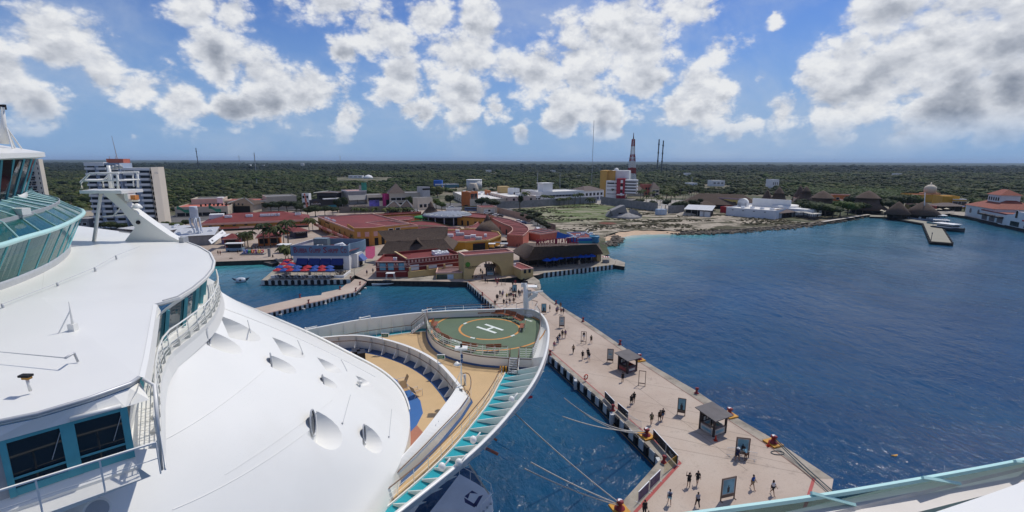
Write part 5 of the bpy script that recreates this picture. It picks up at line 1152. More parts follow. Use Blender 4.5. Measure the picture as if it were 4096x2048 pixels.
SK={'l':M('skin_light',(.42,.24,.16),.6,.08,8),'d':M('skin_dark',(.14,.065,.04),.6,.1,8),'m':M('skin_tan',(.27,.14,.085),.6,.08,8)}
HAIRC={'k':M('hair_black',(.012,.009,.008),.7,.2,20),'b':M('hair_brown',(.06,.03,.016),.7,.2,20),'y':M('hair_blond',(.34,.21,.09),.7,.2,20),'g':M('hair_grey',(.30,.30,.30),.7,.2,20)}
def obmat(name,me,parent,mat):
 if not me.materials:me.materials.append(mat)
 o=link(name,me,parent);o.material_slots[0].link='OBJECT';o.material_slots[0].material=mat;return o
def person(px,py,pose,face,top,low,lb,skin='m',hair='k',style='hair',h=1.72,z=ZG,extra='',grp='people on the pier'):
 m_=POSE[pose];p=at(px,py,z);t_=thing('person',lb,'person',p,R(face),grp);s_=h/1.77;t_.scale=(s_,s_,s_)
 b_=obmat('body',m_['body'],t_,SK[skin]);obmat('shirt',m_['shirt'],t_,PC[top])
 lo=low.split('/');obmat('trousers' if len(lo)>1 else 'shorts',m_['trousers' if len(lo)>1 else 'shorts'],t_,PC[lo[0]])
 if style=='hat':obmat('hat',m_['hat'],t_,PC['white'])
 obmat('hair',m_['long' if style=='long' else 'hair'],t_,HAIRC[hair])
 if extra:obmat('backpack',m_['pack'],t_,PC[extra])
G='people on the pier'
PEOPLE=[(2754,1948,'p',175,'black','black','person in black holding both hands up, left of the pair near the red line'),(2789,1940,'w',170,'black','black','person in a black dress striding, right of the pair near the red line'),(2789,2029,'v',185,'grey','black/','person in a grey shirt and black trousers walking at the bottom of the pier'),(3009,1956,'w',40,'blue','khaki','person in a bright blue shirt and khaki shorts by the largest poster'),(3089,1979,'w',30,'white','black','person in a white patterned top at the right end of the pier','m','k','long'),(2677,2018,'v',170,'white','aqua','person in pale shorts with a navy backpack, bottom centre of the pier','l','k','hair',1.75,ZG,'navy'),(2577,2062,'s',10,'black','black/','person in a dark hoodie at the very bottom beside the red line','m','k','hair',1.75),(2592,2082,'s',10,'brown','black','small person in front of the dark hoodie at the very bottom','m','k','hair',1.1),(2948,1844,'w',120,'navy','navy','person in navy with a white sun hat before the metal barriers','m','k','hat'),(2982,1843,'b',200,'aqua','brown','person bending over at the metal barrier right of the white sun hat','d','k','hair'),(2524,1622,'w',150,'black','black','left person of the close black clad pair below the empty frame','d','k','hair',1.68),(2535,1611,'v',160,'black','black','right person of the close black clad pair below the empty frame','d'),(2605,1698,'w',170,'black','olive','person in a black tank top with backpack beside the metal barrier','l','k','hair',1.74,ZG,'olive'),(2638,1688,'v',175,'black','black','left of two walkers in black near the blue poster stand','d','k','hair',1.74,ZG,'brown'),(2650,1680,'w',175,'black','denim','right of two walkers in black near the blue poster stand','l','b'),(2490,1528,'s',200,'black','black','person in black standing at the upper kiosk','m','k','hair'),(2330,1439,'w',180,'black','black','person in black walking left of the couple with the white skirt','l','k'),(2351,1431,'w',185,'black','black','taller person of the couple left of the pale poster','d','k','hair',1.8),(2356,1445,'v',185,'black','white','person in a black top and white skirt left of the pale poster','l','k','long'),(2293,1414,'w',190,'tan','black/','person with black hair and black trousers alone in mid pier','l','k','long'),(2364,1374,'v',10,'olive','black','person walking right of the open frame','l','b'),(2335,1360,'s',180,'black','white','person in white shorts seen through the open frame','m','k','long'),(2217,1399,'v',180,'pink','grey','blond person with a bag nearest to the ship\'s bow','l','y','long'),(2230,1377,'a',180,'navy','denim/','person in navy with hands on hips beside the bow','l','k'),(2238,1366,'v',180,'black','white','person in white shorts between two navy and black walkers','l','k'),(2249,1354,'w',180,'black','khaki','tall person in black of the walkers below the pale poster','l','k','hair',1.8),(2261,1352,'w',180,'purple','khaki','person in a lilac top of the walkers below the pale poster','l','b','long'),(2199,1247,'s',90,'olive','black','lone slim person right of the blue poster by the mast','m','k','long'),(2226,1257,'w',0,'purple','black','person in a purple top, left of the group by the right pier edge','l','b'),(2231,1252,'w',0,'grey','khaki','person in grey behind the purple top by the right pier edge','l','b'),(2244,1257,'v',0,'red','black','shorter person in dark red by the right pier edge','m','k','hair',1.45),(2253,1259,'w',0,'navy','black','person in navy, rightmost of the group by the right pier edge','m','k'),(2242,1236,'s',0,'brown','tan','person at the railing line behind the group by the right pier edge','m','k'),(2015,1222,'w',180,'black','black','person in a black dress just above the helipad rail, left one','m','k','long'),(2026,1229,'v',180,'black','white','person just above the helipad rail right of the black dress','l','b','long'),(2039,1221,'w',180,'brown','white','person in brown with white skirt above the helipad rail','m','k','long'),(2055,1216,'v',180,'brown','olive','person in brown with long hair beside the radar mast','m','b','long'),(1980,1226,'s',180,'black','brown','leftmost person at the ship rail on the pier\'s red line','m','k'),(1987,1203,'w',180,'black','black','left person of the pair in black, left side of the crowd','m','k'),(1991,1203,'v',180,'black','black','right person of the pair in black, left side of the crowd','m','k'),(2000,1186,'w',180,'black','black','person in black at the back left of the crowd','d','k'),(2009,1192,'w',180,'purple','black','person in purple in the left half of the crowd','m','k'),(2012,1184,'s',180,'white','grey','person in white behind the purple shirt in the crowd','l','b'),(2027,1198,'s',0,'yellow','black','person in a pale yellow top in the middle of the crowd','l','y'),(2036,1196,'w',180,'black','navy','person in black right of the pale yellow top','m','k'),(2044,1194,'v',180,'navy','black','person in navy below the blue poster in the crowd','m','k'),(2053,1198,'s',180,'red','navy','person in a red top below the blue poster in the crowd','l','k'),(2062,1199,'s',180,'black','black','person in black at the right of the red top in the crowd','l','k'),(2074,1183,'s',0,'black','black/','person in black right of the blue poster, left of three','m','k'),(2080,1187,'w',0,'black','denim/','person in black right of the blue poster, middle of three','m','k'),(2088,1181,'w',0,'grey','black','person in grey beside the radar mast, right of three','l','b'),(2040,1175,'s',90,'black','grey','person in black at the left side of the blue poster','l','k'),(2047,1173,'s',180,'black','white','person standing against the left edge of the blue poster','m','k'),(2051,1147,'s',180,'black','black','person in black above the blue poster','m','k'),(2061,1141,'s',180,'red','red','person in red above the blue poster','m','k','long'),(1983,1130,'s',0,'purple','red','person in purple left of the red shirted group','m','k'),(1989,1145,'w',0,'red','purple','front person of the red shirted group by the empty frame','l','k'),(1994,1134,'v',0,'red','black','back person of the red shirted group by the empty frame','m','k'),(1942,1134,'w',180,'navy','black','person in navy left of the black stall','m','k'),(1950,1134,'s',180,'black','black','small person in black next to the one in navy','m','k','hair',1.3),(1929,1123,'s',180,'brown','black','person in brown in line with the arch opening','m','k'),(1930,1103,'w',180,'grey','black','person in grey left of the stall under the arch','m','k'),(1923,1094,'s',180,'black','black','person in black at the left jamb of the arch','m','k'),(1944,1064,'s',180,'black','black','person farthest left seen through the arch','m','k'),(1956,1067,'s',180,'black','black','person seen through the middle of the arch','m','k'),(1968,1069,'s',180,'black','navy','person seen through the arch beside the cream parasol','m','k'),(2003,1076,'s',180,'brown','black','person at the right end of the arch opening','m','k'),(1976,1083,'s',180,'red','black','person in dark red behind the stall','m','k'),(1890,1116,'b',30,'black','black','person crouching at the foot of the yellow wall, left one','m','k','hair',1.3),(1905,1114,'b',-20,'white','black','person in a white top crouching at the foot of the yellow wall','m','k','hair',1.4)]
for a in PEOPLE:person(*a)
PLAZA=[(1468,1101,'s',20,'purple','black','person in purple walking between shrimp restaurant and red building','m','k'),(1492,1094,'s',0,'grey','black','person in grey beside the red building corner','m','k'),(1440,1036,'s',0,'black','black','person in black at the pink forecourt','m','k'),(873,1020,'s',0,'brown','black','left person of the pair at the quay near the bridge rail','m','k'),(882,1021,'s',0,'red','black','right person of the pair at the quay near the bridge rail','m','k'),(952,1016,'s',0,'black','black','person in black left of the coloured block letters','m','k'),(1078,1011,'s',180,'red','grey','person in red right of the coloured block letters','m','k'),(1117,1011,'s',0,'black','black','person in black beside the palms near the shrimp restaurant','m','k'),(1092,1036,'s',180,'black','black','person in black on the small boat landing','m','k','hair',1.72,2.0),(1009,1003,'s',0,'brown','black','leftmost person behind the coloured block letters','m','k'),(1022,1001,'s',0,'black','black','second person from left behind the coloured block letters','m','k'),(1033,999,'s',0,'black','navy','third person from left behind the coloured block letters','m','k'),(1043,1000,'s',0,'purple','black','fourth person from left behind the coloured block letters','m','k'),(1053,1001,'s',0,'black','grey','rightmost person behind the coloured block letters','m','k'),(1083,990,'s',0,'tan','black','left person of the two under the palms by the orange kiosk','m','k'),(1097,988,'s',0,'brown','black','right person of the two under the palms by the orange kiosk','m','k'),(2068,992,'s',0,'black','black','person in black on the lane behind the long thatched terrace','m','k'),(2079,989,'s',0,'black','black','person in black farther along the lane behind the long thatched terrace','m','k')]
for a in PLAZA:person(*a,grp='people on the plaza')
# === BUILDINGS: helpers
_wc={}
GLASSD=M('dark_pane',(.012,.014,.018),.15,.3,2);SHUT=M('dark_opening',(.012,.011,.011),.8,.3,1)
def win_mesh(w_,h,fm,gm,arch=False,d=.10):
 k=(round(w_,2),round(h,2),fm.name,gm.name,arch)
 if k in _wc:return _wc[k]
 t_=min(.12,w_*.12);f=MB()
 if arch:
  r_=w_/2;n_=8;out=[(r_*math.cos(R(180*i/n_)),h-r_+r_*math.sin(R(180*i/n_)))for i in range(n_+1)];out=[(w_/2,0)]+out+[(-w_/2,0)]
  for a,b in zip(out,out[1:]):f.bar((a[0],-d/2,a[1]),(b[0],-d/2,b[1]),t_)
  p=MB();p.poly([(x,-.03,z)for x,z in out])
 else:
  f.box(-w_/2,-w_/2+t_,-d,0,0,h);f.box(w_/2-t_,w_/2,-d,0,0,h);f.box(-w_/2+t_,w_/2-t_,-d,0,h-t_,h);f.box(-w_/2+t_,w_/2-t_,-d*1.3,0,0,t_)
  p=MB();p.poly([(-w_/2+t_,-.03,t_),(w_/2-t_,-.03,t_),(w_/2-t_,-.03,h-t_),(-w_/2+t_,-.03,h-t_)])
 _wc[k]=(f.mesh('window',fm),p.mesh('pane',gm));return _wc[k]
class Bld:
 def __init__(s,name,label,cat,p0,p1,H,D,z=ZG,group=None,top=None):
  a,b=at(*p0,z),at(*p1,z);d=b-a;s.W=d.length;s.a=a;s.z=z
  s.H=(zat(*top,a)-z)if top else H;s.D=D
  s.root=thing(name,label,cat,a,math.atan2(d.y,d.x),group)
 def uz(s,px,py,v=0.0):
  ang=s.root.rotation_euler.z;n_=Vector((-math.sin(ang),math.cos(ang),0));o_=s.a+n_*v;d=raydir(px,py);t_=(o_-Vector((0,0,CAMZ))).dot(n_)/d.dot(n_)
  q=Vector((0,0,CAMZ))+d*t_-o_;return q.x*math.cos(ang)+q.y*math.sin(ang),q.z
 def box(s,part,m_,u0,u1,v0,v1,z0,z1,parent=None):return MB().box(u0,u1,v0,v1,z0,z1).build(part,m_,parent or s.root)
 def mb(s,part,m_,mb,parent=None):return mb.build(part,m_,parent or s.root)
 def body(s,wall,roof,par=.5,trim=None,th=.25):
  H=s.H;s.box('wall',wall,0,s.W,0,s.D,-.3 if s.z>2.2 else 0,H-par);W,D=s.W,s.D;tm=trim or wall
  mb=MB();e=.05 if trim else .0;mb.box(-e,W+e,-e,th,H-par+.002,H);mb.box(-e,W+e,D-th,D+e,H-par+.002,H);mb.box(-e,th,th,D-th,H-par+.002,H);mb.box(W-th,W+e,th,D-th,H-par+.002,H);mb.build('parapet',tm,s.root)
  mb=MB();mb.poly([(th,th,H-par+.02),(W-th,th,H-par+.02),(W-th,D-th,H-par+.02),(th,D-th,H-par+.02)]);mb.build('roof',roof,s.root);return s
 def hip(s,m_,z,rise,ov=.5,ridge=.5,D=None,trim=None):
  W,D=s.W,s.D;a,b=-ov,W+ov;c_,d=-ov,D+ov;k=min((b-a)/2*.98,(d-c_)/2)*ridge*2;mid=(c_+d)/2
  mb=MB();E=[(a,c_,z),(b,c_,z),(b,d,z),(a,d,z)];R1,R2=(a+min(k,(b-a)/2-.1),mid,z+rise),(b-min(k,(b-a)/2-.1),mid,z+rise)
  mb.poly([E[0],E[1],R2,R1]);mb.poly([E[1],E[2],R2]);mb.poly([E[2],E[3],R1,R2]);mb.poly([E[3],E[0],R1]);mb.poly([(x,y,zz-.01)for x,y,zz in E[::-1]]);return mb.build('roof',m_,s.root)
 def win(s,u,z,w_,h,face='f',fm=None,gm=None,arch=False,name='window'):
  f,p=win_mesh(w_,h,fm or WHITE2,gm or GLASSD,arch)
  loc,rz={'f':((u,0,z),0),'r':((s.W,u,z),R(90)),'l':((0,u,z),R(-90))}[face]
  o=link(name,f,s.root,Vector(loc),rz);link('pane',p,o);return o
 def row(s,n,z,w_,h,face='f',m=.8,**k):
  L=s.W if face=='f' else s.D
  for i in range(n):s.win(m+(L-2*m)*(i+.5)/n,z,w_,h,face,**k)
 def ac(s,u,v,z,w_=1.4,h=.9):
  o=MB().box(u-w_/2,u+w_/2,v-w_*.4,v+w_*.4,z,z+h).build('air_conditioner',WHITE2,s.root);MB().cyl((u,v),w_*.28,z+h,z+h+.08,10).build('fan_grille',GREYP,o)
 def text(s,txt,u,z,h,m_,w_=None,v=-.06,part='sign_lettering',rx=90,parent=None):return text_obj(part,txt,h,m_,parent or s.root,(u,v,z),(R(rx),0,0),.03,.0,1.0,w_)
def thatch_mat(name,c1,c2):
 m=bpy.data.materials.new(name);m.use_nodes=True;t=NT(m.node_tree);pos=t.n('ShaderNodeNewGeometry').outputs['Position']
 n1=t.noise(pos,.6,6,.7);n2=t.noise(t.vmath('MULTIPLY',pos,(1,1,5)),2.2,5,.7)
 c=t.mix(t.mapr(n2,.35,.7),(*c1,1),(*c2,1));c=t.mix(t.mapr(n1,.5,.75,0,.5),c,tuple(x*.6 for x in c1));fin(t,c,.95,n2,.9,.15);return m
THATCH=thatch_mat('palm_thatch',(.072,.050,.038),(.135,.097,.073));THATCH2=thatch_mat('weathered_thatch',(.10,.085,.078),(.19,.165,.15))
REDROOF=M('red_roof_coating',(.165,.026,.022),.75,.2,.18,dirt=.35,dirtc=(.09,.03,.03));REDWALL=M('dark_red_wall',(.20,.028,.022),.75,.14,.5,dirt=.2);SALMON=M('salmon_wall',(.46,.13,.085),.75,.1,.5,dirt=.2)
OCHRE=M('ochre_wall',(.48,.24,.045),.75,.1,.4,dirt=.2,dirtc=(.25,.14,.06));BUFF=M('buff_wall',(.52,.37,.16),.75,.08,.4,dirt=.25,dirtc=(.3,.22,.12));CREAM=M('cream_wall',(.62,.54,.42),.75,.07,.4,dirt=.25,dirtc=(.35,.3,.24));BEIGEW=M('beige_wall',(.50,.43,.34),.75,.08,.4,dirt=.25,dirtc=(.3,.26,.2))
PINKTRIM=M('pale_pink_trim',(.60,.36,.29),.7,.1,1,dirt=.3);ORWALL=M('orange_wall',(.52,.15,.035),.7,.12,.5,dirt=.2);BUILDW=M('white_wall',(.70,.70,.69),.65,.05,.4,dirt=.2,dirtc=(.4,.38,.35));GREYW=M('grey_concrete_wall',(.24,.235,.23),.85,.2,.5,dirt=.5,dirtc=(.10,.095,.09));BLUEG=M('grey_blue_siding',(.16,.25,.34),.7,.08,.6,dirt=.15)
AWN=M('blue_awning_cloth',(.010,.028,.16),.75,.12,3);REDC=M('red_parasol_cloth',(.34,.012,.022),.75,.12,3);BLUEC=M('blue_parasol_cloth',(.010,.055,.26),.75,.12,3);BLUEB=M('bright_blue_parasol_cloth',(.012,.10,.58),.7,.1,3);CREAMC=M('cream_parasol_cloth',(.60,.54,.40),.75,.08,3);LRED=M('red_sign_letter',(.26,.012,.03),.6,.1,3);TILE=M('terracotta_tile',(.24,.062,.036),.8,.25,1.4,dirt=.3);TINR=M('tin_roofing',(.50,.51,.52),.5,.12,.5,dirt=.35,dirtc=(.25,.22,.2));BROWNR=M('brown_shingle',(.105,.078,.068),.85,.25,1.5);BLUEP=M('vivid_blue_wall',(.012,.10,.42),.6,.15,.3)
def quay(name,label,px,z,mat,z0=-1.5):
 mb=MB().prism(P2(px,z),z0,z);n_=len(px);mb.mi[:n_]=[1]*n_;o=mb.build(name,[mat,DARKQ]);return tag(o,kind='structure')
terr_px=[(1046,1121),(1398,1117),(1432,1090),(1500,1040),(1420,1040),(1180,1050),(1130,1042),(1098,1077)]
terr=quay('restaurant_platform','',terr_px,ZG+.02,CONC,-1)
fenders(terr,P2([(1398,1117),(1046,1121)])[::-1],ZG-.02,27,1.35,1.35,0,False)
B=Bld('shrimp_restaurant','pale blue and white shrimp restaurant on its own platform, large red sign along the top','restaurant',(1177,1078),(1399,1079),0,12.5,ZG+.02,top=(1165,980))
B.H=zat(1165,981,at(1177,1078,ZG))-ZG
H1=B.uz(1200,1022)[1]
B.box('wall',BUILDW,0,B.W,0,B.D,-.3,H1);B.box('sign_board',BLUEG,-.55,B.W+.1,-.18,.0,H1-.1,B.H)
W_,D_,H_=B.W,B.D,B.H
mb=MB();mb.box(0,W_*.12,.0,.25,H1,H_-.05);mb.poly([(-.4,0,H_),(-.1,0,H_),(2.2,D_,H_+.1),(1.9,D_,H_+.1)]);mb.poly([(-.4,0,H1),(-.4,0,H_),(1.9,D_,H_+.1),(1.9,D_,H1)]);mb.build('left_parapet',BUILDW,B.root)
arc=[(W_+.05,.1)]+[(W_-.4+2.2*math.sin(R(k)),3+9*(k/110))for k in range(0,111,10)]+[(W_*.6,D_+.6),(W_*.2,D_+.6)]
mb=MB();mb.loft([[(x,y,H1)for x,y in arc],[(x,y,H_+.05)for x,y in arc],[(x-.25,y-.1,H_+.05)for x,y in arc],[(x-.25,y-.1,H1)for x,y in arc]],smooth=False);mb.build('right_parapet',BLUEG,B.root)
mb=MB();mb.poly([(.1,.1,H1+1.3),(W_+.2,.1,H1+1.3),(W_+1.4,5,H1+1.3),(W_+1.0,D_,H1+1.3),(1.5,D_,H1+1.3)]);mb.build('roof',M('maroon_roof',(.13,.035,.045),.8,.2,.4),B.root)
mb=MB();mb.box(W_,W_+1.5,3,D_-1,-.3,H1);mb.build('side_wall',BUILDW,B.root)
tw=[(('B',1.0),('UBBA',.74)),(('G',1.0),('UMP',.74)),(('S',1.0),('HRIMP',.74)),(('C',1.0),('O.',.74))]
zm=(H1+H_)/2+.1;hL=(H_-H1)*.62
for(big,small),(x0,x1)in zip(tw,((1175,1229),(1238,1284),(1293,1354),(1363,1390))):
 u0,u1=B.uz(x0,1000)[0],B.uz(x1,1000)[0];k=.30 if len(small[0])>2 else .5
 B.text(big[0],u0+(u1-u0)*k*.42,zm,hL*1.25,LRED,(u1-u0)*k*.8,-.22);B.text(small[0],u0+(u1-u0)*(k+(1-k)*.5),zm-hL*.1,hL*.98,LRED,(u1-u0)*(1-k)*.98,-.22)
for x0,x1 in((1190,1235),(1238,1283),(1285,1326),(1328,1374)):
 u0,u1=B.uz(x0,1050)[0],B.uz(x1,1050)[0];za,zb=B.uz(1200,1034)[1],B.uz(1200,1053)[1]
 B.box('dark_doorway',SHUT,u0+.15,u1-.15,-.02,.02,0.05,zb+.2)
 mb=MB();mb.poly([(u0,-.03,za+.1),(u1,-.03,za+.1),(u1,-1.3,zb),(u0,-1.3,zb)]);mb.poly([(u0,-1.3,zb),(u1,-1.3,zb),(u1,-1.3,zb-.3),(u0,-1.3,zb-.3)]);mb.poly([(u0,-.03,za+.1),(u0,-1.3,zb),(u0,-1.3,zb-.3),(u0,-.03,zb)]);mb.poly([(u1,-.03,za+.1),(u1,-1.3,zb),(u1,-1.3,zb-.3),(u1,-.03,zb)]);mb.build('awning',AWN,B.root)
 B.box('pilaster',BUILDW,u0-.3,u0-.02,-.14,0,-.2,H1-.12)
mb=MB();x=W_+1.5;mb.poly([(x,4.5,H1-.8),(x,8.5,H1-.8),(x+1.6,8.5,H1-2.6),(x+1.6,4.5,H1-2.6)]);mb.poly([(x,4.5,H1-.8),(x+1.6,4.5,H1-2.6),(x,4.5,H1-2.6)]);mb.build('awning',M('striped_awning',(.09,.14,.34),.7,.2,3),B.root)
B.box('dark_doorway',SHUT,W_+1.48,W_+1.53,4.8,8.2,.1,H1-2.4)
zr_=H1+1.32
for u,v in((5.2,3.2),(6.0,6.0),(11.5,6.5),(13.6,5)):B.ac(u,v,zr_,1.6,1.0)
mb=MB();mb.tube([(7.5,3,zr_+.7),(10.6,3,zr_+.7)],.6,10);mb.build('white_tank',WHITE2,B.root);MB().tube([(11,5.5,zr_+.8),(13,6.8,zr_+1.2),(14,6.8,zr_+.3)],.5,8).build('duct',WHITE2,B.root)
B.box('roof_structure',M('grey_glazing',(.15,.20,.22),.3,.3,1),3.0,7.5,8.5,11,zr_,H_+.7);B.box('dark_fridge',SHUT,6.4,7.4,4,4.8,zr_,zr_+1.3)
lw=P2([(1084,1112),(1374,1111),(1402,1090)],ZG+.02);o=thing('terrace_wall','low white wall round the terrace of parasols at the shrimp restaurant','wall',lw[0]);mb=MB()
for a,b in zip(lw,lw[1:]):
 d=(b-a).normalized();n_=Vector((-d.y,d.x,0))*.15;mb.prism([(a-n_).xy,(b-n_).xy,(b+n_).xy,(a+n_).xy],ZG+.02,ZG+.75)
wpart('wall',mb,BUILDW,o)
p=at(1240,1100,ZG);t_=thing('stone_pillar','square grey pillar among the parasols on the terrace','pillar',p);MB().box(-.3,.3,-.3,.3,0,2.2).build('shaft',GREYW,t_);MB().box(-.36,.36,-.36,.36,2.2,2.35).build('cap',GREYW,t_)
def parasol_proto(m_,r_=1.35,h=2.45,rise=.62):
 root=thing('parasol','p','parasol');mb=MB();n_=8
 for k in range(n_):
  a,b=2*math.pi*k/n_,2*math.pi*(k+1)/n_;mb.poly([(0,0,h+rise),(r_*math.cos(a),r_*math.sin(a),h),(r_*math.cos(b),r_*math.sin(b),h)])
  mb.poly([(r_*math.cos(a),r_*math.sin(a),h),(r_*math.cos(a),r_*math.sin(a),h-.18),(r_*math.cos(b),r_*math.sin(b),h-.18),(r_*math.cos(b),r_*math.sin(b),h)])
 mb.build('canopy',m_,root);MB().tube([(0,0,0),(0,0,h+.1)],.03,6).build('pole',METAL,root);MB().cyl((0,0),.28,0,.08,10).build('base',GREYP,root);return root
def table_proto():
 root=thing('table_set','t','table');mb=MB();mb.cyl((0,0),.5,.70,.75,10);mb.build('tabletop',KPOST,root);MB().cyl((0,0),.06,0,.7,6).build('leg',KPOST,root)
 for k in range(4):
  a=R(45+90*k);mb=MB();mb.M=Matrix.Rotation(a,4,'Z');mb.box(.6,1.0,-.2,.2,.42,.46);mb.box(.96,1.0,-.2,.2,.46,.9);mb.box(.62,.66,-.18,-.14,0,.42);mb.box(.62,.66,.14,.18,0,.42);mb.box(.94,.98,-.18,-.14,0,.42);mb.box(.94,.98,.14,.18,0,.42);mb.build('chair',KPOST,root)
 return root
PP={'r':parasol_proto(REDC),'b':parasol_proto(BLUEC),'B':parasol_proto(BLUEB,1.5),'c':parasol_proto(CREAMC,1.5,2.5,.5)};used=set();TP=table_proto();tused=[0]
def parasol(k,x,y,lb,grp,table=None,z=ZG,hz=2.45):
 o=PP[k]if k not in used else copy_tree(PP[k]);used.add(k);p=at(x,y,z+hz);o.location=(p.x,p.y,z);o.rotation_euler=(0,0,rnd.uniform(0,1));tag(o,lb,'parasol',grp)
 if table:
  q=TP if not tused[0]else copy_tree(TP);tused[0]=1;q.location=(p.x+.2,p.y+.1,z);tag(q,table,'table','terrace tables')
rowA=[('r',1111),('b',1137),('r',1161),('b',1188),('r',1219),('b',1257),('r',1288),('b',1320)];cn={'r':'red','b':'blue'};od=['first','second','third','fourth','fifth','sixth','seventh','eighth']
for i,(k,x)in enumerate(rowA):parasol(k,x,1080,'%s parasol, %s from the left in the front row on the restaurant terrace'%(cn[k],od[i]),'parasols on the shrimp restaurant terrace','dark table and chairs under the %s front row parasol from the left'%od[i],ZG+.02)
for i,(k,x)in enumerate([('b',1120),('r',1149),('b',1190),('r',1230),('b',1263),('r',1289),('b',1318)]):parasol(k,x,1068,'%s parasol, %s from the left in the second row on the restaurant terrace'%(cn[k],od[i]),'parasols on the shrimp restaurant terrace',None,ZG+.02)
for k,x,y,lb in(('r',1134,1056,'red parasol left of the restaurant, nearest the water'),('b',1143,1051,'blue parasol left of the restaurant in the middle of the group'),('b',1161,1061,'blue parasol against the left wall of the restaurant'),('r',1149,1042,'red parasol at the far back of the left group under the palms'),('r',1165,1054,'red parasol half hidden behind the left corner of the restaurant')):parasol(k,x,y,lb,'parasols on the shrimp restaurant terrace',None,ZG+.02)
for x,y,lb in((1357,1098,'wooden table and chairs on the bare right end of the terrace, left one'),(1370,1096,'wooden table and chairs on the bare right end of the terrace, right one')):
 q=copy_tree(TP);q.location=at(x,y,ZG+.02);tag(q,lb,'table','terrace tables')
p=at(1418,1104,ZG);t_=thing('street_lamp','tall thin lamp post between the shrimp restaurant and the jetty','lamp post',p);MB().tube([(0,0,0),(0,0,6.2)],.07,6,r2=.04).build('pole',GREYP,t_);MB().box(-.5,0,-.1,.1,6.2,6.32).build('lamp_head',GREYP,t_)
jz=2.2
j_up=[at(x,y,jz)for x,y in((1419,1116),(1400,1133),(1385,1136),(1359,1156),(1288,1171),(1285,1180),(1200,1190),(1165,1199),(991,1239),(900,1262))];j_lo=[at(x,y,jz)for x,y in((900,1296),(1038,1260),(1150,1234),(1299,1199),(1342,1185),(1421,1168),(1472,1121))]
jet=tag(MB().prism([p.xy for p in j_lo+j_up],jz-.55,jz).build('jetty',PIERM),kind='structure')
fenders(jet,j_lo,jz-.06,74,.62,1.0,0,True)
stripe('red_line',[p+Vector((0,.35,0))for p in j_lo],.12,jz+.012,REDM,jet)
for x,y,lb in((1200,1191,'small red post on the far edge of the jetty, middle'),(1234,1213,'small red post on the near edge of the jetty, middle'),(1360,1158,'small red post on the far edge of the jetty near the platform'),(1423,1164,'small red post on the near edge of the jetty near the red building'),(1440,1140,'small red post on the wide end of the jetty'),(1402,1118,'small red post at the root of the jetty')):
 t_=thing('mooring_bollard',lb,'bollard',at(x,y,jz),0,'bollards on the jetty');bollard_parts(t_,.5,0)
B=Bld('red_shop_building','dark red waterfront building with white frieze, standing before the big thatched roof','building',(1506,1109),(1627,1108),0,11,top=(1503,1046));B.body(REDWALL,REDROOF,.7)
mb=MB();mb.box(-.25,B.W+.02,-.25,.0,B.H-.25,B.H+.02);mb.box(-.15,B.W,-.15,0,B.H-1.75,B.H-1.55);mb.box(-.1,B.W,-.08,0,1.55,1.72);mb.build('cornice',PINKTRIM,B.root)
mb=MB()
for k in range(11):mb.box(.8+k*.85,1.25+k*.85,-.06,0,B.H-1.25,B.H-.6);mb.box(1.25+k*.85,1.5+k*.85,-.06,0,B.H-1.25,B.H-1.05)
o=mb.build('frieze',PINKTRIM,B.root);o['kind']='stuff'
for x0,x1 in((1518,1545),(1552,1577),(1594,1620)):
 u0,u1=B.uz(x0,1080)[0],B.uz(x1,1080)[0];f=B.box('framed_poster',FIG,u0,u1,-.06,0,2.0,4.2);B.box('printed_picture',SKYB,u0+.12,u1-.12,-.075,-.06,2.1,4.1,f)
for x in(1513,1620):B.box('shell_ornament',PINKTRIM,B.uz(x,1050)[0]-.25,B.uz(x,1050)[0]+.25,-.3,-.0,B.H-1.2,B.H-.4)
B.ac(4.6,5,B.H-.68,1.0,.8);B.ac(8,3,B.H-.68,.8,.7)
B2=Bld('long_red_building','long dark red hall with three white shutters right of the shorter red block','building',(1627,1108),(1843,1083),0,12,top=(1629,1036));B2.body(REDWALL,REDROOF,.8)
for z0,z1,e in((B2.H-.2,B2.H,.22),(B2.H-1.5,B2.H-1.35,.12),(B2.H-2.6,B2.H-2.35,.18)):B2.box('cornice',PINKTRIM,0,B2.W+.1,-e,-.0 if e!=.22 else-.06,z0,z1)
mb=MB()
for k in range(17):mb.box(.5+k*1.05,1.05+k*1.05,-.07,0,B2.H-1.2,B2.H-.45)
o=mb.build('frieze',PINKTRIM,B2.root);o['kind']='stuff'
for x0,x1 in((1640,1676),(1706,1748),(1776,1810)):B2.box('white_shutter',BUILDW,B2.uz(x0,1080)[0],B2.uz(x1,1080)[0],-.08,0,1.8,B2.uz(x0,1061)[1])
mb=MB();mb.box(-.1,.35,0,B2.D,B2.H,B2.H+.25);mb.build('yellow_ridge',M('pale_yellow_trim',(.6,.45,.22),.7),B2.root)
for u,v,w_ in((B2.W*.62,2,1.8),(B2.W*.7,3.2,2.2),(B2.W*.68,6,2.6),(B2.W*.78,2.4,1.6),(B2.W*.80,4.4,1.8)):B2.ac(u,v,B2.H-.78,w_,1.2)
for k in range(3):B2.box('garden_pier',BUFF,B2.W*(.02+k*.31),B2.W*(.02+k*.31)+.5,-1.8,-1.3,0,3.0)
B2.box('garden_wall',BUFF,0,B2.W*.62,-1.7,-1.4,0,1.9)
qy=quay('quay_edge','',[(1490,1121),(1750,1123),(1748,1104),(1500,1106)],ZG+.012,CONC,-1);fenders(qy,P2([(1492,1121),(1735,1124)]),ZG-.02,26,1.05,1.1,0,False)
B=Bld('mural_pavilion','small flat yellow pavilion over the water with a dark mural and white panel','building',(1745,1133),(1850,1131),0,7,1.4,top=(1741,1089));B.body(BUFF,M('grey_red_roof',(.16,.09,.085),.8,.3,.5),.4,PINKTRIM)
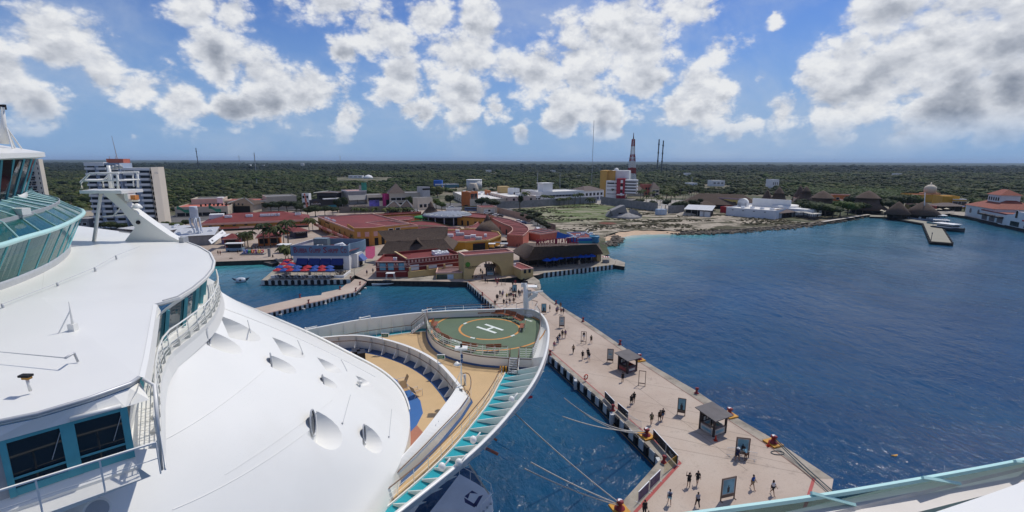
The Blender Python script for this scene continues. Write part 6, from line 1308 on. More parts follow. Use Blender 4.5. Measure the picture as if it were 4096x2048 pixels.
B.box('mural',M('mural_paint',(.05,.065,.045),.6,.8,.9),.2,B.W*.42,-.06,0,.9,B.H-.7);B.box('white_panel',M('pale_blue_panel',(.46,.56,.64),.6),B.W*.43,B.W*.66,-.06,0,.9,B.H-.7)
fenders(B.root,[Vector((0,-.3,0)),Vector((B.W,-.3,0))],1.0-.3,10,.9,.9,0,False)
def palapa_hall(lb,ridge,waist,eave,zs,yb,depth,mat=THATCH,name='thatched_hall',dormer=None):
 """long thatched roof: a prow-ended ridge over a narrower waist that flares to the eaves"""
 zr,zw,ze=zs;r0,r1=(atd(*ridge[0],yb+depth/2),atd(*ridge[1],yb+depth/2));
 w0,w1=(atd(*waist[0],yb+depth*.22),atd(*waist[1],yb+depth*.22));e0,e1=(atd(*eave[0],yb),atd(*eave[1],yb))
 o=thing(name,lb,'thatched building',(e0.x,yb,ZG));back=yb+depth;wb=yb+depth*.78
 mb=MB();hj=lambda p,k:Vector((p.x,p.y,p.z+k))
 W0b,W1b=Vector((w0.x,wb,w0.z)),Vector((w1.x,wb,w1.z));E0b,E1b=Vector((e0.x,back,e0.z)),Vector((e1.x,back,e1.z))
 def sub(a,b,c,d,n=14,m=8):
  rows=[]
  for j in range(m+1):
   l,r_=a.lerp(d,j/m),b.lerp(c,j/m);rows.append([l.lerp(r_,i/n)+Vector((0,0,.14*mnoise.noise((i*.9,j*1.1,l.y))-.5*(j/m)*(1-j/m)))for i in range(n+1)])
  mb.loft(rows,smooth=True)
 sub(r0,r1,w1,w0);sub(w0,w1,e1,e0);sub(r1,r0,W0b,W1b,8,3);sub(W1b,W0b,E0b,E1b,8,3);sub(w0,W0b,E0b,e0,6,4);sub(W1b,w1,e1,E1b,6,4)
 mb.poly([w0,r0,W0b]);mb.poly([w1,r1,W1b]);mb.loft([[e0,e1,E1b,E0b,e0],[hj(p,-.45)for p in(e0,e1,E1b,E0b,e0)]],smooth=False)
 wpart('roof',mb,mat,o);q=MB()
 for p in(e0.lerp(e1,.05),e0.lerp(e1,.35),e0.lerp(e1,.65),e0.lerp(e1,.95)):q2=MB();q2.cyl((p.x,p.y+1.5),.18,ZG,p.z-.1,7);wpart('post',q2,KPOST,o)
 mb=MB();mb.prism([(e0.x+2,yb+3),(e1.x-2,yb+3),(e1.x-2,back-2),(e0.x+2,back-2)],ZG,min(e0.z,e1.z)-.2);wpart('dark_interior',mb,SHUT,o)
 if dormer:
  a,b,c=(atd(x,y,yb+depth*.16)for x,y in dormer);mb=MB();k=Vector((0,4.5,.3));mb.poly([a,b,c]);wpart('dormer_opening',mb,SHUT,o);mb=MB();f=Vector((0,-.8,0));mb.loft([[a+f,b+f,c+f],[a+k,b+k,c+k]],smooth=False);mb.loft([[a+f+Vector((-.4,0,-.2)),b+f+Vector((0,0,.35)),c+f+Vector((.4,0,-.2))],[a+k,b+k+Vector((0,0,.3)),c+k]],smooth=False);wpart('dormer_roof',mb,mat,o)
 return o
palapa_hall('huge brown thatched hall with a triangular dormer and outswept ridge behind the red building',((1509,924),(1792,907)),((1546,966),(1776,957)),((1510,1018),(1812,997)),(0,0,0),152,15,dormer=((1644,986),(1667,958),(1693,984)))
B=Bld('yellow_gateway','wide buff yellow gateway building with an arched opening at the head of the pier','gateway',(1858,1119),(2054,1100),0,5.5,top=(1860,1026));H_,W_,D_=B.H,B.W,B.D
ua,ub=B.uz(1893,1090)[0],B.uz(2007,1070)[0];zt=B.uz(1950,1046)[1];hole=[(ua+(ub-ua)*(1-math.cos(R(k)))/2,max(.0,zt*math.sin(R(k))**.8))for k in range(0,181,12)]
outl=[(0,-.3),(ua,-.3)]+hole+[(ub,-.3),(W_,-.3),(W_,H_),(0,H_)]
me=bpy.data.meshes.new('wall');bm=bmesh.new();vs=[bm.verts.new((u,0,z))for u,z in outl];r_=bmesh.ops.triangle_fill(bm,use_beauty=True,edges=[bm.edges.new((vs[i],vs[(i+1)%len(vs)]))for i in range(len(vs))],normal=(0,-1,0))
ex=bmesh.ops.extrude_face_region(bm,geom=list(bm.faces));bmesh.ops.translate(bm,verts=[v for v in ex['geom']if isinstance(v,bmesh.types.BMVert)],vec=(0,D_,0));bmesh.ops.recalc_face_normals(bm,faces=bm.faces);bm.to_mesh(me);bm.free();me.materials.append(BUFF);link('wall',me,B.root)
mb=MB();mb.poly([(.35,.35,H_+.01),(W_-.35,.35,H_+.01),(W_-.35,D_-.35,H_+.01),(.35,D_-.35,H_+.01)]);mb.build('roof',REDROOF,B.root)
mb=MB();mb.box(-.06,W_+.06,-.08,.3,H_+.005,H_+.4);mb.box(-.06,W_+.06,D_-.3,D_+.06,H_+.005,H_+.4);mb.box(-.06,.3,.3,D_-.3,H_+.005,H_+.4);mb.box(W_-.3,W_+.06,.3,D_-.3,H_+.005,H_+.4);mb.build('parapet',PINKTRIM,B.root)
u,z=B.uz(1871,1058);MB().tube([(u,-.01,z),(u,-.12,z)],.72,18).build('green_emblem',M('green_emblem_paint',(.06,.20,.02),.6,.3,2),B.root)
B.text('MEXICANISIMO',*B.uz(1892,1067),.55,BLACK,4.6);B.text('PUERTO',B.uz(1884,1072)[0],B.uz(1884,1073)[1],.3,BLACK,1.6)
mb=MB();
for k in range(4):mb.box(0.02,W_-.02,-.03,-.004,H_-.35-k*.55,H_-.32-k*.55)
o=mb.build('tile_joint',PINKTRIM,B.root);o['kind']='stuff'
t_=thing('entrance_wall','low splayed wall and white notice by the right jamb of the yellow gateway','wall',at(2006,1097,ZG),.5);MB().prism([(0,0),(.4,-.2),(2.2,5.0),(1.8,5.2)],0,3.2).build('wall',BUFF,t_);q=MB().box(3.0,4.0,-1.0,-.85,.5,3.0).build('white_notice',BUILDW,t_);MB().box(3.25,3.75,-1.03,-1.0,.9,2.6).build('printed_picture',M('notice_print',(.10,.12,.16),.6,.5,3),q)
for k,(u,v)in enumerate(((.6,-1.2),(3.5,-1.6),(5.4,-2.2))):MB().ball((u,v,.3),.9,.6,.55,8,5).build('boulder',RK,t_)
parasol('c',1986,1053,'round cream parasol seen through the arch of the yellow gateway','parasols behind the gateway')
B=Bld('ticket_hut','small buff hut with a red roof and two dark windows beside the gateway','hut',(2084,1114),(2133,1108),0,8.5,top=(2083,1077));B.body(BUFF,REDROOF,.35,PINKTRIM);B.row(2,1.4,.75,1.15,gm=GLASSD,fm=KPOST,m=.5);B.ac(1.2,6.5,B.H-.33,.9,.7)
qy=quay('side_landing','',[(2092,1128),(2146,1137),(2160,1160),(2164,1150),(2158,1122),(2134,1106)],ZG+.006,CONC,.9);fenders(qy,P2([(2124,1140),(2160,1138)]),ZG-.02,5,1.0,1.5,0,False)
qy=quay('terrace_platform','',[(2135,1096),(2458,1058),(2464,1040),(2396,1014),(2140,1040),(2060,1075)],ZG+.016,CONC,-1);fenders(qy,P2([(2136,1096),(2458,1058)]),ZG-.0,38,.85,2.2,0,False)
qy2=quay('landing_stage','',[(2458,1060),(2498,1066),(2500,1050),(2462,1036)],ZG-.3,CONC,-1)
p0,p1=at(2068,1046,ZG),at(2410,1012,ZG);E0,E1=at(2107,1038,ZG+3.0),at(2411,1012,ZG+3.0);L0=at(2048,1003,ZG+3.2)
o=thing('thatched_restaurant','long thatched restaurant with red letters on its ridge and a terrace over the water','restaurant',E0);o['label']='long thatched restaurant with a row of red letters on its roof, terrace over the water'
a=at(2137,988,ZG+7.2);b=at(2386,977,ZG+7.2);cR=at(2386,977,ZG+7.2);back0,back1=at(2098,971,ZG+5.5),at(2396,975,ZG+3.4)
mb=MB()
def subq(a,b,c,d,n=16,m=8):
 rows=[]
 for j in range(m+1):
  l,r_=a.lerp(d,j/m),b.lerp(c,j/m);rows.append([l.lerp(r_,i/n)+Vector((0,0,.12*mnoise.noise((i*.9,j*1.1,l.y))))for i in range(n+1)])
 mb.loft(rows,smooth=True)
subq(a,b,E1,E0);subq(back0,a,E0,L0,8,6);mb.poly([b,E1,back1]);mb.poly([a,back0,back1,b]);mb.loft([[L0,E0,E1,back1],[p+Vector((0,0,-.45))for p in(L0,E0,E1,back1)]],smooth=False);wpart('roof',mb,THATCH,o)
for k in range(9):q=MB();p=E0.lerp(E1,.02+.96*k/8);q.cyl((p.x,p.y+.8),.14,ZG,ZG+2.7,7);wpart('post',q,KPOST,o)
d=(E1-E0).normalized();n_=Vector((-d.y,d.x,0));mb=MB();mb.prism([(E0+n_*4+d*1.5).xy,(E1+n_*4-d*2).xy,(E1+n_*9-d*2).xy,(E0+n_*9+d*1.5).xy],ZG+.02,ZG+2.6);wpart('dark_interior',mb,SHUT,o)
mb=MB();q=E1-d*1.5;mb.prism([(q+n_*1).xy,(q+d*1.2+n_*1).xy,(q+d*1.2+n_*3.5).xy,(q+n_*3.5).xy],ZG+.02,ZG+2.5);wpart('end_wall',mb,BUFF,o)
la,lb_=at(2144,984,ZG+7.3),at(2314,975,ZG+7.3);dl=lb_-la;az=math.atan2(dl.y,dl.x);Hs=zat(2200,954,la.lerp(lb_,.4))-(ZG+7.2);txt='MARGARITAVILLE';pm=Matrix.Translation(o.location)
for i,ch in enumerate(txt):
 p=la.lerp(lb_,(i+.5)/len(txt));q=text_obj('roof_letter',ch,Hs*1.15,LRED,o,p-o.location+Vector((0,0,Hs*.5)),(R(90),0,az),.12,.02,1.0,dl.length/len(txt)*.82)
 for s_ in(-.25,.25):MB().bar(p-o.location+Vector((s_,0,-.8)),p-o.location+Vector((s_,0,Hs*.3)),.07).build('letter_leg',LRED,o)
for i,(x,y)in enumerate(((2188,1039),(2216,1036),(2237,1031),(2266,1027),(2294,1025),(2322,1025),(2344,1024),(2366,1022))):parasol('B',x,y,'bright blue parasol under the long thatched eave, %s from the left'%od[i],'bright blue parasols on the thatched terrace','table set by the %s bright blue parasol from the left'%od[i],ZG+.02,2.5)
p=at(2145,1043,ZG);t_=thing('parasol','closed blue parasol near the left end of the thatched terrace','parasol',p);MB().lathe((0,0,1.0),[(.05,0),(.17,.3),(.05,1.5)],8).build('canopy',BLUEB,t_);MB().cyl((0,0),.03,0,1.0,6).build('pole',METAL,t_)
p=at(2316,1058,ZG);t_=thing('terrace_statue','pale statue standing on the open part of the thatched terrace','statue',p);MB().lathe((0,0,0),[(.5,0),(.45,.2),(.35,.5),(.4,.9),(.2,1.2),(.22,1.45),(.05,1.6)],10).build('figure',M('pale_stone',(.34,.27,.2),.8,.3,3),t_)
t_=thing('striped_booth','small red and white striped booth at the right end of the terrace','booth',at(2423,1050,ZG),-.1);MB().box(-1.1,1.1,-.6,.6,0,.9).build('counter',GREYW,t_)
for k in range(6):MB().box(-1.1+k*.37,-1.1+(k+1)*.37,-.8,.7,1.9,1.98).build('roof_stripe',REDC if k%2==0 else BUILDW,t_)
for sx in(-1,1):MB().box(sx-.04,sx+.04,-.04,.04,.9,1.9).build('post',METAL,t_)
B=Bld('blue_restaurant_wing','vivid blue and turquoise building with clutter on its roof behind the red letters','building',(2310,977),(2386,975),0,16,top=(2312,951));B.body(BLUEP,REDROOF,.5,M('white_blue_trim',(.4,.5,.62),.6))
mb=MB();mb.box(.0,B.W*.8,-.05,-.0,0,B.H*.5);mb.build('turquoise_base',M('turquoise_paint',(.02,.26,.34),.6,.15,.4),B.root)
mb=MB();mb.poly([(-9,.0,2.4),(0,.0,2.6),(0,0,B.H),(-8.5,0,B.H+2.6)]);mb.poly([(-9,.3,2.4),(-8.5,.3,B.H+2.6),(0,.3,B.H),(0,.3,2.6)]);mb.poly([(-8.5,0,B.H+2.6),(0,0,B.H),(0,.3,B.H),(-8.5,.3,B.H+2.6)]);mb.build('slanted_facade',BLUEP,B.root)
MB().tube([(-5.2,-.4,B.H-.1),(-2.0,-.5,B.H+.5),(0,-.4,B.H-.3)],.28,7,r2=.1).build('white_emblem',BUILDW,B.root)
for u,v in((2,6),(5,9),(8,4),(9,10)):B.ac(u,v,B.H-.48,1.5,1.0)
mb=MB();mb.lathe((B.W-.6,1.2,0),[(1.6,0),(2.1,1.0),(1.7,1.8),(2.2,2.8),(1.8,3.4),(2.2,B.H+.1),(2.0,B.H+.2)],14);mb.build('curved_corner',M('boat_blue',(.05,.20,.34),.5,.4,.7),B.root);MB().tube([(B.W-4,6,B.H),(B.W-1.5,6.5,B.H+2.2)],.2,6).build('roof_spar',BUILDW,B.root)
B=Bld('low_red_roofed_shop','low shop with pink parapet and three bays of red roof left of the blue building','building',(2160,967),(2238,954),3.4,11);B.body(SALMON,REDROOF,.5,PINKTRIM)
for k in(1,2):B.box('roof_divider',GREYW,.4,B.W-.4,B.D*k/3-.25,B.D*k/3+.25,B.H-.48,B.H-.1)
t_=thing('fishing_boat','white open fishing boat with a raised helm moored below the red building','boat',at(1565,1139,SEA),.06);L=10.5
mb=MB();st_=[(-L/2,1.2,.0),(-L/4,1.35,.0),(0,1.4,.02),(L/4,1.25,.15),(L*.42,.75,.3),(L/2+.2,.06,.5)]
mb.loft([[(x,-w_*.45,-.25)for x,w_,r_ in st_],[(x,-w_,.75+r_)for x,w_,r_ in st_],[(x,-w_+.12,.76+r_)for x,w_,r_ in st_],[(x,-w_*.8+.05,.30)for x,w_,r_ in st_],[(x,w_*.8-.05,.30)for x,w_,r_ in st_],[(x,w_-.12,.76+r_)for x,w_,r_ in st_],[(x,w_,.75+r_)for x,w_,r_ in st_],[(x,w_*.45,-.25)for x,w_,r_ in st_]]);mb.poly([(-L/2,-.54,-.25),(-L/2,.54,-.25),(-L/2,1.2,.75),(-L/2,-1.2,.75)]);mb.build('hull',BUILDW,t_)
MB().box(-.7,.9,-.55,.55,.32,1.5).build('console',BUILDW,t_);MB().poly;mb=MB();mb.box(-1.3,1.1,-.8,.8,3.4,3.5);mb.build('canopy',BUILDW,t_)
for x in(-1.1,.9):
 for y in(-.7,.7):MB().bar((x*1.3,y,.8),(x,y,3.4),.09).build('tower_leg',BUILDW,t_)
MB().box(-L/2-.5,-L/2,-.4,.4,.3,1.3).build('outboard_motor',GREYP,t_)
t_=thing('inflatable_float','round grey inflatable float with dark wings drifting in the bay','float',at(965,1128,SEA),.2);MB().ball((0,0,.55),1.5,1.1,.85,14,8).build('body',M('pale_vinyl',(.45,.50,.55),.4,.2,1.2),t_)
for s_ in(-1,1):mb=MB();mb.tube([(s_*1.0,0,.6),(s_*1.7,-.1,.85),(s_*2.3,0,1.25)],.42,8,r2=.12);mb.build('wing',M('navy_vinyl',(.02,.03,.06),.4),t_)
MB().box(-.1,.35,-1.08,-.9,.5,1.0).build('printed_mark',BLACK,t_)
st=quay('bay_steps','',[(886,1040),(1072,1036),(1068,1022),(890,1024)],1.9,M('dark_quay_stone',(.09,.08,.075),.9,.3,.5),-1)
q2=quay('bay_quay','',[(900,1056),(1052,1046),(1050,1040),(900,1046)],1.45,M('dark_quay_stone',(.09,.08,.075)),-1);quay('boat_landing','',[(1046,1046),(1086,1056),(1122,1048),(1118,1030),(1060,1030)],2.0,M('dark_quay_stone',(.09,.08,.075)),-1)
t_=thing('landing_pillar','grey square pillar standing on the small boat landing','pillar',at(1079,1033,2.0));MB().box(-.35,.35,-.35,.35,0,3.4).build('shaft',GREYW,t_);MB().box(-.42,.42,-.42,.42,3.4,3.5).build('cap',GREYW,t_)
t_=thing('boulder','pale boulder on the narrow beach below the bay quay','rock',at(926,1050,1.2));MB().ball((0,0,.7),1.0,.8,1.0,9,6).build('rock',RK,t_)
# === THE TOWN BEHIND THE QUAY
def simple(name,lb,cat,p0,p1,top,D,wall,roof,par=.5,trim=None,z=ZG,group=None,rows=(),H=0):
 B=Bld(name,lb,cat,p0,p1,H,D,z,group,top);B.body(wall,roof,par,trim)
 for n,zz,w_,h,*k in rows:B.row(n,zz*B.H,w_,h*B.H,*(k[:1]or['f']),**(k[1]if len(k)>1 else{}))
 return B
def shed(name,lb,cat,p0,p1,top,D,wall,roof,rise,z=ZG,ov=.6,ridge=.5,rows=(),group=None,H=0):
 B=Bld(name,lb,cat,p0,p1,H,D,z,group,top);B.box('wall',wall,0,B.W,0,D,0,B.H-.02);B.hip(roof,B.H,rise,ov,ridge)
 for n,zz,w_,h,*k in rows:B.row(n,zz*B.H,w_,h*B.H,*(k[:1]or['f']),**(k[1]if len(k)>1 else{}))
 return B
B=shed('long_market_hall','long ochre market hall with a red hip roof behind the orange kiosk','building',(811,926),(1236,906),(811,897),24,OCHRE,REDROOF,3.6,ov=.8)
B.box('eave_fascia',PINKTRIM,-.9,B.W+.9,-.95,-.82,B.H-.55,B.H+.35)
for k in range(6):B.box('terrace_rail',SALMON if k%2 else PINKTRIM,B.W*k/6+.1,B.W*(k+1)/6-.1,-2.4,-2.2,B.H*.30,B.H*.52)
B.box('gallery_floor',GREYW,0,B.W,-2.4,-.01,B.H*.24,B.H*.30);B.box('dark_arcade',SHUT,.2,B.W-.2,-.06,-.01,0,B.H*.24);B.row(9,B.H*.55,1.6,B.H*.25,fm=OCHRE)
for x,y in((907,873),(922,873),(991,868),(1005,868),(1048,867),(1061,867),(1075,866),(1090,867),(1105,863),(1113,863),(1187,861),(1198,860)):
 u,z=B.uz(x,y,7);B.ac(u,6.5,B.H+2.0,1.5,1.1)
u,z=B.uz(850,868,8);B.box('white_roof_panel',BUILDW,u-2,u+4,12,17,B.H+.9,B.H+3.2)
B=Bld('two_storey_yellow_hall','two-storey ochre hall with a large flat red roof, signs on the wall and balconies','building',(1275,918),(1420,985),0,27,top=(1270,866));B.body(OCHRE,REDROOF,.6,PINKTRIM)
B.box('balcony_floor',SALMON,0,B.W,-2.2,-.01,B.H*.36,B.H*.42)
for k in range(7):B.box('balcony_panel',[SALMON,PINKTRIM][k%2],B.W*k/7+.1,B.W*(k+1)/7-.1,-2.2,-2.05,B.H*.42,B.H*.55)
B.row(7,B.H*.45,1.3,B.H*.26,fm=OCHRE);B.row(5,.05,2.4,B.H*.28,fm=SALMON,gm=SHUT);B.text('MUSEO DEL TEQUILA',B.W*.3,B.H*.80,.8,BLACK,7)
for u,v in((6,2.2),(9,2.4),(13,2.0),(17,2.6),(21,2.2)):B.ac(u,v,B.H-.58,1.2,.7)
MB().tube([(B.W*.45,-2.6,.2),(B.W*.62,-2.6,B.H*.4)],.25,4).build('stair_flight',M('stair_yellow',(.55,.42,.2),.7),B.root)
B=Bld('yellow_round_block','curved two-storey yellow block with dark doors, right end of the big red roof','building',(1420,985),(1545,975),0,14,top=(1420,912));H_=B.H;W_=B.W
fc=[(W_*k/10,-2.2*math.sin(math.pi*k/10))for k in range(11)];mb=MB();mb.prism(fc+[(W_,14),(0,14)],0,H_);mb.build('wall',OCHRE,B.root);mb=MB();mb.poly([(x*.97+.3,y+.3,H_+.06)for x,y in fc]+[(W_-.2,13.8,H_+.06),(.2,13.8,H_+.06)]);mb.build('roof',REDROOF,B.root);mb=MB();mb.prism([(x*1.01-.1,y-.15)for x,y in fc]+[(W_+.1,.1),(-.1,.1)],H_,H_+.05);mb.build('parapet',PINKTRIM,B.root)
for u in(.16,.38,.62,.84):v=-2.2*math.sin(math.pi*u);B.box('dark_doorway',SHUT,W_*u-1.1,W_*u+1.1,v-.06,v+.4,.05,H_*.42);B.box('window_screen',PINKTRIM,W_*u-1.0,W_*u+1.0,v-.08,v+.4,H_*.52,H_*.78)
B=simple('ochre_link_block','ochre block with a strip window linking the round block and the thatched hall','building',(1545,975),(1640,962),(1545,903),16,OCHRE,REDROOF,.5,PINKTRIM,rows=((3,.62,2.2,.2),))
c8=[at(x,y,ZG)for x,y in((1788,1003),(1830,1005),(1862,1006),(1955,998),(2002,978),(1990,962),(1900,948),(1790,955))];c8=[Vector((p.x,p.y,0))for p in c8];cc=sum(c8,Vector())/8
t_=thing('octagonal_shop','low octagonal yellow shop with a ribbed dark red roof right of the thatched hall','building',(cc.x,cc.y,ZG));h8=zat(1862,965,c8[2])
wpart('wall',MB().prism([p.xy for p in c8],ZG,h8-.6),M('amber_wall',(.50,.24,.02),.75,.1,.4),t_);mb=MB();out8=[cc+(p-cc)*1.03 for p in c8];mb.loft([[(*p.xy,h8-.6)for p in out8+out8[:1]],[(*p.xy,h8)for p in out8+out8[:1]],[(*(cc+(p-cc)*.97).xy,h8)for p in out8+out8[:1]],[(*(cc+(p-cc)*.97).xy,h8-.5)for p in out8+out8[:1]]],smooth=False);wpart('parapet',mb,M('amber_trim',(.52,.34,.12),.7),t_)
mb=MB();ci=mb.V((cc.x,cc.y,h8+.1));ids=[mb.V((*(cc+(p-cc)*.98).xy,h8-.45))for p in c8]
for i in range(8):mb.F((ci,ids[i],ids[(i+1)%8]))
wpart('roof',mb,REDROOF,t_)
for p in c8:mb=MB();mb.bar((cc.x,cc.y,h8+.14),(*(cc+(p-cc)*.97).xy,h8-.4),.16);wpart('roof_rib',mb,M('rib_red',(.26,.05,.035),.7),t_)
for k,(x,y,w_)in enumerate(((1800,945,2.6),(1840,940,3.2),(1830,928,1.6),(1870,952,2.4),(1893,948,2.0),(1915,957,2.4),(1942,945,1.0))):
 p=at(x,y,h8);mb=MB();mb.box(p.x-w_/2,p.x+w_/2,p.y-.6,p.y+.6,h8-.2,h8+.9);wpart('roof_duct',mb,TINR if k%2 else WHITE2,t_)
a,b=c8[2],c8[3];d=(b-a).normalized();n_=Vector((d.y,-d.x,0));q=MB();q.prism([(a+d*3+n_*.08).xy,(a+d*8+n_*.08).xy,(a+d*8).xy,(a+d*3).xy],ZG,ZG+2.7);wpart('dark_doorway',q,SHUT,t_)
o=text_obj('sign_lettering','DUTY FREE',.55,LRED,t_,(a+d*5.5+n_*.08-t_.location).to_2d().to_3d()+Vector((0,0,h8-1.2-ZG)),(R(90),0,math.atan2(d.y,d.x)),.02,0,1,3.5)
for(x,y),lb in(((1857,1004),'cream square parasol left of the octagonal shop door'),((1840,1008),'round cream parasol behind the long red hall')):parasol('c',x,y,lb,'parasols behind the gateway')
def canopy(name,lb,x,y,w_,d_,h,m_,rz=0,legs=KPOST):
 o=thing(name,lb,'canopy',at(x,y,ZG),rz);mb=MB();mb.box(-w_/2,w_/2,-d_/2,d_/2,h,h+.15);mb.build('roof',m_,o)
 for sx in(-.45,.45):
  for sy in(-.45,.45):MB().box(sx*w_-.06,sx*w_+.06,sy*d_-.06,sy*d_+.06,0,h).build('post',legs,o)
 MB().box(-w_*.4,w_*.4,-d_*.3,d_*.3,0,1.0).build('counter',KPOST,o);return o
canopy('stall_canopy','white topped stall right of the octagonal shop',1968,1001,2.6,2.2,2.5,BUILDW);canopy('stall_canopy','grey topped stall beside the white topped one, right of the octagonal shop',1990,996,2.4,2.2,2.5,ROOFK);canopy('stall_canopy','dark clad stall with grey roof at the foot of the salmon curved building',2021,973,4.0,3.4,2.8,ROOFK);canopy('stall_canopy','grey domed stall near the lane behind the thatched restaurant',2016,998,3,3,2.3,GREYP)
canopy('white_gazebo','white roofed gazebo between palms and the shrimp restaurant',1140,1010,4.2,3.2,3.0,BUILDW)
def ribbon(name,lb,inner,outer,ztop,wall,trim,roofm=REDROOF,ribs=0,arches=0,z=ZG):
 I,O=[at(x,y,ztop)for x,y in inner],[at(x,y,ztop)for x,y in outer];I,O=resample(smoothline(I,2),n=28),resample(smoothline(O,2),n=28);t_=thing(name,lb,'building',(I[0].x,I[0].y,z))
 ring_=I+O[::-1];zz=ztop
 mb=MB();mb.loft([[(*p.xy,z)for p in ring_+ring_[:1]],[(*p.xy,zz)for p in ring_+ring_[:1]]],smooth=False);wpart('wall',mb,wall,t_)
 cen2=[a.lerp(b,.5)for a,b in zip(I,O)];sh=lambda L,k:[p+(c-p)*k for p,c in zip(L,cen2)];inn=sh(I,.07)+sh(O,.07)[::-1]
 mb=MB();mb.loft([[(*p.xy,zz-.7)for p in ring_+ring_[:1]],[(*p.xy,zz+.02)for p in ring_+ring_[:1]],[(*p.xy,zz+.02)for p in inn+inn[:1]],[(*p.xy,zz-.5)for p in inn+inn[:1]]],smooth=False)
 mb.v=[(v[0]+0,v[1],v[2])for v in mb.v];wpart('parapet',mb,trim,t_)
 mb=MB();mb.loft([[(*p.xy,zz-.45)for p in sh(I,.05)],[(*p.xy,zz-.45)for p in sh(O,.05)]],smooth=False);wpart('roof',mb,roofm,t_)
 for k in range(ribs):
  i=1+int(26*(k+.5)/ribs);mb=MB();mb.bar((*sh(I,.08)[i].xy,zz-.40),(*sh(O,.08)[i].xy,zz-.40),.22);wpart('roof_rib',mb,M('rib_dark',(.09,.02,.02),.8),t_)
 for k in range(arches):
  i=2+int(24*(k+.3)/arches);a,b=I[i],I[i+1];d=(b-a);L=d.length;d.normalize();n2=(a-cen2[i]).normalized()*.05;hh=(zz-z)*.55
  mb=MB();mb.poly([(a+n2).to_2d().to_3d()+Vector((0,0,z+.1)),(b+n2).to_2d().to_3d()+Vector((0,0,z+.1)),(b+n2).to_2d().to_3d()+Vector((0,0,z+hh)),(a+n2).to_2d().to_3d()+Vector((0,0,z+hh))]);wpart('dark_opening',mb,SHUT,t_)
 return t_,I,O,zz
ribbon('curved_salmon_arcade','long S-shaped salmon arcade with a ribbed dark red roof, right of the cone palapa',[(1966,872),(2010,893),(2044,905),(2052,918),(2038,930),(2028,936)],[(1962,864),(2030,872),(2080,888),(2112,905),(2118,922),(2092,942)],7.4,SALMON,PINKTRIM,REDROOF,11,5)
ribbon('curved_ochre_arcade','curved ochre arcade with dark red roof behind the two cone palapas',[(1756,855),(1800,861),(1850,864),(1930,872),(1965,868)],[(1760,845),(1810,845),(1860,847),(1930,855),(1975,862)],7.6,OCHRE,M('red_trim',(.30,.09,.05),.7),REDROOF,0,7)
ribbon('far_left_arcade','straight ochre arcade with dark red roof left of the far cone palapa',[(1480,862),(1560,858),(1640,853),(1685,851)],[(1480,855),(1560,852),(1640,847),(1685,846)],7.2,OCHRE,M('red_trim',(.30,.09,.05),.7),REDROOF,8,0)
ribbon('oval_red_roof_shop','oval shop with pink rimmed red roof left of the far cone palapa',[(1505,872),(1560,882),(1630,880),(1658,871)],[(1540,868),(1580,865),(1630,863),(1652,864)],6.4,SALMON,PINKTRIM,REDROOF,0,0)
ribbon('low_pink_terrace','low terrace building with green rim and red roof in front of the blue pavilion',[(1640,903),(1700,902),(1790,906),(1850,916)],[(1640,885),(1690,880),(1700,880),(1720,882)],5.2,SALMON,M('green_trim',(.10,.25,.12),.6),REDROOF)
ribbon('crescent_shop','cream crescent shop with red roof between the blue pavilion and the near cone palapa',[(1856,908),(1890,914),(1925,910)],[(1895,898),(1910,888),(1916,884)],5.6,CREAM,PINKTRIM,REDROOF)
ribbon('red_roof_terrace','red roofed terrace with pink rails directly behind the huge thatched hall',[(1660,914),(1750,918),(1850,922)],[(1670,906),(1750,905),(1840,908)],5.6,REDWALL,PINKTRIM,REDROOF,5)
ribbon('lower_red_roof_block','low red roofed block right behind the shrimp restaurant and left of the pink forecourt',[(1268,962),(1320,972),(1362,968)],[(1290,946),(1330,942),(1372,952)],5.0,SALMON,PINKTRIM,REDROOF)
p=at(1790,893,ZG);t_=thing('round_pavilion','round grey pavilion with a pale slatted roof between the two cone palapas','pavilion',p);MB().lathe((0,0,0),[(13.5,4.4),(12.5,5.2),(6,6.0),(2,6.2)],28).build('roof',M('slatted_grey_roof',(.20,.22,.26),.6,.25,.6),t_);MB().cyl((0,0),10,0,4.4,24).build('dark_interior',SHUT,t_)
for k in range(16):a=2*math.pi*k/16;MB().cyl((12.4*math.cos(a),12.4*math.sin(a)),.25,0,4.6,7).build('column',M('pavilion_column',(.35,.38,.44),.6),t_)
for k in range(22):a=2*math.pi*k/22;MB().bar((9.5*math.cos(a),9.5*math.sin(a),5.62),(12.3*math.cos(a),12.3*math.sin(a),5.34),.3).build('roof_slat',PALE,t_)
MB().lathe((-13,-2,0),[(5,3.2),(4.6,3.9),(2,4.3)],16).build('green_canopy',M('green_canvas',(.03,.22,.05),.6,.2,1),t_);MB().lathe((13,-3,0),[(4.5,3.2),(4.2,3.8),(2,4.1)],16).build('blue_canopy',M('blue_canvas',(.05,.10,.26),.6,.2,1),t_)
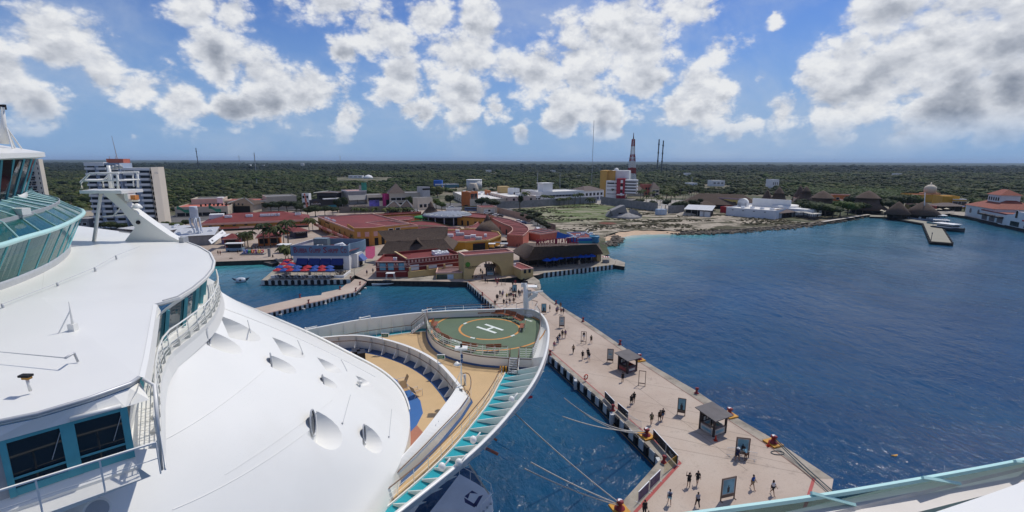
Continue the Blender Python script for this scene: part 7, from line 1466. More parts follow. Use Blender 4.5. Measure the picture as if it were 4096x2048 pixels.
def cone_palapa(lb,x0,x1,yb,apex,yneck=None,wneck=0,mat=THATCH,base=None):
 a,b=at(x0,yb,ZG+2.6),at(x1,yb,ZG+2.6);r_=(b-a).length/2;c_=(a+b)/2+Vector((0,r_*.55,0));zt=atd(*apex,c_.y).z-ZG;t_=thing('cone_palapa',lb,'palapa',(c_.x,c_.y,ZG),0,'thatched palapas')
 if yneck:zn=atd(apex[0],yneck,c_.y).z-ZG;rn=r_*wneck;prof=[(r_*.97,2.1),(r_,2.5),(r_*.62,2.5+(zn-2.5)*.48),(rn*1.0,zn-.2),(rn*1.28,zn-.5),(rn*1.15,zn),(rn*.6,zn+(zt-zn)*.6),(.15,zt)]
 else:prof=[(r_*.97,2.1),(r_,2.5),(r_*.55,2.5+(zt-2.5)*.52),(r_*.2,2.5+(zt-2.5)*.86),(.15,zt)]
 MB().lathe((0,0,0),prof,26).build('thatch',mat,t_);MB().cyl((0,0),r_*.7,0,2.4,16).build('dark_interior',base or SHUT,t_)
 for k in range(10):a_=2*math.pi*k/10;MB().cyl((r_*.88*math.cos(a_),r_*.88*math.sin(a_)),.16,0,2.6,6).build('post',KPOST,t_)
cone_palapa('conical two-tier palapa behind the round grey pavilion',1668,1772,874,(1724,806),826,.20);cone_palapa('conical two-tier palapa right of the octagonal shop, in front of the salmon arcade',1890,2008,932,(1944,858),876,.17)
def hut(lb,p0,p1,top,D,wall,rise=1.4,openings=2,roof=REDROOF):
 B=shed('plaza_kiosk',lb,'kiosk',p0,p1,top,D,wall,roof,rise,ov=.7,group='kiosks on the left plaza')
 for k in range(openings):B.box('dark_opening',SHUT,B.W*(k+.12)/openings,B.W*(k+.88)/openings,-.05,-.005,.9,B.H*.82)
 B.box('fascia',PINKTRIM,-.75,B.W+.75,-.78,-.7,B.H-.3,B.H+.02);return B
hut('orange kiosk with two big openings and red hip roof under the palms',(1034,985),(1122,980),(1034,950),8,ORWALL,2.2);hut('red kiosk with a stepped red roof left of the palms',(899,992),(950,990),(899,955),6,REDWALL,1.6,1)
B=hut('dark blue kiosk with white lettering and red roof behind the shrimp restaurant',(1180,955),(1231,950),(1180,926),7,M('dark_blue_wall',(.02,.022,.05),.7),1.3,1);B.text('ALMACEN',B.W/2,B.H-.7,.7,BUILDW,B.W*.7)
hut('salmon kiosk half behind the dark blue one',(1163,948),(1192,946),(1163,922),6,SALMON,1.2,1);hut('olive kiosk with wide panels behind the small palms',(982,964),(1014,958),(982,936),5,M('olive_wall',(.26,.25,.10),.7),.5,1,M('olive_roof',(.20,.19,.10),.8))
hut('small pale violet kiosk right of the red kiosk',(938,976),(968,966),(938,945),5,M('violet_wall',(.16,.12,.24),.7),.4,1,BUILDW);hut('low orange kiosk among palms between the market hall and the dark blue kiosk',(1144,938),(1176,934),(1144,918),5,ORWALL,1.2,1)
t_=thing('food_cart','long food cart with a white roof and dark counters in front of the red kiosk','cart',at(942,1005,ZG),.12);MB().box(-3,3,-1.2,1.2,2.9,3.15).build('roof',BUILDW,t_);MB().box(-2.9,2.9,-1.0,1.0,.3,1.3).build('counter',BLUEG,t_);MB().box(-2.5,2.5,-.2,.9,1.3,2.6).build('dark_interior',SHUT,t_)
for sx in(-2.8,2.8):
 for sy in(-1,1):MB().box(sx-.06,sx+.06,sy-.06,sy+.06,.3,2.9).build('post',METAL,t_)
 MB().tube([(sx*.7,-1.1,.3),(sx*.7,-1.0,.3)],.3,10).build('wheel',BLACK,t_)
a,b=at(1057,1018,ZG),at(968,1019,ZG);d=b-a;t_=thing('block_letters','giant coloured block letters seen from behind on a low plinth by the bay','letter sign',a,math.atan2(d.y,d.x));MB().box(-.3,d.length+.3,-1.0,1.0,0,.45).build('plinth',GREYW,t_)
hL=zat(1010,1000,(a+b)/2)-ZG-.45
for i,(ch,c_)in enumerate(zip('COZUMEL',((.40,.02,.05),(.55,.36,.02),(.24,.04,.22),(.50,.08,.02),(.05,.30,.12),(.02,.07,.40),(.16,.22,.45)))):
 text_obj('block_letter',ch,hL*1.35,M('letter_colour_%d'%i,c_,.5,.15,1),t_,((i+.5)*d.length/7,0,.45+hL*.5),(R(90),0,0),.3,.05,1.0,d.length/7*.86)
p=at(800,975,ZG);s_=34/640;t_=thing('water_tower','slender white water tower with a drum on flared legs beside the bridge roof','tower',p);h_=zat(785,826,p)-ZG;hm=zat(785,874,p)-ZG;r_=(atd(800,850,p.y).x-atd(770,850,p.y).x)/2
MB().lathe((-.9,0,0),[(r_*.92,hm),(r_,hm+.6),(r_,h_-1.6),(r_*1.04,h_-1.5),(r_*.9,h_-.5),(r_*.95,h_)],16).build('drum',M('tower_paint',(.50,.54,.60),.6,.08,.5,dirt=.2),t_)
for sx,sy in((-1,-1),(1,-1),(1,1),(-1,1)):MB().tube([(-.9+sx*r_*.75,sy*r_*.75,hm+.4),(-.9+sx*r_*.8,sy*r_*.8,hm*.82),(-.2+sx*r_*.55,sy*r_*.55,hm*.55),(0+sx*r_*.95,sy*r_*.95,0)],.34,6).build('leg',MATS['tower_paint'],t_)
for k,(p0,p1,top,D,lb)in enumerate((((690,988),(858,978),(690,944),16,'wide low shed with a rusty pale tin roof behind the raked mast'),((640,950),(780,925),(640,925),20,'grey tin roofed shed farther back behind the raked mast'))):
 B=Bld('tin_shed',lb,'shed',p0,p1,0,D,ZG,'tin roofed sheds',top);B.box('wall',GREYW,0,B.W,0,D,0,B.H-.3);mb=MB();mb.poly([(-.5,-.6,B.H-.3),(B.W+.5,-.6,B.H-.3),(B.W+.5,D+.6,B.H+.8),(-.5,D+.6,B.H+.8)]);mb.build('roof',TINR,B.root)
 for j in range(4):B.ac(B.W*(j+.5)/4,4+3*(j%2),B.H+.0,1.6,.8)
q=[atd(x,y,yy)for x,y,yy in((833,962,171),(846,977,170),(905,935,183),(889,920,184))];t_=thing('sign_board','long white board with round emblems leaning on the roofs by the bridge','sign',q[0]);n_=(q[1]-q[0]).cross(q[3]-q[0]).normalized()*.2
n_=n_ if n_.y<0 else-n_
mb=MB();mb.loft([[p for p in q+q[:1]],[p+n_ for p in q+q[:1]]],smooth=False);mb.poly(q);mb.poly([p+n_ for p in q]);wpart('board',mb,BUILDW,t_)
def bp(u,v):return q[0].lerp(q[3],u).lerp(q[1].lerp(q[2],u),v)+n_*1.05
for u in(.14,.46):mb=MB();mb.poly([bp(u+.05*math.cos(R(k)),.5+.26*math.sin(R(k)))for k in range(0,360,30)]);wpart('round_emblem',mb,M('emblem_print',(.10,.10,.11),.6,.4,3),t_)
for k in range(7):mb=MB();u=.62+k*.04;mb.poly([bp(u,.36),bp(u+.028,.36),bp(u+.028,.62),bp(u,.62)]);wpart('printed_letter',mb,MATS['emblem_print'],t_)
B=simple('beige_mall','beige mall with green and orange wave paintings behind the water tower','building',(703,868),(914,862),(703,829),26,BEIGEW,SALMON,.5);
for x in(708,836):u=B.uz(x,840)[0];mb=MB();z=B.H*.75;mb.loft([[(u+k*.9,-.05,z-k*.35+.5*math.sin(k))for k in range(8)],[(u+k*.9,-.05,z-k*.35+1.9+.5*math.sin(k+.6))for k in range(8)]]);mb.build('wave_painting',M('wave_green',(.05,.26,.16),.7,.4,.3),B.root)
B.row(6,.2,4.2,B.H*.38,fm=BEIGEW,gm=SHUT)
for k in range(16):B.box('roof_chair',SHUT,B.W*.42+k*1.5,B.W*.42+k*1.5+.8,6+4*(k%3),6.8+4*(k%3),B.H-.48,B.H+.8)
B=simple('upper_beige_block','upper beige block with white parapets behind the beige mall','building',(771,852),(897,848),(771,796),18,BEIGEW,GREYW,.8,CREAM);B.box('white_block',BUILDW,B.uz(868,800)[0],B.W,-.4,6,B.H-3.2,B.H+.5)
simple('pale_terrace_block','low pale block with colonnade between upper block and garden trees','building',(897,845),(1070,842),(897,802),16,CREAM,SALMON,.6,rows=((9,.55,3.0,.3,'f',dict(fm=CREAM)),));simple('white_roof_mall','long beige block with a clean flat parapet above the garden trees','building',(1070,842),(1190,836),(1070,786),18,BEIGEW,GREYW,.7,CREAM)
def pyramid(lb,x0,x1,yb,apex,ze,mat,wall,depth=None,z=ZG):
 a,b=at(x0,yb,z),at(x1,yb,z);w_=(b-a).length;t_=thing('gable_palapa',lb,'palapa',a,math.atan2(b.y-a.y,b.x-a.x),'thatched palapas');D=depth or w_*.8;zt=atd(*apex,a.y+D/2).z-z;e=.12*w_
 mb=MB();A=[(-e,-e,ze),(w_+e,-e,ze),(w_+e,D+e,ze),(-e,D+e,ze)];T0,T1=(w_*.46,D/2,zt),(w_*.54,D/2,zt);mb.poly([A[0],A[1],T1,T0]);mb.poly([A[1],A[2],T1]);mb.poly([A[2],A[3],T0,T1]);mb.poly([A[3],A[0],T0]);mb.build('thatch',mat,t_);MB().box(0,w_,0,D,0,ze-.05).build('wall',wall,t_);MB().box(w_*.1,w_*.9,-.06,0,.1,ze*.8).build('dark_opening',SHUT,t_)
 for s_ in(0,1):MB().bar(A[s_],(T0,T1)[s_],.35).build('pale_ridge',PALE,t_)
pyramid('tall dark pyramid palapa in front of the beige mall',916,1012,852,(959,792),5.5,THATCH,BEIGEW);pyramid('brown pyramid roof of the music cafe beside the garden trees',1272,1350,838,(1302,764),11.5,BROWNR,M('cafe_wall',(.035,.035,.04),.7))
pyramid('small grey palapa with pale ridges, left of two before the bar row',1552,1598,852,(1570,804),4.0,BROWNR,GREYW);pyramid('small grey palapa with pale ridges, right of two before the bar row',1606,1646,855,(1624,800),4.4,BROWNR,GREYW)
B=simple('music_cafe','dark music cafe block with round sign below the brown pyramid roof','building',(1240,845),(1356,838),(1240,800),8,M('cafe_wall',(.035,.035,.04),.7),BROWNR,.5);u,z=B.uz(1263,816);MB().tube([(u,-.02,z),(u,-.2,z)],2.0,16).build('round_sign',M('sign_brown',(.06,.04,.03),.6),B.root);B.text('Hard Rock',u,z+.1,1.4,BUILDW,6.0,-.28);B.box('turquoise_mural',M('turquoise_mural',(.03,.20,.26),.6,.3,.3),B.W*.62,B.W*.95,-.08,0,.4,B.H*.45);B.box('canopy',BUILDW,B.W*.45,B.W*1.02,-3,0,B.H,B.H+.6)
B=simple('striped_totem','white advertising totem with an orange stripe and dark loudspeakers','tower',(1212,845),(1240,845),(1212,774),4,BUILDW,GREYW,.4);mb=MB();mb.poly([(B.W*.3,-.06,B.H),(B.W*.5,-.06,B.H),(B.W*.9,-.06,0),(B.W*.6,-.06,0)]);mb.build('orange_stripe',M('orange_stripe',(.55,.12,.05),.6),B.root);B.row(2,B.H*.72,2.6,2.0,gm=SHUT);B.row(2,B.H*.35,2.4,2.0,gm=SHUT)
B=simple('casino','grey casino with a sloping roof, glazed bay and golden script sign','building',(1394,838),(1470,834),(1394,764),16,M('grey_stucco',(.30,.29,.28),.7,.1,.4),PINKTRIM,.6,M('white_edge',(.6,.56,.55),.6))
mb=MB();mb.poly([(0,-.1,B.H*.80),(B.W,-.1,B.H*.80),(B.W,-3.5,B.H*.52),(0,-3.5,B.H*.52)]);mb.build('sloping_roof',M('grey_slate',(.22,.215,.21),.7),B.root);B.box('parapet_sign_wall',CREAM,-.5,B.W*1.05,-3.6,-3.3,B.H*.08,B.H*.26);B.text('Casino',B.W*.52,B.H*.17,3.2,M('gold_letter',(.26,.15,.03),.5),B.W*.62,-3.7)
B.row(2,B.H*.28,B.W*.42,B.H*.24,fm=KPOST,gm=M('pale_glass',(.30,.31,.32),.3));simple('mural_tower','narrow grey tower with a green and red mural above the casino','tower',(1448,834),(1470,833),(1448,744),6,M('grey_stucco',(.30,.29,.28)),GREYW,.4).box('mural',M('mural_green',(.05,.28,.2),.7,.6,.4),.4,4,-.08,0,12,18)
simple('cream_bar_block','cream bar block with brown frames and colourful mural right of the casino','building',(1472,836),(1540,833),(1472,780),14,CREAM,GREYW,.5,rows=((4,.55,3.2,.25,'f',dict(fm=KPOST)),)).box('mural',M('mural_bright',(.12,.10,.40),.6,.7,.3),1,8,-.06,0,1.0,6)
B=simple('magenta_arch','magenta archway between the cream bar block and gabled block','archway',(1538,834),(1560,832),(1538,776),3,M('magenta_paint',(.42,.03,.17),.6,.1,.5),M('magenta_paint',(.42,.03,.17)),.4);B.box('dark_opening',SHUT,B.W*.35,B.W,-.06,0,0,B.H*.6)
B=simple('gabled_block','beige block with a grey pyramid gable and long grey roof on the right','building',(1560,834),(1694,830),(1560,772),16,BEIGEW,M('grey_slate',(.22,.215,.21)),.5,rows=((6,.5,3.6,.2,'f',dict(gm=SHUT)),(5,.12,3.0,.25,'f',dict(gm=SHUT))));mb=MB();w_=B.W*.46;mb.poly([(-.5,-.5,B.H),(w_,-.5,B.H),(w_/2,6,B.H+6.5)]);mb.poly([(w_,-.5,B.H),(w_,12,B.H),(w_/2,6,B.H+6.5)]);mb.poly([(-.5,12,B.H),(-.5,-.5,B.H),(w_/2,6,B.H+6.5)]);mb.build('gable_roof',BROWNR,B.root)
simple('white_bar_tower','white tower block with dark loudspeaker sign at the right end of the bar row','tower',(1692,832),(1722,830),(1692,748),8,M('grey_white',(.48,.46,.44),.7),GREYW,.6,rows=((2,.25,2.6,.12,'f',dict(gm=SHUT)),(1,.85,6,.08,'f',dict(gm=SHUT,fm=KPOST))));simple('cream_bar_annex','cream annex with violet paint beside the white bar tower','building',(1672,842),(1730,838),(1672,792),7,CREAM,GREYW,.4,rows=((3,.2,2.5,.3,'f',dict(gm=SHUT)),))
B=simple('long_grey_wall','long plain grey-brown wall in front of the casino row, small palms before it','wall',(1357,852),(1600,848),(1357,828),2,M('taupe_wall',(.17,.145,.125),.85,.1,.2),M('taupe_wall',(.17,.145,.125)),.3)
simple('blue_slanted_building','bright blue building with a slanted wing roof far in the trees','building',(1735,750),(1768,750),(1735,722),16,BLUEP,BLUEP,.4,z=2.0).box('white_canopy',BUILDW,2,20,-3,0,3,4.5);simple('low_teal_building','long low teal building with a pale roof edge far in the trees','building',(1790,752),(1836,751),(1790,737),14,M('teal_wall',(.06,.16,.2),.7),GREYW,.4,BUILDW,z=2.0)
p=at(1897,757,2.0);h_=zat(1897,718,p)-2;r_=(atd(1928,740,p.y).x-atd(1866,740,p.y).x)/2;t_=thing('storage_tank','big round white storage tank standing in the trees','tank',p);MB().cyl((0,0),r_,0,h_-1.2,28).build('shell',M('tank_paint',(.55,.54,.52),.6,.06,.1),t_);MB().cyl((0,0),r_*1.02,h_-1.2,h_,28).build('rim',BUILDW,t_)
p=at(1893,770,2.0);t_=thing('stone_cone','pale stone cone with an arched door in front of the white tank','building',p);MB().lathe((0,0,0),[(6.5,0),(5.5,5),(4.2,9),(3.6,10)],14).build('wall',BEIGEW,t_);MB().box(.5,2.6,-6.4,-5.4,0,5).build('dark_doorway',SHUT,t_)
B=simple('cream_hotel_wing','cream hotel wing with white flat roof, arcade and orange corner tower','building',(1812,790),(1880,826),(1810,766),34,CREAM,M('white_roof',(.66,.64,.60),.8,.08,.2,dirt=.3),.5,rows=((8,.55,1.8,.18,'f',dict(fm=CREAM)),(8,.05,3.0,.36,'f',dict(fm=CREAM,gm=SHUT))))
for k in range(9):B.ac(4+5*k,10+7*(k%3),B.H-.48,2.4,1.4)
B=simple('orange_corner_tower','orange corner tower with tall dark glazing at the end of the cream wing','tower',(1880,826),(1912,822),(1880,768),8,ORWALL,MATS['white_roof'],.5,rows=((2,.18,4.0,.7,'f',dict(fm=SALMON)),));parasol('c',1903,812,'small red-orange awning parasol by the orange tower','parasols behind the gateway',None,ZG);
B=simple('long_cream_hotel','long pinkish cream hotel with rows of small balconies and an orange end','building',(1940,800),(2034,826),(1940,766),22,M('pink_cream_wall',(.58,.45,.37),.75,.06,.3),MATS['white_roof'],.6,rows=((10,.58,1.5,.22,'f',dict(fm=KPOST)),(10,.1,2.6,.34,'f',dict(fm=CREAM,gm=SHUT,arch=True)),(3,.58,1.6,.22,'r',dict(fm=KPOST)),(3,.12,2.2,.3,'r',dict(gm=SHUT))))
B.box('orange_end',ORWALL,-.2,B.W*.22,-.3,1,0,B.H+1.5);B.box('red_awning',REDWALL,B.W+.02,B.W+2.6,1,16,B.H*.22,B.H*.34);B.box('yellow_roof_house',BUFF,10,18,8,16,B.H-.5,B.H+5)
for p0,p1,top,D,lb in(((2052,812),(2078,811),(2052,754),10,'narrow white block right behind the pinkish cream hotel'),((2108,806),(2148,805),(2108,762),14,'white block with a dark window strip left of the big white hall'),((2120,818),(2166,816),(2120,784),10,'low white house with a porch behind the concrete wall'),((2078,818),(2112,817),(2078,774),10,'pale grey block between white ones behind tall palms')):simple('white_block',lb,'building',p0,p1,top,D,BUILDW,MATS['white_roof'],.5,group='white blocks in the middle distance',rows=((3,.55,2.4,.2),(2,.08,3.0,.4,'f',dict(gm=SHUT))))
B=simple('big_white_hall','big white hall with a strip of dark windows and a penthouse','building',(2166,814),(2336,806),(2166,768),26,BUILDW,MATS['white_roof'],.6,rows=((13,.52,4.0,.2),(9,.08,3.6,.3,'f',dict(gm=GREYW))));B.box('penthouse',BUILDW,B.W*.12,B.W*.34,6,14,B.H-.5,B.H+6);B.box('penthouse_roof',BUILDW,B.W*.10,B.W*.36,5.4,14.6,B.H+6.02,B.H+6.6);B.box('awning',CREAM,1,12,-3,0,2.2,2.5);B.box('awning',CREAM,14,24,-3,0,2.2,2.5)
shed('brown_roofed_house','white house with brown hip roof and dark blue windows beside the big white hall','building',(2336,806),(2414,800),(2336,764),18,BUILDW,BROWNR,3.5,rows=((5,.5,3.2,.3),(5,.08,3.4,.32,'f',dict(gm=M('blue_shop_glass',(.03,.05,.12),.3)))),z=2.0)
B=simple('office_block','six-storey office block with yellow, white and dark red faces','building',(2422,792),(2492,794),(2422,722),26,BUILDW,MATS['white_roof'],.6,z=2.0,rows=((2,.66,7.5,.05),(2,.44,7.5,.05),(2,.22,7.5,.05),(2,.80,7.0,.10)))
H_,W_=B.H,B.W;B.box('yellow_face',M('yellow_face',(.50,.29,.07),.7,.08,.3),-6,-.02,2,26,0,H_+9);B.box('yellow_panel',M('yellow_face',(.50,.29,.07)),0,W_*.45,6,8,H_,H_+9);B.box('upper_storey',BUILDW,W_*.2,W_*1.22,8,24,H_,H_+9);MB().lathe((W_*.45,14,H_+9),[(2.2,0),(1.8,1.6),(.3,2.4)],12).build('roof_dome',BUILDW,B.root)
u0,u1=B.uz(2464,790,-2)[0],B.uz(2497,790,-2)[0];B.box('red_face',M('dark_red_face',(.30,.012,.03),.65,.08,.3),u0,u1,-2,10,0,H_*1.13)
for k in range(5):B.box('red_face_window',GLASSD if k%2 else BUILDW,u0+(u1-u0)*.48,u0+(u1-u0)*.76,-2.1,-2,H_*(.16+.18*k),H_*(.16+.18*k+(.14 if k%2 else .16)))
for k in range(5):B.box('balcony_band',BUILDW,u1+.02,u1+11,-1.0,6,H_*(.30+.17*k),H_*(.30+.17*k+.09))
B.box('balcony_core',GLASSD,u1+.02,u1+9.5,.5,6,H_*.25,H_*1.05);B.box('entrance_canopy',BUILDW,u0+1,u1,-8,-2,3.4,4.2)
shed('thatch_barn','long barn with a brown roof between office block and pink house','building',(2515,785),(2575,784),(2515,762),22,BEIGEW,BROWNR,7,z=2.0,ridge=.3);simple('pink_house','salmon pink house with square dark windows near the lattice tower','house',(2575,784),(2604,784),(2575,738),14,SALMON,BROWNR,.5,z=2.0,rows=((2,.12,2.2,.2,'f',dict(fm=SALMON)),(2,.55,2.2,.2,'f',dict(fm=SALMON))));shed('tiered_restaurant','pale tiered restaurant with a brown roof right of the pink house','restaurant',(2606,786),(2636,786),(2606,754),14,CREAM,BROWNR,6,z=2.0,rows=((2,.5,3.4,.3,'f',dict(gm=SHUT)),(2,.05,3.4,.3,'f',dict(gm=SHUT))))
def lattice(lb,x,yb,ytop,wpx,z=2.0,bands=True):
 p=at(x,yb,z);t_=thing('lattice_tower',lb,'tower',p);k=(p.y)/FOC;H_=zat(x,ytop,p)-z;ys_=[(724,29),(695,25),(671,22),(645,19),(618,14),(586,11),(557,9)]
 lev=[((zat(x,y,p)-z),w_*p.y/(FOC*.98)/2)for y,w_ in ys_]
 for i in range(6):
  (z0,w0),(z1,w1)=lev[i],lev[i+1];m_=BUILDW if i%2==0 else M('tower_red',(.30,.018,.02),.6);mb=MB();C_=((-1,-1),(1,-1),(1,1),(-1,1));th=1.0 if i<3 else .75
  for a,b in C_:mb.bar((a*w0,b*w0,z0),(a*w1,b*w1,z1),th)
  n2=3;
  for j in range(n2):
   za,zb=z0+(z1-z0)*j/n2,z0+(z1-z0)*(j+1)/n2;wa,wb=w0+(w1-w0)*j/n2,w0+(w1-w0)*(j+1)/n2
   for q in range(4):(a,b),(c_,d)=C_[q],C_[(q+1)%4];mb.bar((a*wa,b*wa,za),(c_*wb,d*wb,zb),th*.55);mb.bar((c_*wa,d*wa,za),(a*wb,b*wb,zb),th*.55);mb.bar((a*wb,b*wb,zb),(c_*wb,d*wb,zb),th*.6)
  mb.build('tower_section',m_,t_)
 MB().box(-5,5,-5,5,lev[4][0]-6,lev[4][0]-5).build('platform',BUILDW,t_);MB().tube([(0,0,lev[6][0]),(0,0,H_)],1.0,6,r2=.4).build('antenna',M('tower_dark_red',(.09,.02,.025),.6),t_)
lattice('tall red and white lattice tower rising behind the pink house',2525,726,531,29)
def mast(lb,x0,yb,x1,yt,wd,m_=None,z=2.0):
 p=at(x0,yb,z);k=p.y/(FOC*.98);t_=thing('radio_mast',lb,'mast',p,0,'radio masts on the horizon');q=atd(x1,yt,p.y)-p;mb=MB();mb.tube([(0,0,0),q],wd*k*.5,4);mb.build('shaft',m_ or GREYP,t_)
 for f in(.35,.6,.85):MB().ball(q*f,wd*k*.8,wd*k*.8,wd*k*1.2,6,4).build('antenna',m_ or GREYP,t_)
DK=M('dark_mast_steel',(.05,.055,.07),.6);mast('very tall thin guyed mast left of the office block',2366,745,2376,482,1.6);mast('dark radio mast right of the lattice tower, left of two',2628,690,2637,557,4.5,DK);mast('dark radio mast right of the lattice tower, right of two',2645,690,2654,562,4.5,DK)
mast('leaning mast with a lantern left of centre on the horizon',796,680,783,592,3,DK);mast('thin mast left of the white dome',1024,688,1016,610,3,GREYP);mast('short faint mast between the two left ones',960,672,955,622,1.8,GREYP);mast('thin mast behind the garden trees',1362,660,1360,622,1.5,GREYP)
for x,yb,yt,lb in((1027,752,716,'grey pole rising from the woodland left of centre'),(2768,740,706,'thin pole in the woodland behind the right hand palms'),(2240,780,690,'thin pale pole above the big white hall'),(2150,775,690,'slim pole above the white blocks')):mast(lb,x,yb,x,yt,2.0,GREYP)
def farb(lb,x0,x1,yb,yt,m_=BUILDW,D=14,name='white_building'):
 B=Bld(name,lb,'building',(x0,yb),(x1,yb),0,D,2.0,'far buildings in the woodland',(x0,yt));B.body(m_,MATS['white_roof'],.4);B.row(3,B.H*.35,B.W*.2,B.H*.35,gm=GREYW);return B
for x0,x1,yb,yt,lb in((1394,1450,713,702,'low white building beside the white dome in the woodland'),(1204,1216,668,652,'small white house far off near the horizon, left of the dome'),(1050,1058,672,660,'tiny white hut near the horizon, right of the thin mast'),(996,1003,672,658,'tiny white hut near the horizon, left of the thin mast'),(1945,1966,690,680,'white roofed house beyond the storage tank'),(2205,2222,690,682,'pale house beyond the big white hall'),(2312,2322,710,702,'small white house left of the tall guyed mast'),(2744,2764,703,692,'white rooftop house in woodland right of the masts'),(3586,3608,702,694,'small pale house far right in the woodland'),(2848,2898,745,722,'white house with a balcony beyond the right hand palms'),(2755,2790,748,732,'long pale roofed house beyond the right hand palms'),(3086,3114,752,718,'white flat roofed cabin among the palapas'),(640,668,660,655,'pale shed near the horizon behind the hotel')):farb(lb,x0,x1,yb,yt)
p=at(1474,714,2.0);t_=thing('white_dome','white observatory-like dome in the woodland','dome',p);k=p.y/FOC;MB().lathe((0,0,0),[(18*k,0),(17*k,5*k),(12*k,11*k),(4*k,14*k),(.3,14.5*k)],20).build('shell',BUILDW,t_);MB().box(-20*k,-14*k,-3,3,0,6*k).build('porch',BUILDW,t_)
HB=M('hotel_blue_grey',(.30,.36,.45),.7,.06,.1);HC=M('hotel_cream',(.58,.49,.36),.7,.05,.1)
B=Bld('balcony_hotel','tall pale blue hotel with stacked balconies and a cream end wall','hotel',(384,915),(655,912),0,9,2.6,top=(380,652));H_,W_=B.H,B.W;wl_=B.uz(500,800)[0]
z2=B.uz(560,682)[1];B.box('wall',HB,0,wl_,0,9,0,H_);B.box('wall',HB,wl_+.05,B.uz(612,800)[0],1.5,9,0,z2);B.box('crown',BUILDW,-.4,wl_*.55,-.4,9.4,H_-1.4,H_+.3);B.box('plant_room',SALMON,wl_*.5,wl_,3,8,H_,H_+2.0);B.box('parapet',BUILDW,wl_,B.uz(625,800)[0],1.0,9,z2,z2+1.2)
nf=11;fh=z2/nf
for f_ in range(nf+1):
 for x0,x1 in((384,414),(432,462),(472,496))if f_<=nf else():
  u0,u1=B.uz(x0+(f_-5)*-1.2,800)[0],B.uz(x1+(f_-5)*-1.2,800)[0];u0,u1=wl_*{384:.02,432:.36,472:.70}[x0],wl_*{384:.27,432:.62,472:.95}[x0]
  z=fh*f_+.4;B.box('balcony',BUILDW,u0,u1,-1.4,-.01,z,z+1.0);B.box('window',GLASSD,u0+.2,u1-.2,-.05,-.005,z+1.0,z+fh*.85)
 if f_<nf:
  for k0,k1 in((.06,.40),(.58,.96)):
   L0,L1=wl_+.1,B.uz(612,800)[0];u0,u1=L0+(L1-L0)*k0,L0+(L1-L0)*k1;z=fh*f_+.4;B.box('balcony',BUILDW,u0,u1,.1,1.49,z,z+1.0);B.box('window',GLASSD,u0+.2,u1-.2,1.44,1.495,z+1.0,z+fh*.85)
ue,ur=B.uz(612,800)[0],B.W;B.box('end_wall',HC,ue+.02,ue+(ur-ue)*.45,.6,8,0,z2+1.2);mb=MB();mb.prism([(ue+(ur-ue)*.45+.02,-.6),(ur-.6,3),(ur-.6,8),(ue+(ur-ue)*.45+.02,8)],0,z2+1.6);mb.build('gable_wall',M('hotel_pale',(.66,.60,.50),.7,.05,.1),B.root)
for f_ in range(1,nf):f2,p2=win_mesh(1.5,1.6,HC,SHUT,True);o=link('window',f2,B.root,Vector((ue+(ur-ue)*.22,.6,fh*f_+1.0)));link('pane',p2,o)
B.text('HOTEL',ue+(ur-ue)*.72,z2-1.2,1.1,M('hotel_letter',(.30,.36,.40),.6),2.6,.9)
for x,dx in((405,0),(430,3)):u=B.uz(x,650)[0];MB().tube([(u,6,H_),(u,6,H_+3.2)],.12,5).build('roof_light',GREYP,B.root)
MB().tube([(wl_*.62,8,H_+2),(wl_*.56,8,H_+13)],.22,5,r2=.08).build('roof_mast',GREYP,B.root)
B=Bld('terraced_hotel','white hotel with rows of dark balconies behind the ship\'s glass lounge','hotel',(60,880),(198,876),0,4,2.6,top=(140,636));H_,W_=B.H,B.W;B.box('wall',M('hotel_pale',(.66,.60,.50)),0,W_,0,4,0,H_)
for f_ in range(12):
 z=H_*(f_+.25)/12.4
 for k in range(6):u0=W_*(.03+.135*k);B.box('window',GLASSD,u0,u0+W_*.11,-.06,-.005,z+.5,z+H_/12.4*.62);B.box('balcony_rail',KPOST,u0,u0+W_*.11,-1.0,-.9,z-.6,z+.4)
 B.box('floor_band',BUILDW,0,W_*.86,-1.0,-.01,z-.9,z-.62);B.box('window',GLASSD,W_*.92,W_*.95,-.05,-.004,z,z+1.2)
for x0,x1,yb,yt,lb,m_ in((190,250,905,868,'small pink roofed house left of the hotel foot',SALMON),(280,360,915,875,'dark porch building at the foot of the balcony hotel',GREYW),(215,330,890,850,'low pale block beyond the glass lounge',CREAM)):simple('hotel_annex',lb,'building',(x0,yb),(x1,yb),(x0,yt),12,m_,GREYW,.4,group='low blocks by the hotel',rows=((3,.3,2.0,.35),))
def panel_wall(name,lb,pts,h,m_,n,z=2.0,post=None):
 L=[at(x,y,z)for x,y in pts];t_=thing(name,lb,'wall',L[0]);q=resample(L,n=n)
 for a,b in zip(q,q[1:]):
  d=b-a;o=MB().box(.06,d.length-.06,-.1,.1,0,h).build('wall_panel',m_,t_);o.location=a-L[0];o.rotation_euler=(0,0,math.atan2(d.y,d.x));p_=MB().box(-.12,.12,-.16,.16,0,h+.1).build('wall_post',post or m_,t_);p_.location=a-L[0];p_.rotation_euler=o.rotation_euler
panel_wall('concrete_wall','long stained concrete panel wall along the far side of the waste lot',[(1988,836),(2100,830),(2250,820),(2388,812)],5.2,GREYW,34);panel_wall('concrete_wall','dark stained concrete wall below the office block',[(2404,814),(2500,828),(2630,846)],5.6,GREYW,22);panel_wall('concrete_wall','short concrete wall between the skip and the tin roofed store',[(2672,854),(2736,852)],5.2,GREYW,8)
panel_wall('tan_wall','tan boundary wall running down to the parked white cars',[(1990,856),(2060,874),(2122,893)],4.2,M('tan_panel',(.34,.235,.18),.85,.1,.4),14);panel_wall('tan_wall','short tan wall left of the waste lot beach',[(2186,915),(2222,926)],3.4,M('tan_panel',(.34,.235,.18)),3)
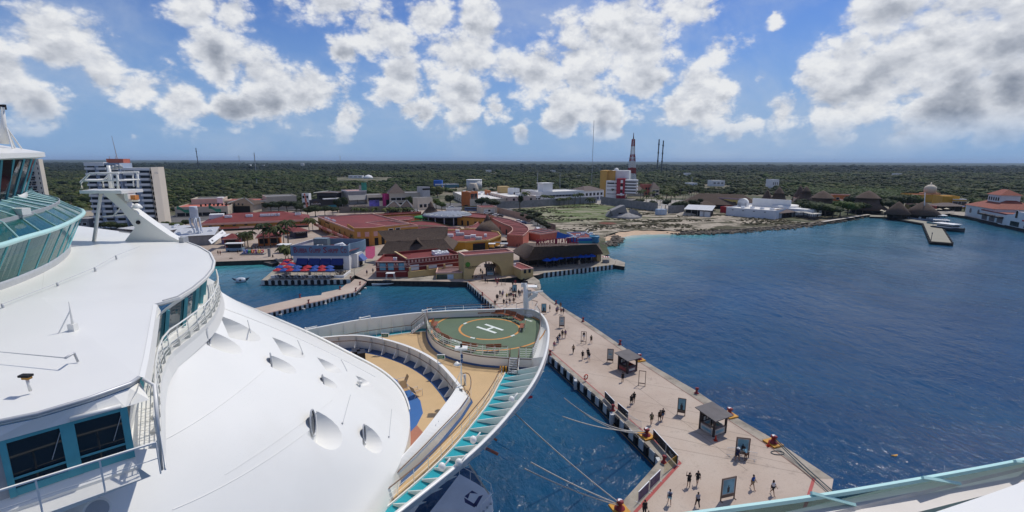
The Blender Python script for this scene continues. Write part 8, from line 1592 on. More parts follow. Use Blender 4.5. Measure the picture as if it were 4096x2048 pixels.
B=simple('flat_beige_house','flat beige house with a red roof patch at the top of the tan wall','house',(1926,856),(1988,854),(1926,828),12,BEIGEW,REDROOF,.5,PINKTRIM,rows=((1,.3,2.6,.3),(2,.05,2.6,.6,'f',dict(gm=PALE))));simple('low_white_store','low white store with a ramp behind the curved ochre arcade','building',(1786,846),(1844,845),(1786,834),6,BUILDW,GREYW,.3);simple('brown_hedge_wall','brown gable wall beside the parked bus','wall',(1853,843),(1908,841),(1853,827),3,M('olive_brown',(.17,.14,.075),.9),GREYW,.3)
def car(lb,x,y,rz,m_,kind='car',L=4.3,z=ZG+.01):
 t_=thing('parked_car',lb,kind,at(x,y,z),rz,'parked vehicles');h=.72 if kind=='car' else .9
 prof=[(-L/2,.35),(-L/2,.85),(-L*.28,1.0),(-L*.18,1.48),(L*.22,1.5),(L*.36,1.0),(L/2,.85),(L/2,.35)]if kind=='car' else[(-L/2,.4),(-L/2,2.6),(L*.4,2.7),(L/2,1.6),(L/2,.4)]
 MB().loft([[(x_,-.85,z_)for x_,z_ in prof+prof[:1]],[(x_,.85,z_)for x_,z_ in prof+prof[:1]]],smooth=False);mb=MB();mb.loft([[(x_,-.85,z_)for x_,z_ in prof+prof[:1]],[(x_,.85,z_)for x_,z_ in prof+prof[:1]]],smooth=False);mb.poly([(x_,-.85,z_)for x_,z_ in prof]);mb.poly([(x_,.85,z_)for x_,z_ in prof[::-1]]);mb.build('body',m_,t_)
 for s_ in(-1,1):
  q=MB();q.poly([(-L*.24,s_*.87,1.02),(-L*.17,s_*.87,1.40),(L*.20,s_*.87,1.42),(L*.32,s_*.87,1.02)]if kind=='car' else[(-L*.45,s_*.87,1.5),(-L*.45,s_*.87,2.3),(L*.4,s_*.87,2.3),(L*.42,s_*.87,1.5)]);q.build('side_window',GLASSD,t_)
  for k in(-.31,.31):MB().tube([(L*k,s_*.7,.34),(L*k,s_*.9,.34)],.34,10).build('wheel',BLACK,t_)
 q=MB();q.poly([(L*.225,-.75,1.49),(L*.225,.75,1.49),(L*.355,.75,1.04),(L*.355,-.75,1.04)]if kind=='car' else[(L*.41,-.75,2.6),(L*.41,.75,2.6),(L*.50,.75,1.65),(L*.50,-.75,1.65)]);q.build('windscreen',GLASSD,t_)
CW,CD,CB,CRR=M('car_white',(.72,.72,.72),.3,.02),M('car_dark',(.03,.035,.045),.3),M('car_blue',(.05,.10,.22),.3),M('car_red',(.35,.03,.03),.3)
car('white parked car at the foot of the dark hedge, upper of two',2150,921,1.9,CW);car('white parked car at the foot of the dark hedge, lower of two',2163,936,1.95,CW);car('blue and white bus behind the curved arcade',1892,846,.1,CB,'bus',11.0);car('white car on the ramp by the low white store',1806,832,.3,CW)
for i,(x,y,m_,lb)in enumerate(((1930,850,CW,'white van parked below the flat beige house'),(1948,856,CW,'white car parked by the arcade roof, first in the row'),(1964,861,CD,'dark car parked by the arcade roof, second in the row'),(1982,864,CW,'pale car parked by the arcade roof, third in the row'),(2000,868,CD,'dark car by the tan wall, fourth in the row'),(2072,889,CW,'white car by the tan wall near the salmon arcade bend'),(2092,896,CB,'blue-grey car by the tan wall near the salmon arcade bend'),(2108,790,CW,'white car in front of the white blocks behind the wall'),(2400,800,CW,'white car in the yard before the brown roofed house'),(2427,800,CW,'white car in the yard before the office block'),(2338,806,CRR,'red car at the right end of the big white hall'),(2500,792,CW,'white car under the office block balconies'),(1628,846,CD,'dark car beside the white van in the back street'),(1663,846,CW,'white van in the back street behind the palms'),(1865,828,CD,'silver car in front of the cream hotel wing'),(1890,828,CW,'white car in front of the orange corner tower'))):car(lb,x,y,rnd.uniform(-.3,.3),m_,z=2.05 if y<835 else ZG+.01)
t_=thing('concrete_ruin','broken concrete ruin on the waste lot','ruin',at(2505,868,2.0),.1)
for x,y,w_,d_,h in((-4,0,9,6,6.4),(3.2,0,4,5,4.6),(6,.5,5,4,3.0),(-9,1,4,4,3.4)):mb=MB();mb.M=Matrix.Translation((x,y,0))@Matrix.Rotation(.1*x,4,'Y');mb.prism([(-w_/2,-d_/2),(w_/2,-d_/2),(w_*.4,d_/2),(-w_*.42,d_/2)],-.6,h);mb.build('broken_wall',GREYW,t_)
mb=MB();mb.lathe((-1,0,0),[(11,-.2),(8,1.2),(4,2.6),(1,3)],16);mb.build('rubble_mound',GREYW,t_);MB().box(-6,-2,-3.2,-3.0,.8,3.0).build('dark_opening',SHUT,t_)
t_=thing('skip_container','pale blue ribbed container with a handle standing on the lot','container',at(2643,860,2.0),.1);MB().prism([(-3,-2),(3,-2),(3,2),(-3,2)],.3,3.8).build('body',M('pale_blue_ribbed',(.36,.46,.58),.6,.1,.5),t_);MB().tube([(0,0,3.8),(.4,0,6.4),(3.4,0,6.6),(3.2,0,3.8)],.2,6).build('handle',BUILDW,t_)
for k in range(6):MB().box(-2.8+k,-2.6+k,-2.15,-2.0,.3,3.8).build('rib',BUILDW,t_)
t_=thing('rubble_heap','pale heap of rubble by the tin roofed store','rubble',at(2770,860,2.0));mb=MB();rows=[[(r_*math.cos(2*math.pi*k/16)*1.8,r_*math.sin(2*math.pi*k/16),z+.5*mnoise.noise((k,z,1)))for k in range(17)]for r_,z in((6,0),(4.6,1.2),(3,2.0),(1.2,2.8),(.1,3))];mb.loft(rows);mb.build('heap',M('pale_rubble',(.40,.35,.28),.9,.25,.6),t_)
# === THE RIGHT-HAND SHORE
def longthatch(lb,x0,x1,yb,ztop_px,ze,D,mat=THATCH,y1=None,z=ZG):
 B=Bld('thatched_hall',lb,'thatched building',(x0,yb),(x1,y1 or yb),ze,D,z);zt=B.uz((x0+x1)/2,ztop_px,D/2)[1];B.box('dark_interior',SHUT,1,B.W-1,1.5,D-1,0,ze-.1);B.hip(mat,ze,max(2,zt-ze),.8,.55)
 for k in range(6):B.box('post',KPOST,B.W*k/5.2,B.W*k/5.2+.3,0,.3,0,ze)
 return B
longthatch('very long low thatched market behind the yellow store on the right shore',2722,3046,830,775,3.0,22,THATCH,842,2.0)
longthatch('small dark thatched hip roof left of the long white shed',2792,2862,842,802,3.2,14,THATCH,844,2.0);longthatch('brown thatched lean-to at the right end of the long white shed',3116,3178,874,842,3.2,9,BROWNR,868,2.0)
B=simple('yellow_store','yellow store with a purple-red flat roof behind the long white shed','building',(2840,830),(2950,838),(2840,788),18,M('lemon_wall',(.60,.44,.12),.7,.06,.3),M('purple_roof',(.14,.03,.05),.8),.9,M('mauve_trim',(.40,.28,.30),.7),z=2.0,rows=((5,.42,2.2,.25,'f',dict(fm=KPOST)),))
simple('red_painted_store','low store with bright red front between the yellow store and white shed','building',(2880,850),(2930,854),(2880,826),10,M('signal_red_wall',(.42,.02,.025),.7,.1,.3),GREYW,.4,z=2.0)
B=Bld('tin_roofed_store','open store with a white tin roof and dark inside behind the rubble heap','shed',(2738,862),(2842,868),0,13,2.0,None,(2738,834));B.box('dark_interior',SHUT,.3,B.W-.3,1.5,12,0,B.H-.2);mb=MB();mb.poly([(-.5,-.8,B.H-.4),(B.W+.8,-.8,B.H-.4),(B.W+.8,13,B.H+1.6),(-.5,13,B.H+1.6)]);mb.build('roof',TINR,B.root)
for k in range(5):B.box('post',GREYW,B.W*k/4.1,B.W*k/4.1+.3,0,.3,0,B.H-.45)
for u in(.58,.70,.84):B.box('white_store_box',BUILDW,B.W*u,B.W*u+2.2,.4,1.4,0,3.2)
B=Bld('long_white_shed','long plain white shed with a rounded stub tower and a dome at its right end','warehouse',(2903,862),(3099,878),0,42,2.0,None,(2903,829));B.body(M('shed_white',(.62,.65,.69),.7,.06,.12,dirt=.25,dirtc=(.4,.42,.45)),MATS['white_roof'],.8);H_,W_=B.H,B.W
u,z=B.uz(2970,794,20);B.box('stub_tower',BUILDW,u-3,u+3,20,24,H_-.8,z-3);MB().tube([(u,20,z-3),(u,24,z-3)],3.0,18).build('stub_tower_top',BUILDW,B.root);B.box('rear_parapet',BUILDW,u+3,W_*.98,30,31,H_-.8,H_+4.5)
u,z=B.uz(3139,813,36);MB().lathe((u,36,H_-1),[(8.5,0),(8.3,2),(6.5,z-H_-2.0),(3.5,z-H_-.2),(.3,z-H_+.6)],20).build('dome',BUILDW,B.root);B.box('right_wing',BUILDW,W_+.02,W_+14,24,44,0,H_-.2)
for k in range(4):B.box('wall_vent',GREYW,W_*(.12+.22*k),W_*(.12+.22*k)+1.0,-.12,0,H_*.7,H_*.8);B.ac(W_*(.2+.2*k),12,H_-.78,2.2,1.2)
for x0,x1,yb,ap,yn,wn,lb in((3048,3100,810,(3072,758),None,0,'slim grey conical palapa left of the two-tier one on the right shore'),(3080,3170,822,(3128,748),772,.34,'broad two-tier conical palapa right of the slim grey one'),(3176,3236,806,(3206,742),None,0,'tall conical palapa farther back, left of the big twin roofs'),(3190,3276,816,(3226,745),764,.3,'conical palapa in front of the tall one on the right shore'),(3244,3368,842,(3300,762),790,.55,'widest two-tier palapa behind the shore trees'),(3424,3566,838,(3496,762),790,.5,'two-tier palapa near the root of the right hand pier'),(3566,3652,856,(3608,806),None,0,'low dark palapa by the bend of the right shore'),(3656,3776,858,(3716,806),None,0,'dark palapa with a red wall behind the deck of parasols')):cone_palapa(lb,x0,x1,yb,ap,yn,wn)
for p0,p1,top,D,m_,lb in(((3136,832),(3170,830),(3136,806),8,SALMON,'salmon shop below the two-tier palapa'),((3170,820),(3210,822),(3170,790),10,CREAM,'cream shop with an orange side between two palapas'),((3330,802),(3400,804),(3330,778),10,ORWALL,'orange shop with white top among the palapas'),((3372,826),(3440,828),(3372,800),10,CREAM,'pale striped shop between the two widest palapas'),((3656,852),(3686,850),(3656,818),6,BUFF,'small buff house left of the red awning'),((3686,850),(3744,850),(3686,822),5,REDWALL,'dark red awning wall above the deck of parasols')):simple('shore_shop',lb,'building',p0,p1,top,D,m_,REDROOF,.4,PINKTRIM,group='small shops on the right shore',rows=((2,.15,2.4,.4,'f',dict(gm=SHUT)),))
B=simple('yellow_colonial_block','orange-yellow colonial block with a domed cupola above the right pier','building',(3650,806),(3756,808),(3650,778),20,M('golden_wall',(.55,.29,.03),.7,.08,.3),TILE,.6);u,z=B.uz(3726,764,6);B.box('cupola_base',M('peach_wall',(.52,.26,.12),.7),u-6,u+6,4,12,B.H,B.H+(z-B.H)*.45);MB().lathe((u,8,B.H+(z-B.H)*.45),[(4.2,0),(4.4,3.5),(4.0,5),(2.0,6.6),(.5,7.2),(.4,9)],16).build('cupola',CREAM,B.root)
simple('golden_block','bright golden block with blank walls right of the cupola','building',(3764,828),(3832,830),(3764,784),16,M('golden_wall',(.55,.29,.03)),M('golden_wall',(.55,.29,.03)),.5);simple('golden_porch_block','golden porch block with a white slab roof beside the golden block','building',(3808,830),(3862,832),(3808,796),10,M('golden_wall',(.55,.29,.03)),BUILDW,.5,BUILDW,rows=((2,.2,5,.55,'f',dict(gm=BROWNR)),))
longthatch('long brown roof under the golden blocks at the right',3758,3860,846,812,3.6,12,BROWNR)
dk=quay('terrace_deck','',[(3682,864),(3818,852),(3816,838),(3690,846)],ZG+.3,CONC,-.5);L=P2([(3684,862),(3816,850)],ZG+.3);fn=thing('deck_railing','white railing along the deck of parasols on the right shore','railing',L[0]);mb=MB();mb.tube([p-L[0]+Vector((0,0,1.1))for p in L],.07,5);wq=resample(L,step=2.2);mb2=MB()
mb.build('top_rail',BUILDW,fn);
for p in wq:MB().bar(p-L[0],p-L[0]+Vector((0,0,1.1)),.08).build('post',BUILDW,fn)
for k,x,y,lb in(('b',3708,840,'blue parasol on the right hand deck'),('c',3738,838,'cream parasol on the right hand deck, left of three'),('c',3758,837,'cream parasol on the right hand deck, middle of three'),('c',3786,835,'cream parasol on the right hand deck, right of three'),('c',3830,824,'white parasol beside the golden porch block'),('B',3850,826,'bright blue parasol left of the white mission building'),('c',3526,842,'cream parasol under the shore trees, left one'),('c',3542,846,'cream parasol under the shore trees, right one')):parasol(k,x,y,lb,'parasols on the right shore')
B=Bld('mission_building','white mission-style building with a red tiled lantern roof on the right quay','building',(3858,862),(3966,884),0,22,ZG,None,(3858,818));B.box('wall',BUILDW,0,B.W,0,22,0,B.H);B.hip(TILE,B.H,5.5,.8,.5);z0=B.H+3.2;u=B.W*.5;B.box('lantern',BUILDW,u-6.5,u+6.5,6,15,z0,z0+4.2);mb=MB();mb.poly([(u-7.4,5.2,z0+4.2),(u+7.4,5.2,z0+4.2),(u+3,10.5,z0+7.4),(u-3,10.5,z0+7.4)]);mb.poly([(u+7.4,5.2,z0+4.2),(u+7.4,15.8,z0+4.2),(u+3,10.5,z0+7.4)]);mb.poly([(u-7.4,15.8,z0+4.2),(u-7.4,5.2,z0+4.2),(u-3,10.5,z0+7.4)]);mb.poly([(u+7.4,15.8,z0+4.2),(u-7.4,15.8,z0+4.2),(u-3,10.5,z0+7.4),(u+3,10.5,z0+7.4)]);mb.build('lantern_roof',TILE,B.root)
for k in range(5):f,p=win_mesh(1.6,2.2,BUILDW,GLASSD,True);o=link('window',f,B.root,Vector((u-4.8+2.4*k,6,z0+.8)));link('pane',p,o)
for k in range(3):B.win(B.W*(.2+.3*k),B.H*.35,2.6,B.H*.42,arch=True,gm=M('pink_glass',(.16,.12,.13),.4))
B=simple('mission_wing','long low white wing with dark awnings and red tile edge on the right quay','building',(3918,876),(4016,899),(3918,836),14,BUILDW,TILE,.7,M('maroon_edge',(.16,.04,.05),.7))
for k in range(3):u0,u1=B.W*(.08+.31*k),B.W*(.30+.31*k);B.box('shop_window',M('pink_glass',(.16,.12,.13)),u0,u1,-.06,0,.3,B.H*.5);B.box('awning',KPOST,u0-.4,u1+.4,-1.8,0,B.H*.52,B.H*.66)
B=Bld('mission_gable','white building with curved mission gable at the right edge of the photo','building',(4016,899),(4230,945),0,20,ZG,None,(4085,815));W_,H_=B.W,zat(4016,858,B.a)-ZG;g_=[(0,0),(W_,0),(W_,H_),(W_*.52,H_),(W_*.46,H_*1.35),(W_*.40,H_*1.45),(W_*.24,H_*1.45),(W_*.20,H_*1.35),(W_*.14,H_*1.12),(W_*.05,H_*1.05),(0,H_*.95)]
mb=MB();a=[mb.V((u,0,z))for u,z in g_];b=[mb.V((u,1.0,z))for u,z in g_];mb.F(a);mb.F(b[::-1])
for i in range(len(a)):mb.F((a[i],a[(i+1)%len(a)],b[(i+1)%len(a)],b[i]))
mb.build('gable_wall',BUILDW,B.root);B.box('rear_wall',BUILDW,.4,W_-.4,1.02,20,0,H_*.9);B.box('roof_light',TINR,W_*.26,W_*.50,1.2,9,H_*.95,H_*1.42);B.win(W_*.22,H_*.85,2.4,4,arch=True);B.box('shop_window',GLASSD,W_*.12,W_*.30,-.08,0,.3,H_*.5);B.box('red_awning',REDC,W_*.44,W_*.80,-2,0,H_*.72,H_*.84)
for k in range(3):B.win(W_*(.42+.13*k),.3,2.2,H_*.42,arch=True,gm=M('pink_glass',(.16,.12,.13)))
eq=quay('east_quay','',[(3800,856),(3870,866),(3960,886),(4096,914),(4400,975),(4400,940),(4096,893),(3960,868),(3810,840)],ZG+.1,CONC,-1)
for k,(x,y)in enumerate(((3925,880),(3972,889),(3986,892),(4018,899),(4032,902),(4045,905),(4078,912),(4092,915))):
 t_=thing('hanging_fender','white fender hanging on the right quay, %s from the left'%od[k],'fender',at(x,y,1.9),0,'white fenders on the right quay');MB().lathe((0,-.7,-.9),[(.2,0),(.75,.3),(.8,1.4),(.3,1.8)],8).build('body',BUILDW,t_);MB().bar((0,-.6,.8),(0,.2,1.5),.08).build('rope',ROPE,t_)
rp=quay('east_pier','',[(3478,866),(3551,868),(3694,893),(3725,965),(3805,971),(3760,900),(3736,890),(3640,876),(3560,862),(3482,858)],2.2,M('pale_pier_deck',(.25,.235,.18),.8,.05,.3,dirt=.15),-1)
for ln,n_ in((((3551,869),(3694,894)),14),(((3694,894),(3725,966)),12),(((3725,967),(3805,973)),8),(((3808,970),(3762,900)),12)):
 bm_=MB().box(-1.0,1.0,-.7,.1,-2.1,-.15).mesh('rubber_fender',BLACK);q=resample(P2(ln,2.2),n=n_)
 for a,b in zip(q,q[1:]):d=b-a;link('rubber_fender',bm_,rp,(a+b)/2,math.atan2(d.y,d.x))
p=at(3724,962,2.2);t_=thing('light_post','short dark post on the near corner of the right hand pier','post',p);MB().cyl((0,0),.12,0,3.2,6).build('shaft',DK,t_);MB().ball((0,0,3.3),.25).build('lamp',DK,t_)
def boat(lb,x,y,rz,L,W,hull,name='motor_boat',extra=None):
 t_=thing(name,lb,'boat',at(x,y,SEA),rz);s4=[(-L/2,W*.42,1.6),(-L*.2,W*.5,1.5),(L*.2,W*.46,1.6),(L*.4,W*.25,1.9),(L/2,.05,2.2)]
 mb=MB();mb.loft([[(x_,-w_*.5,-.3)for x_,w_,z in s4],[(x_,-w_,z)for x_,w_,z in s4],[(x_,w_,z)for x_,w_,z in s4],[(x_,w_*.5,-.3)for x_,w_,z in s4]]);mb.poly([(-L/2,-W*.21,-.3),(-L/2,W*.21,-.3),(-L/2,W*.42,1.6),(-L/2,-W*.42,1.6)]);mb.build('hull',hull,t_)
 if extra:extra(t_,L,W)
 return t_
def cabin(t_,L,W):MB().box(-L*.3,L*.18,-W*.36,W*.36,1.62,3.0).build('cabin',BUILDW,t_);MB().box(-L*.28,L*.19,-W*.37,W*.37,2.2,2.7).build('side_window',GLASSD,t_);MB().box(-L*.45,L*.25,-W*.42,W*.42,3.4,3.55).build('canopy',BUILDW,t_);[MB().bar((sx*L,sy*W,1.6),(sx*L,sy*W,3.4),.12).build('canopy_post',METAL,t_)for sx in(-.42,.22)for sy in(-.38,.38)]
def yacht(t_,L,W):
 MB().box(-L*.35,L*.2,-W*.4,W*.4,1.6,2.6).build('cabin',BUILDW,t_);MB().tube([(L*.05,0,1.6),(L*.05+1.5,0,17)],.34,6,r2=.2).build('mast',BUILDW,t_);mb=MB();mb.loft([[(L*.05,-.3,3.0),(L*.05,.3,3.0)],[(-L*.12,-.35,3.1),(-L*.12,.35,3.1)],[(-L*.45,-.3,3.2),(-L*.45,.3,3.2)]]);mb.tube([(L*.04,0,5.2),(L*.0,0,3.6),(-L*.4,0,3.3)],.38,6,r2=.2);mb.build('furled_sail',BUILDW,t_);MB().box(-L*.45,L*.1,-W*.45,W*.45,3.9,4.05).build('white_awning',BUILDW,t_)
 for sx in(-.42,.08):
  for sy in(-.4,.4):MB().bar((sx*L,sy*W,1.6),(sx*L,sy*W,3.9),.1).build('awning_post',METAL,t_)
boat('white catamaran with a tall mast moored behind the right hand pier',3702,884,R(150),20,8,M('catamaran_blue_white',(.30,.34,.42),.4,.4,.3),'catamaran',yacht);boat('dark hulled tour boat with a white top beyond the right hand pier',3796,922,R(-75),14,8,M('boat_navy',(.02,.035,.045),.4),'tour_boat',cabin);boat('teal and grey launch between the pier and the dark tour boat',3752,904,R(140),10,4,M('boat_teal',(.05,.16,.18),.4),'launch',cabin)
boat('small white motor boat under the mission wing on the right quay',3942,878,R(-22),11,3.5,BUILDW,'motor_boat',cabin);boat('white speedboat at the right edge of the photo',4085,905,R(160),9,3,BUILDW,'speedboat')
p=at(3578,1822,SEA);t_=thing('drifting_weed','tiny yellow scrap of weed drifting on the open water','weed',p);MB().prism([(-.5,-.1),(0,-.25),(.5,.1),(.05,.02)],.02,.12).build('scrap',YELO,t_)
wk=stripe('shore_walk',P2([(3290,886),(3345,878),(3400,870),(3440,862),(3478,858)]),2.2,ZG+.03,M('pale_path',(.5,.46,.4),.8),None);tag(wk,kind='structure')
for i,(x,y)in enumerate(((3232,872),(3248,876),(3264,874),(3216,868),(3196,868))):canopy('beach_shelter','pale cloth beach shelter under the shore trees, %s from the left'%['third','fourth','fifth','second','first'][i],x,y,4,4,3.0,M('pale_shade_cloth',(.5,.47,.40),.8))
# === TREES AND WOODLAND
def leafmat(name,stops,rnd_k=.5):
 m=bpy.data.materials.new(name);m.use_nodes=True;t=NT(m.node_tree);pos=t.n('ShaderNodeNewGeometry').outputs['Position'];oi=t.n('ShaderNodeObjectInfo').outputs['Random']
 f=t.math('ADD',t.math('MULTIPLY',oi,rnd_k),t.math('MULTIPLY',t.noise(pos,1.1,3,.6),1-rnd_k));big=t.noise(pos,.006,5,.6)
 c=t.ramp(f,stops);c=t.mix(t.mapr(big,.42,.62,0,.55),c,(.030,.033,.018,1))
 b=t.n('ShaderNodeBsdfPrincipled',ins={'Base Color':c,'Roughness':.7,'Specular IOR Level':.2});tl=t.n('ShaderNodeBsdfTranslucent',ins={0:c});t.n('ShaderNodeOutputMaterial',ins={0:t.n('ShaderNodeMixShader',ins={0:.22,1:b.outputs[0],2:tl.outputs[0]}).outputs[0]});return m
LEAF=leafmat('tree_leaves',[(.2,(.024,.042,.010)),(.42,(.050,.074,.017)),(.62,(.088,.108,.026)),(.85,(.15,.14,.055))]);LEAFD=leafmat('dark_tree_leaves',[(.25,(.012,.024,.008)),(.5,(.024,.040,.012)),(.8,(.05,.065,.02))],.3);LEAFB=leafmat('bright_tree_leaves',[(.25,(.03,.055,.008)),(.5,(.055,.095,.014)),(.8,(.10,.14,.03))],.3)
FROND=leafmat('palm_frond',[(.2,(.030,.050,.012)),(.5,(.065,.088,.022)),(.85,(.16,.155,.05))],.35);BARK=M('tree_bark',(.14,.105,.08),.9,.3,3)
def crown_mesh(name,mat,seed,lobes,leaves,size,flat_=.72):
 r_=random.Random(seed);mb=MB();L=[]
 for i in range(lobes):
  a=r_.uniform(0,6.28);d=r_.uniform(.0,.62)if i else 0;L.append((d*math.cos(a),d*math.sin(a),r_.uniform(-.15,.28)*(1-d*.4),r_.uniform(.34,.56)))
 for k in range(leaves):
  x,y,z,rr=r_.choice(L);v=Vector((r_.gauss(0,1),r_.gauss(0,1),r_.gauss(0,1)+.25)).normalized();p=Vector((x,y,z))+v*rr*r_.uniform(.72,1.05);p.z*=flat_
  n_=(v+Vector((r_.uniform(-.7,.7),r_.uniform(-.7,.7),r_.uniform(-.3,.9)))).normalized();u=n_.cross(Vector((r_.uniform(-1,1),r_.uniform(-1,1),r_.uniform(-1,1)))).normalized();w_=n_.cross(u);s_=size*r_.uniform(.6,1.4)
  mb.poly([p-u*s_,p-w_*s_*.6,p+u*s_,p+w_*s_*.6])
 for x,y,z,rr in L:mb.ball((x,y,z*flat_),rr*.80,rr*.80,rr*.80*flat_,8,5)
 return mb.mesh(name,mat)
def trunk_mesh(seed):
 r_=random.Random(seed);mb=MB();mb.tube([(0,0,0),(.03,.02,.35),(0,.03,.62)],.055,7,r2=.03)
 for k in range(4):a=k*1.6+seed;mb.tube([(0,.02,.45),(.2*math.cos(a),.2*math.sin(a),.62),(.34*math.cos(a),.34*math.sin(a),.78)],.025,5,r2=.01)
 return mb.mesh('trunk',BARK)
TRM=[trunk_mesh(1),trunk_mesh(2)];CRM={k:[crown_mesh('crown',m_,s_,9,560,.075)for s_ in(3,4,5)]for k,m_ in(('l',LEAF),('d',LEAFD),('b',LEAFB))}
def tree(x,y,top,wpx,k,lb,z=ZG,grp='trees in the town'):
 p=at(x,y,z);H_=max(2.5,zat(x,top,p)-z);W_=max(2,wpx*p.y/(FOC*.97)/2);t_=thing('tree',lb,'tree',p,rnd.uniform(0,6),grp)
 o=link('trunk',TRM[rnd.randrange(2)],t_);o.scale=(H_*.8,H_*.8,H_);o=link('crown',CRM[k][rnd.randrange(3)],t_);o.location=(0,0,H_*.60);o.scale=(W_,W_,H_*.55)
def palm_meshes(seed):
 r_=random.Random(seed);q=r_.uniform(-.08,.08);tr=MB();tr.tube([(0,0,0),(q*.3,.01,.3),(q*.8,.02,.65),(q*1.3,.02,.95)],.028,6,r2=.018);mb=MB();fr=[]
 for k in range(17):
  a=k*2.4+r_.uniform(-.3,.3);up=r_.uniform(-.25,.75);L=r_.uniform(.30,.40);d=Vector((math.cos(a),math.sin(a),0));s_=Vector((-d.y,d.x,0));pts=[];
  for j in range(5):u=j/4;pts.append(Vector((q*1.3,.02,.95))+d*(L*u*(1-.15*u))+Vector((0,0,L*(up*u-(.45+up*.55)*u*u))))
  for j in range(4):
   w0,w1=.055*math.sin(math.pi*(.15+.8*j/4)),.055*math.sin(math.pi*min(1,.15+.8*(j+1)/4));dr=Vector((0,0,-.035))
   for sg in(-1,1):mb.poly([pts[j],pts[j+1],pts[j+1]+s_*sg*w1+dr,pts[j]+s_*sg*w0+dr])
 return tr.mesh('trunk',BARK),mb.mesh('fronds',FROND)
PLM=[palm_meshes(s_)for s_ in(11,12,13)]
def palm(x,y,top,lb,z=ZG,grp='palms',fat=1.0):
 p=at(x,y,z);H_=max(2.5,(zat(x,top,p)-z)*.93);t_=thing('palm_tree',lb,'palm',p,rnd.uniform(0,6),grp);a,b=PLM[rnd.randrange(3)];w_=max(1,8.5/H_)*fat*1.25
 o=link('trunk',a,t_);o.scale=(H_,H_,H_);o=link('fronds',b,t_);o.scale=(H_*w_,H_*w_,H_)
 if w_>1:o.scale=(H_*w_,H_*w_,H_*w_);o.location=(0,0,.95*H_*(1-w_))
for x,y,top,lb in((993,990,920,'palm left of the orange kiosk, in front of the olive kiosk'),(980,984,928,'small palm beside the olive kiosk'),(1058,985,884,'tall palm in front of the orange kiosk, left one'),(1083,987,912,'drying yellowish palm in front of the orange kiosk'),(1112,985,896,'tall palm at the right corner of the orange kiosk'),(1136,978,908,'palm between orange kiosk and dark blue kiosk'),(1153,978,872,'tallest sunlit palm before the market hall'),(1237,928,868,'palm at the right end of the market hall, left one'),(1252,922,876,'palm at the right end of the market hall, right one'),(1142,1036,980,'palm at the left back corner of the shrimp restaurant, left of three'),(1154,1040,984,'palm at the left back corner of the shrimp restaurant, middle of three'),(1166,1038,988,'palm at the left back corner of the shrimp restaurant, right of three'),(1369,945,904,'palm in front of the yellow hall balconies'),(1425,978,934,'palm at the left of the curved yellow block'),(1485,976,938,'palm before the doors of the curved yellow block'),(1376,958,930,'short palm under the yellow hall balconies')):palm(x,y,top,lb)
ordn=['first','second','third','fourth','fifth','sixth','seventh','eighth','ninth','tenth']
for i,x in enumerate((1420,1442,1462,1500,1540,1572,1588,1612,1640)):palm(x,856,828+(i*7)%5,'small palm before the long grey-brown wall, %s from the left'%ordn[i])
for i,(x,top)in enumerate(((2102,762),(2173,776),(2204,780),(2237,790),(2256,790),(2275,786),(2299,772),(2320,767))):palm(x,822,top,'palm behind the concrete wall before the white hall, %s from the left'%ordn[i],2.0)
palm(2360,826,788,'bushy palm at the gap in the concrete wall',2.0,'palms',1.3);palm(2450,792,750,'palm in front of the white face of the office block',2.0)
PAL=[(rnd.uniform(2655,2960),rnd.uniform(778,806))for _ in range(30)]
def nth(n):return{1:'1st',2:'2nd',3:'3rd',21:'21st',22:'22nd',23:'23rd'}.get(n,'%dth'%n)
for i,(x,y)in enumerate(sorted(PAL)):palm(x,y,y-rnd.uniform(30,44),'%s %s of the dense grove right of the lattice tower, from the left'%(nth(i+1),['slim palm','leaning palm','full crowned palm'][i%3]if False else 'palm'),2.0,'palms of the dense grove')
for i,(x,y)in enumerate(sorted(((2560,806),(2585,812),(2606,808),(2628,815),(2650,800),(2572,796),(2640,822),(2665,812),(2684,818)))):palm(x,y,y-rnd.uniform(34,50),'%s palm from the left between office block and thatched market'%nth(i+1),2.0,'palms between block and market')
for i,(x,y)in enumerate(((3130,838),(3150,842),(3180,846),(3420,842),(3455,846),(3585,838),(3610,842),(3640,836),(3330,838),(3560,832))):palm(x,y,y-rnd.uniform(26,40),'palm '+['left of the two-tier palapa, behind shore trees','at the left foot of the two-tier palapa','at the right foot of the two-tier palapa','at the left foot of the palapa near the pier root','before the palapa near the pier root','left of the low dark palapa by the bend','behind the low dark palapa by the bend','right of the low dark palapa by the bend','before the widest two-tier palapa','between the pier palapa and the low dark one'][i],ZG,'palms on the right shore')
TREES=[((1085,852),800,60,'d'),((1115,850),796,70,'d'),((1150,850),794,74,'d'),((1185,850),796,66,'d'),((1205,856),812,50,'d'),((1232,868),824,56,'d'),((1262,866),812,70,'d'),((1300,862),816,70,'d'),((1332,860),822,54,'d'),((1352,850),786,44,'d'),((1375,846),778,44,'d')]
for i,((x,y),top,w_,k)in enumerate(TREES):tree(x,y,top,w_,k,'dark garden tree behind the market hall, %s from the left'%(['first','second','third','fourth','fifth','sixth','seventh','eighth','ninth','tenth','eleventh'][i]),ZG,'dark garden trees')
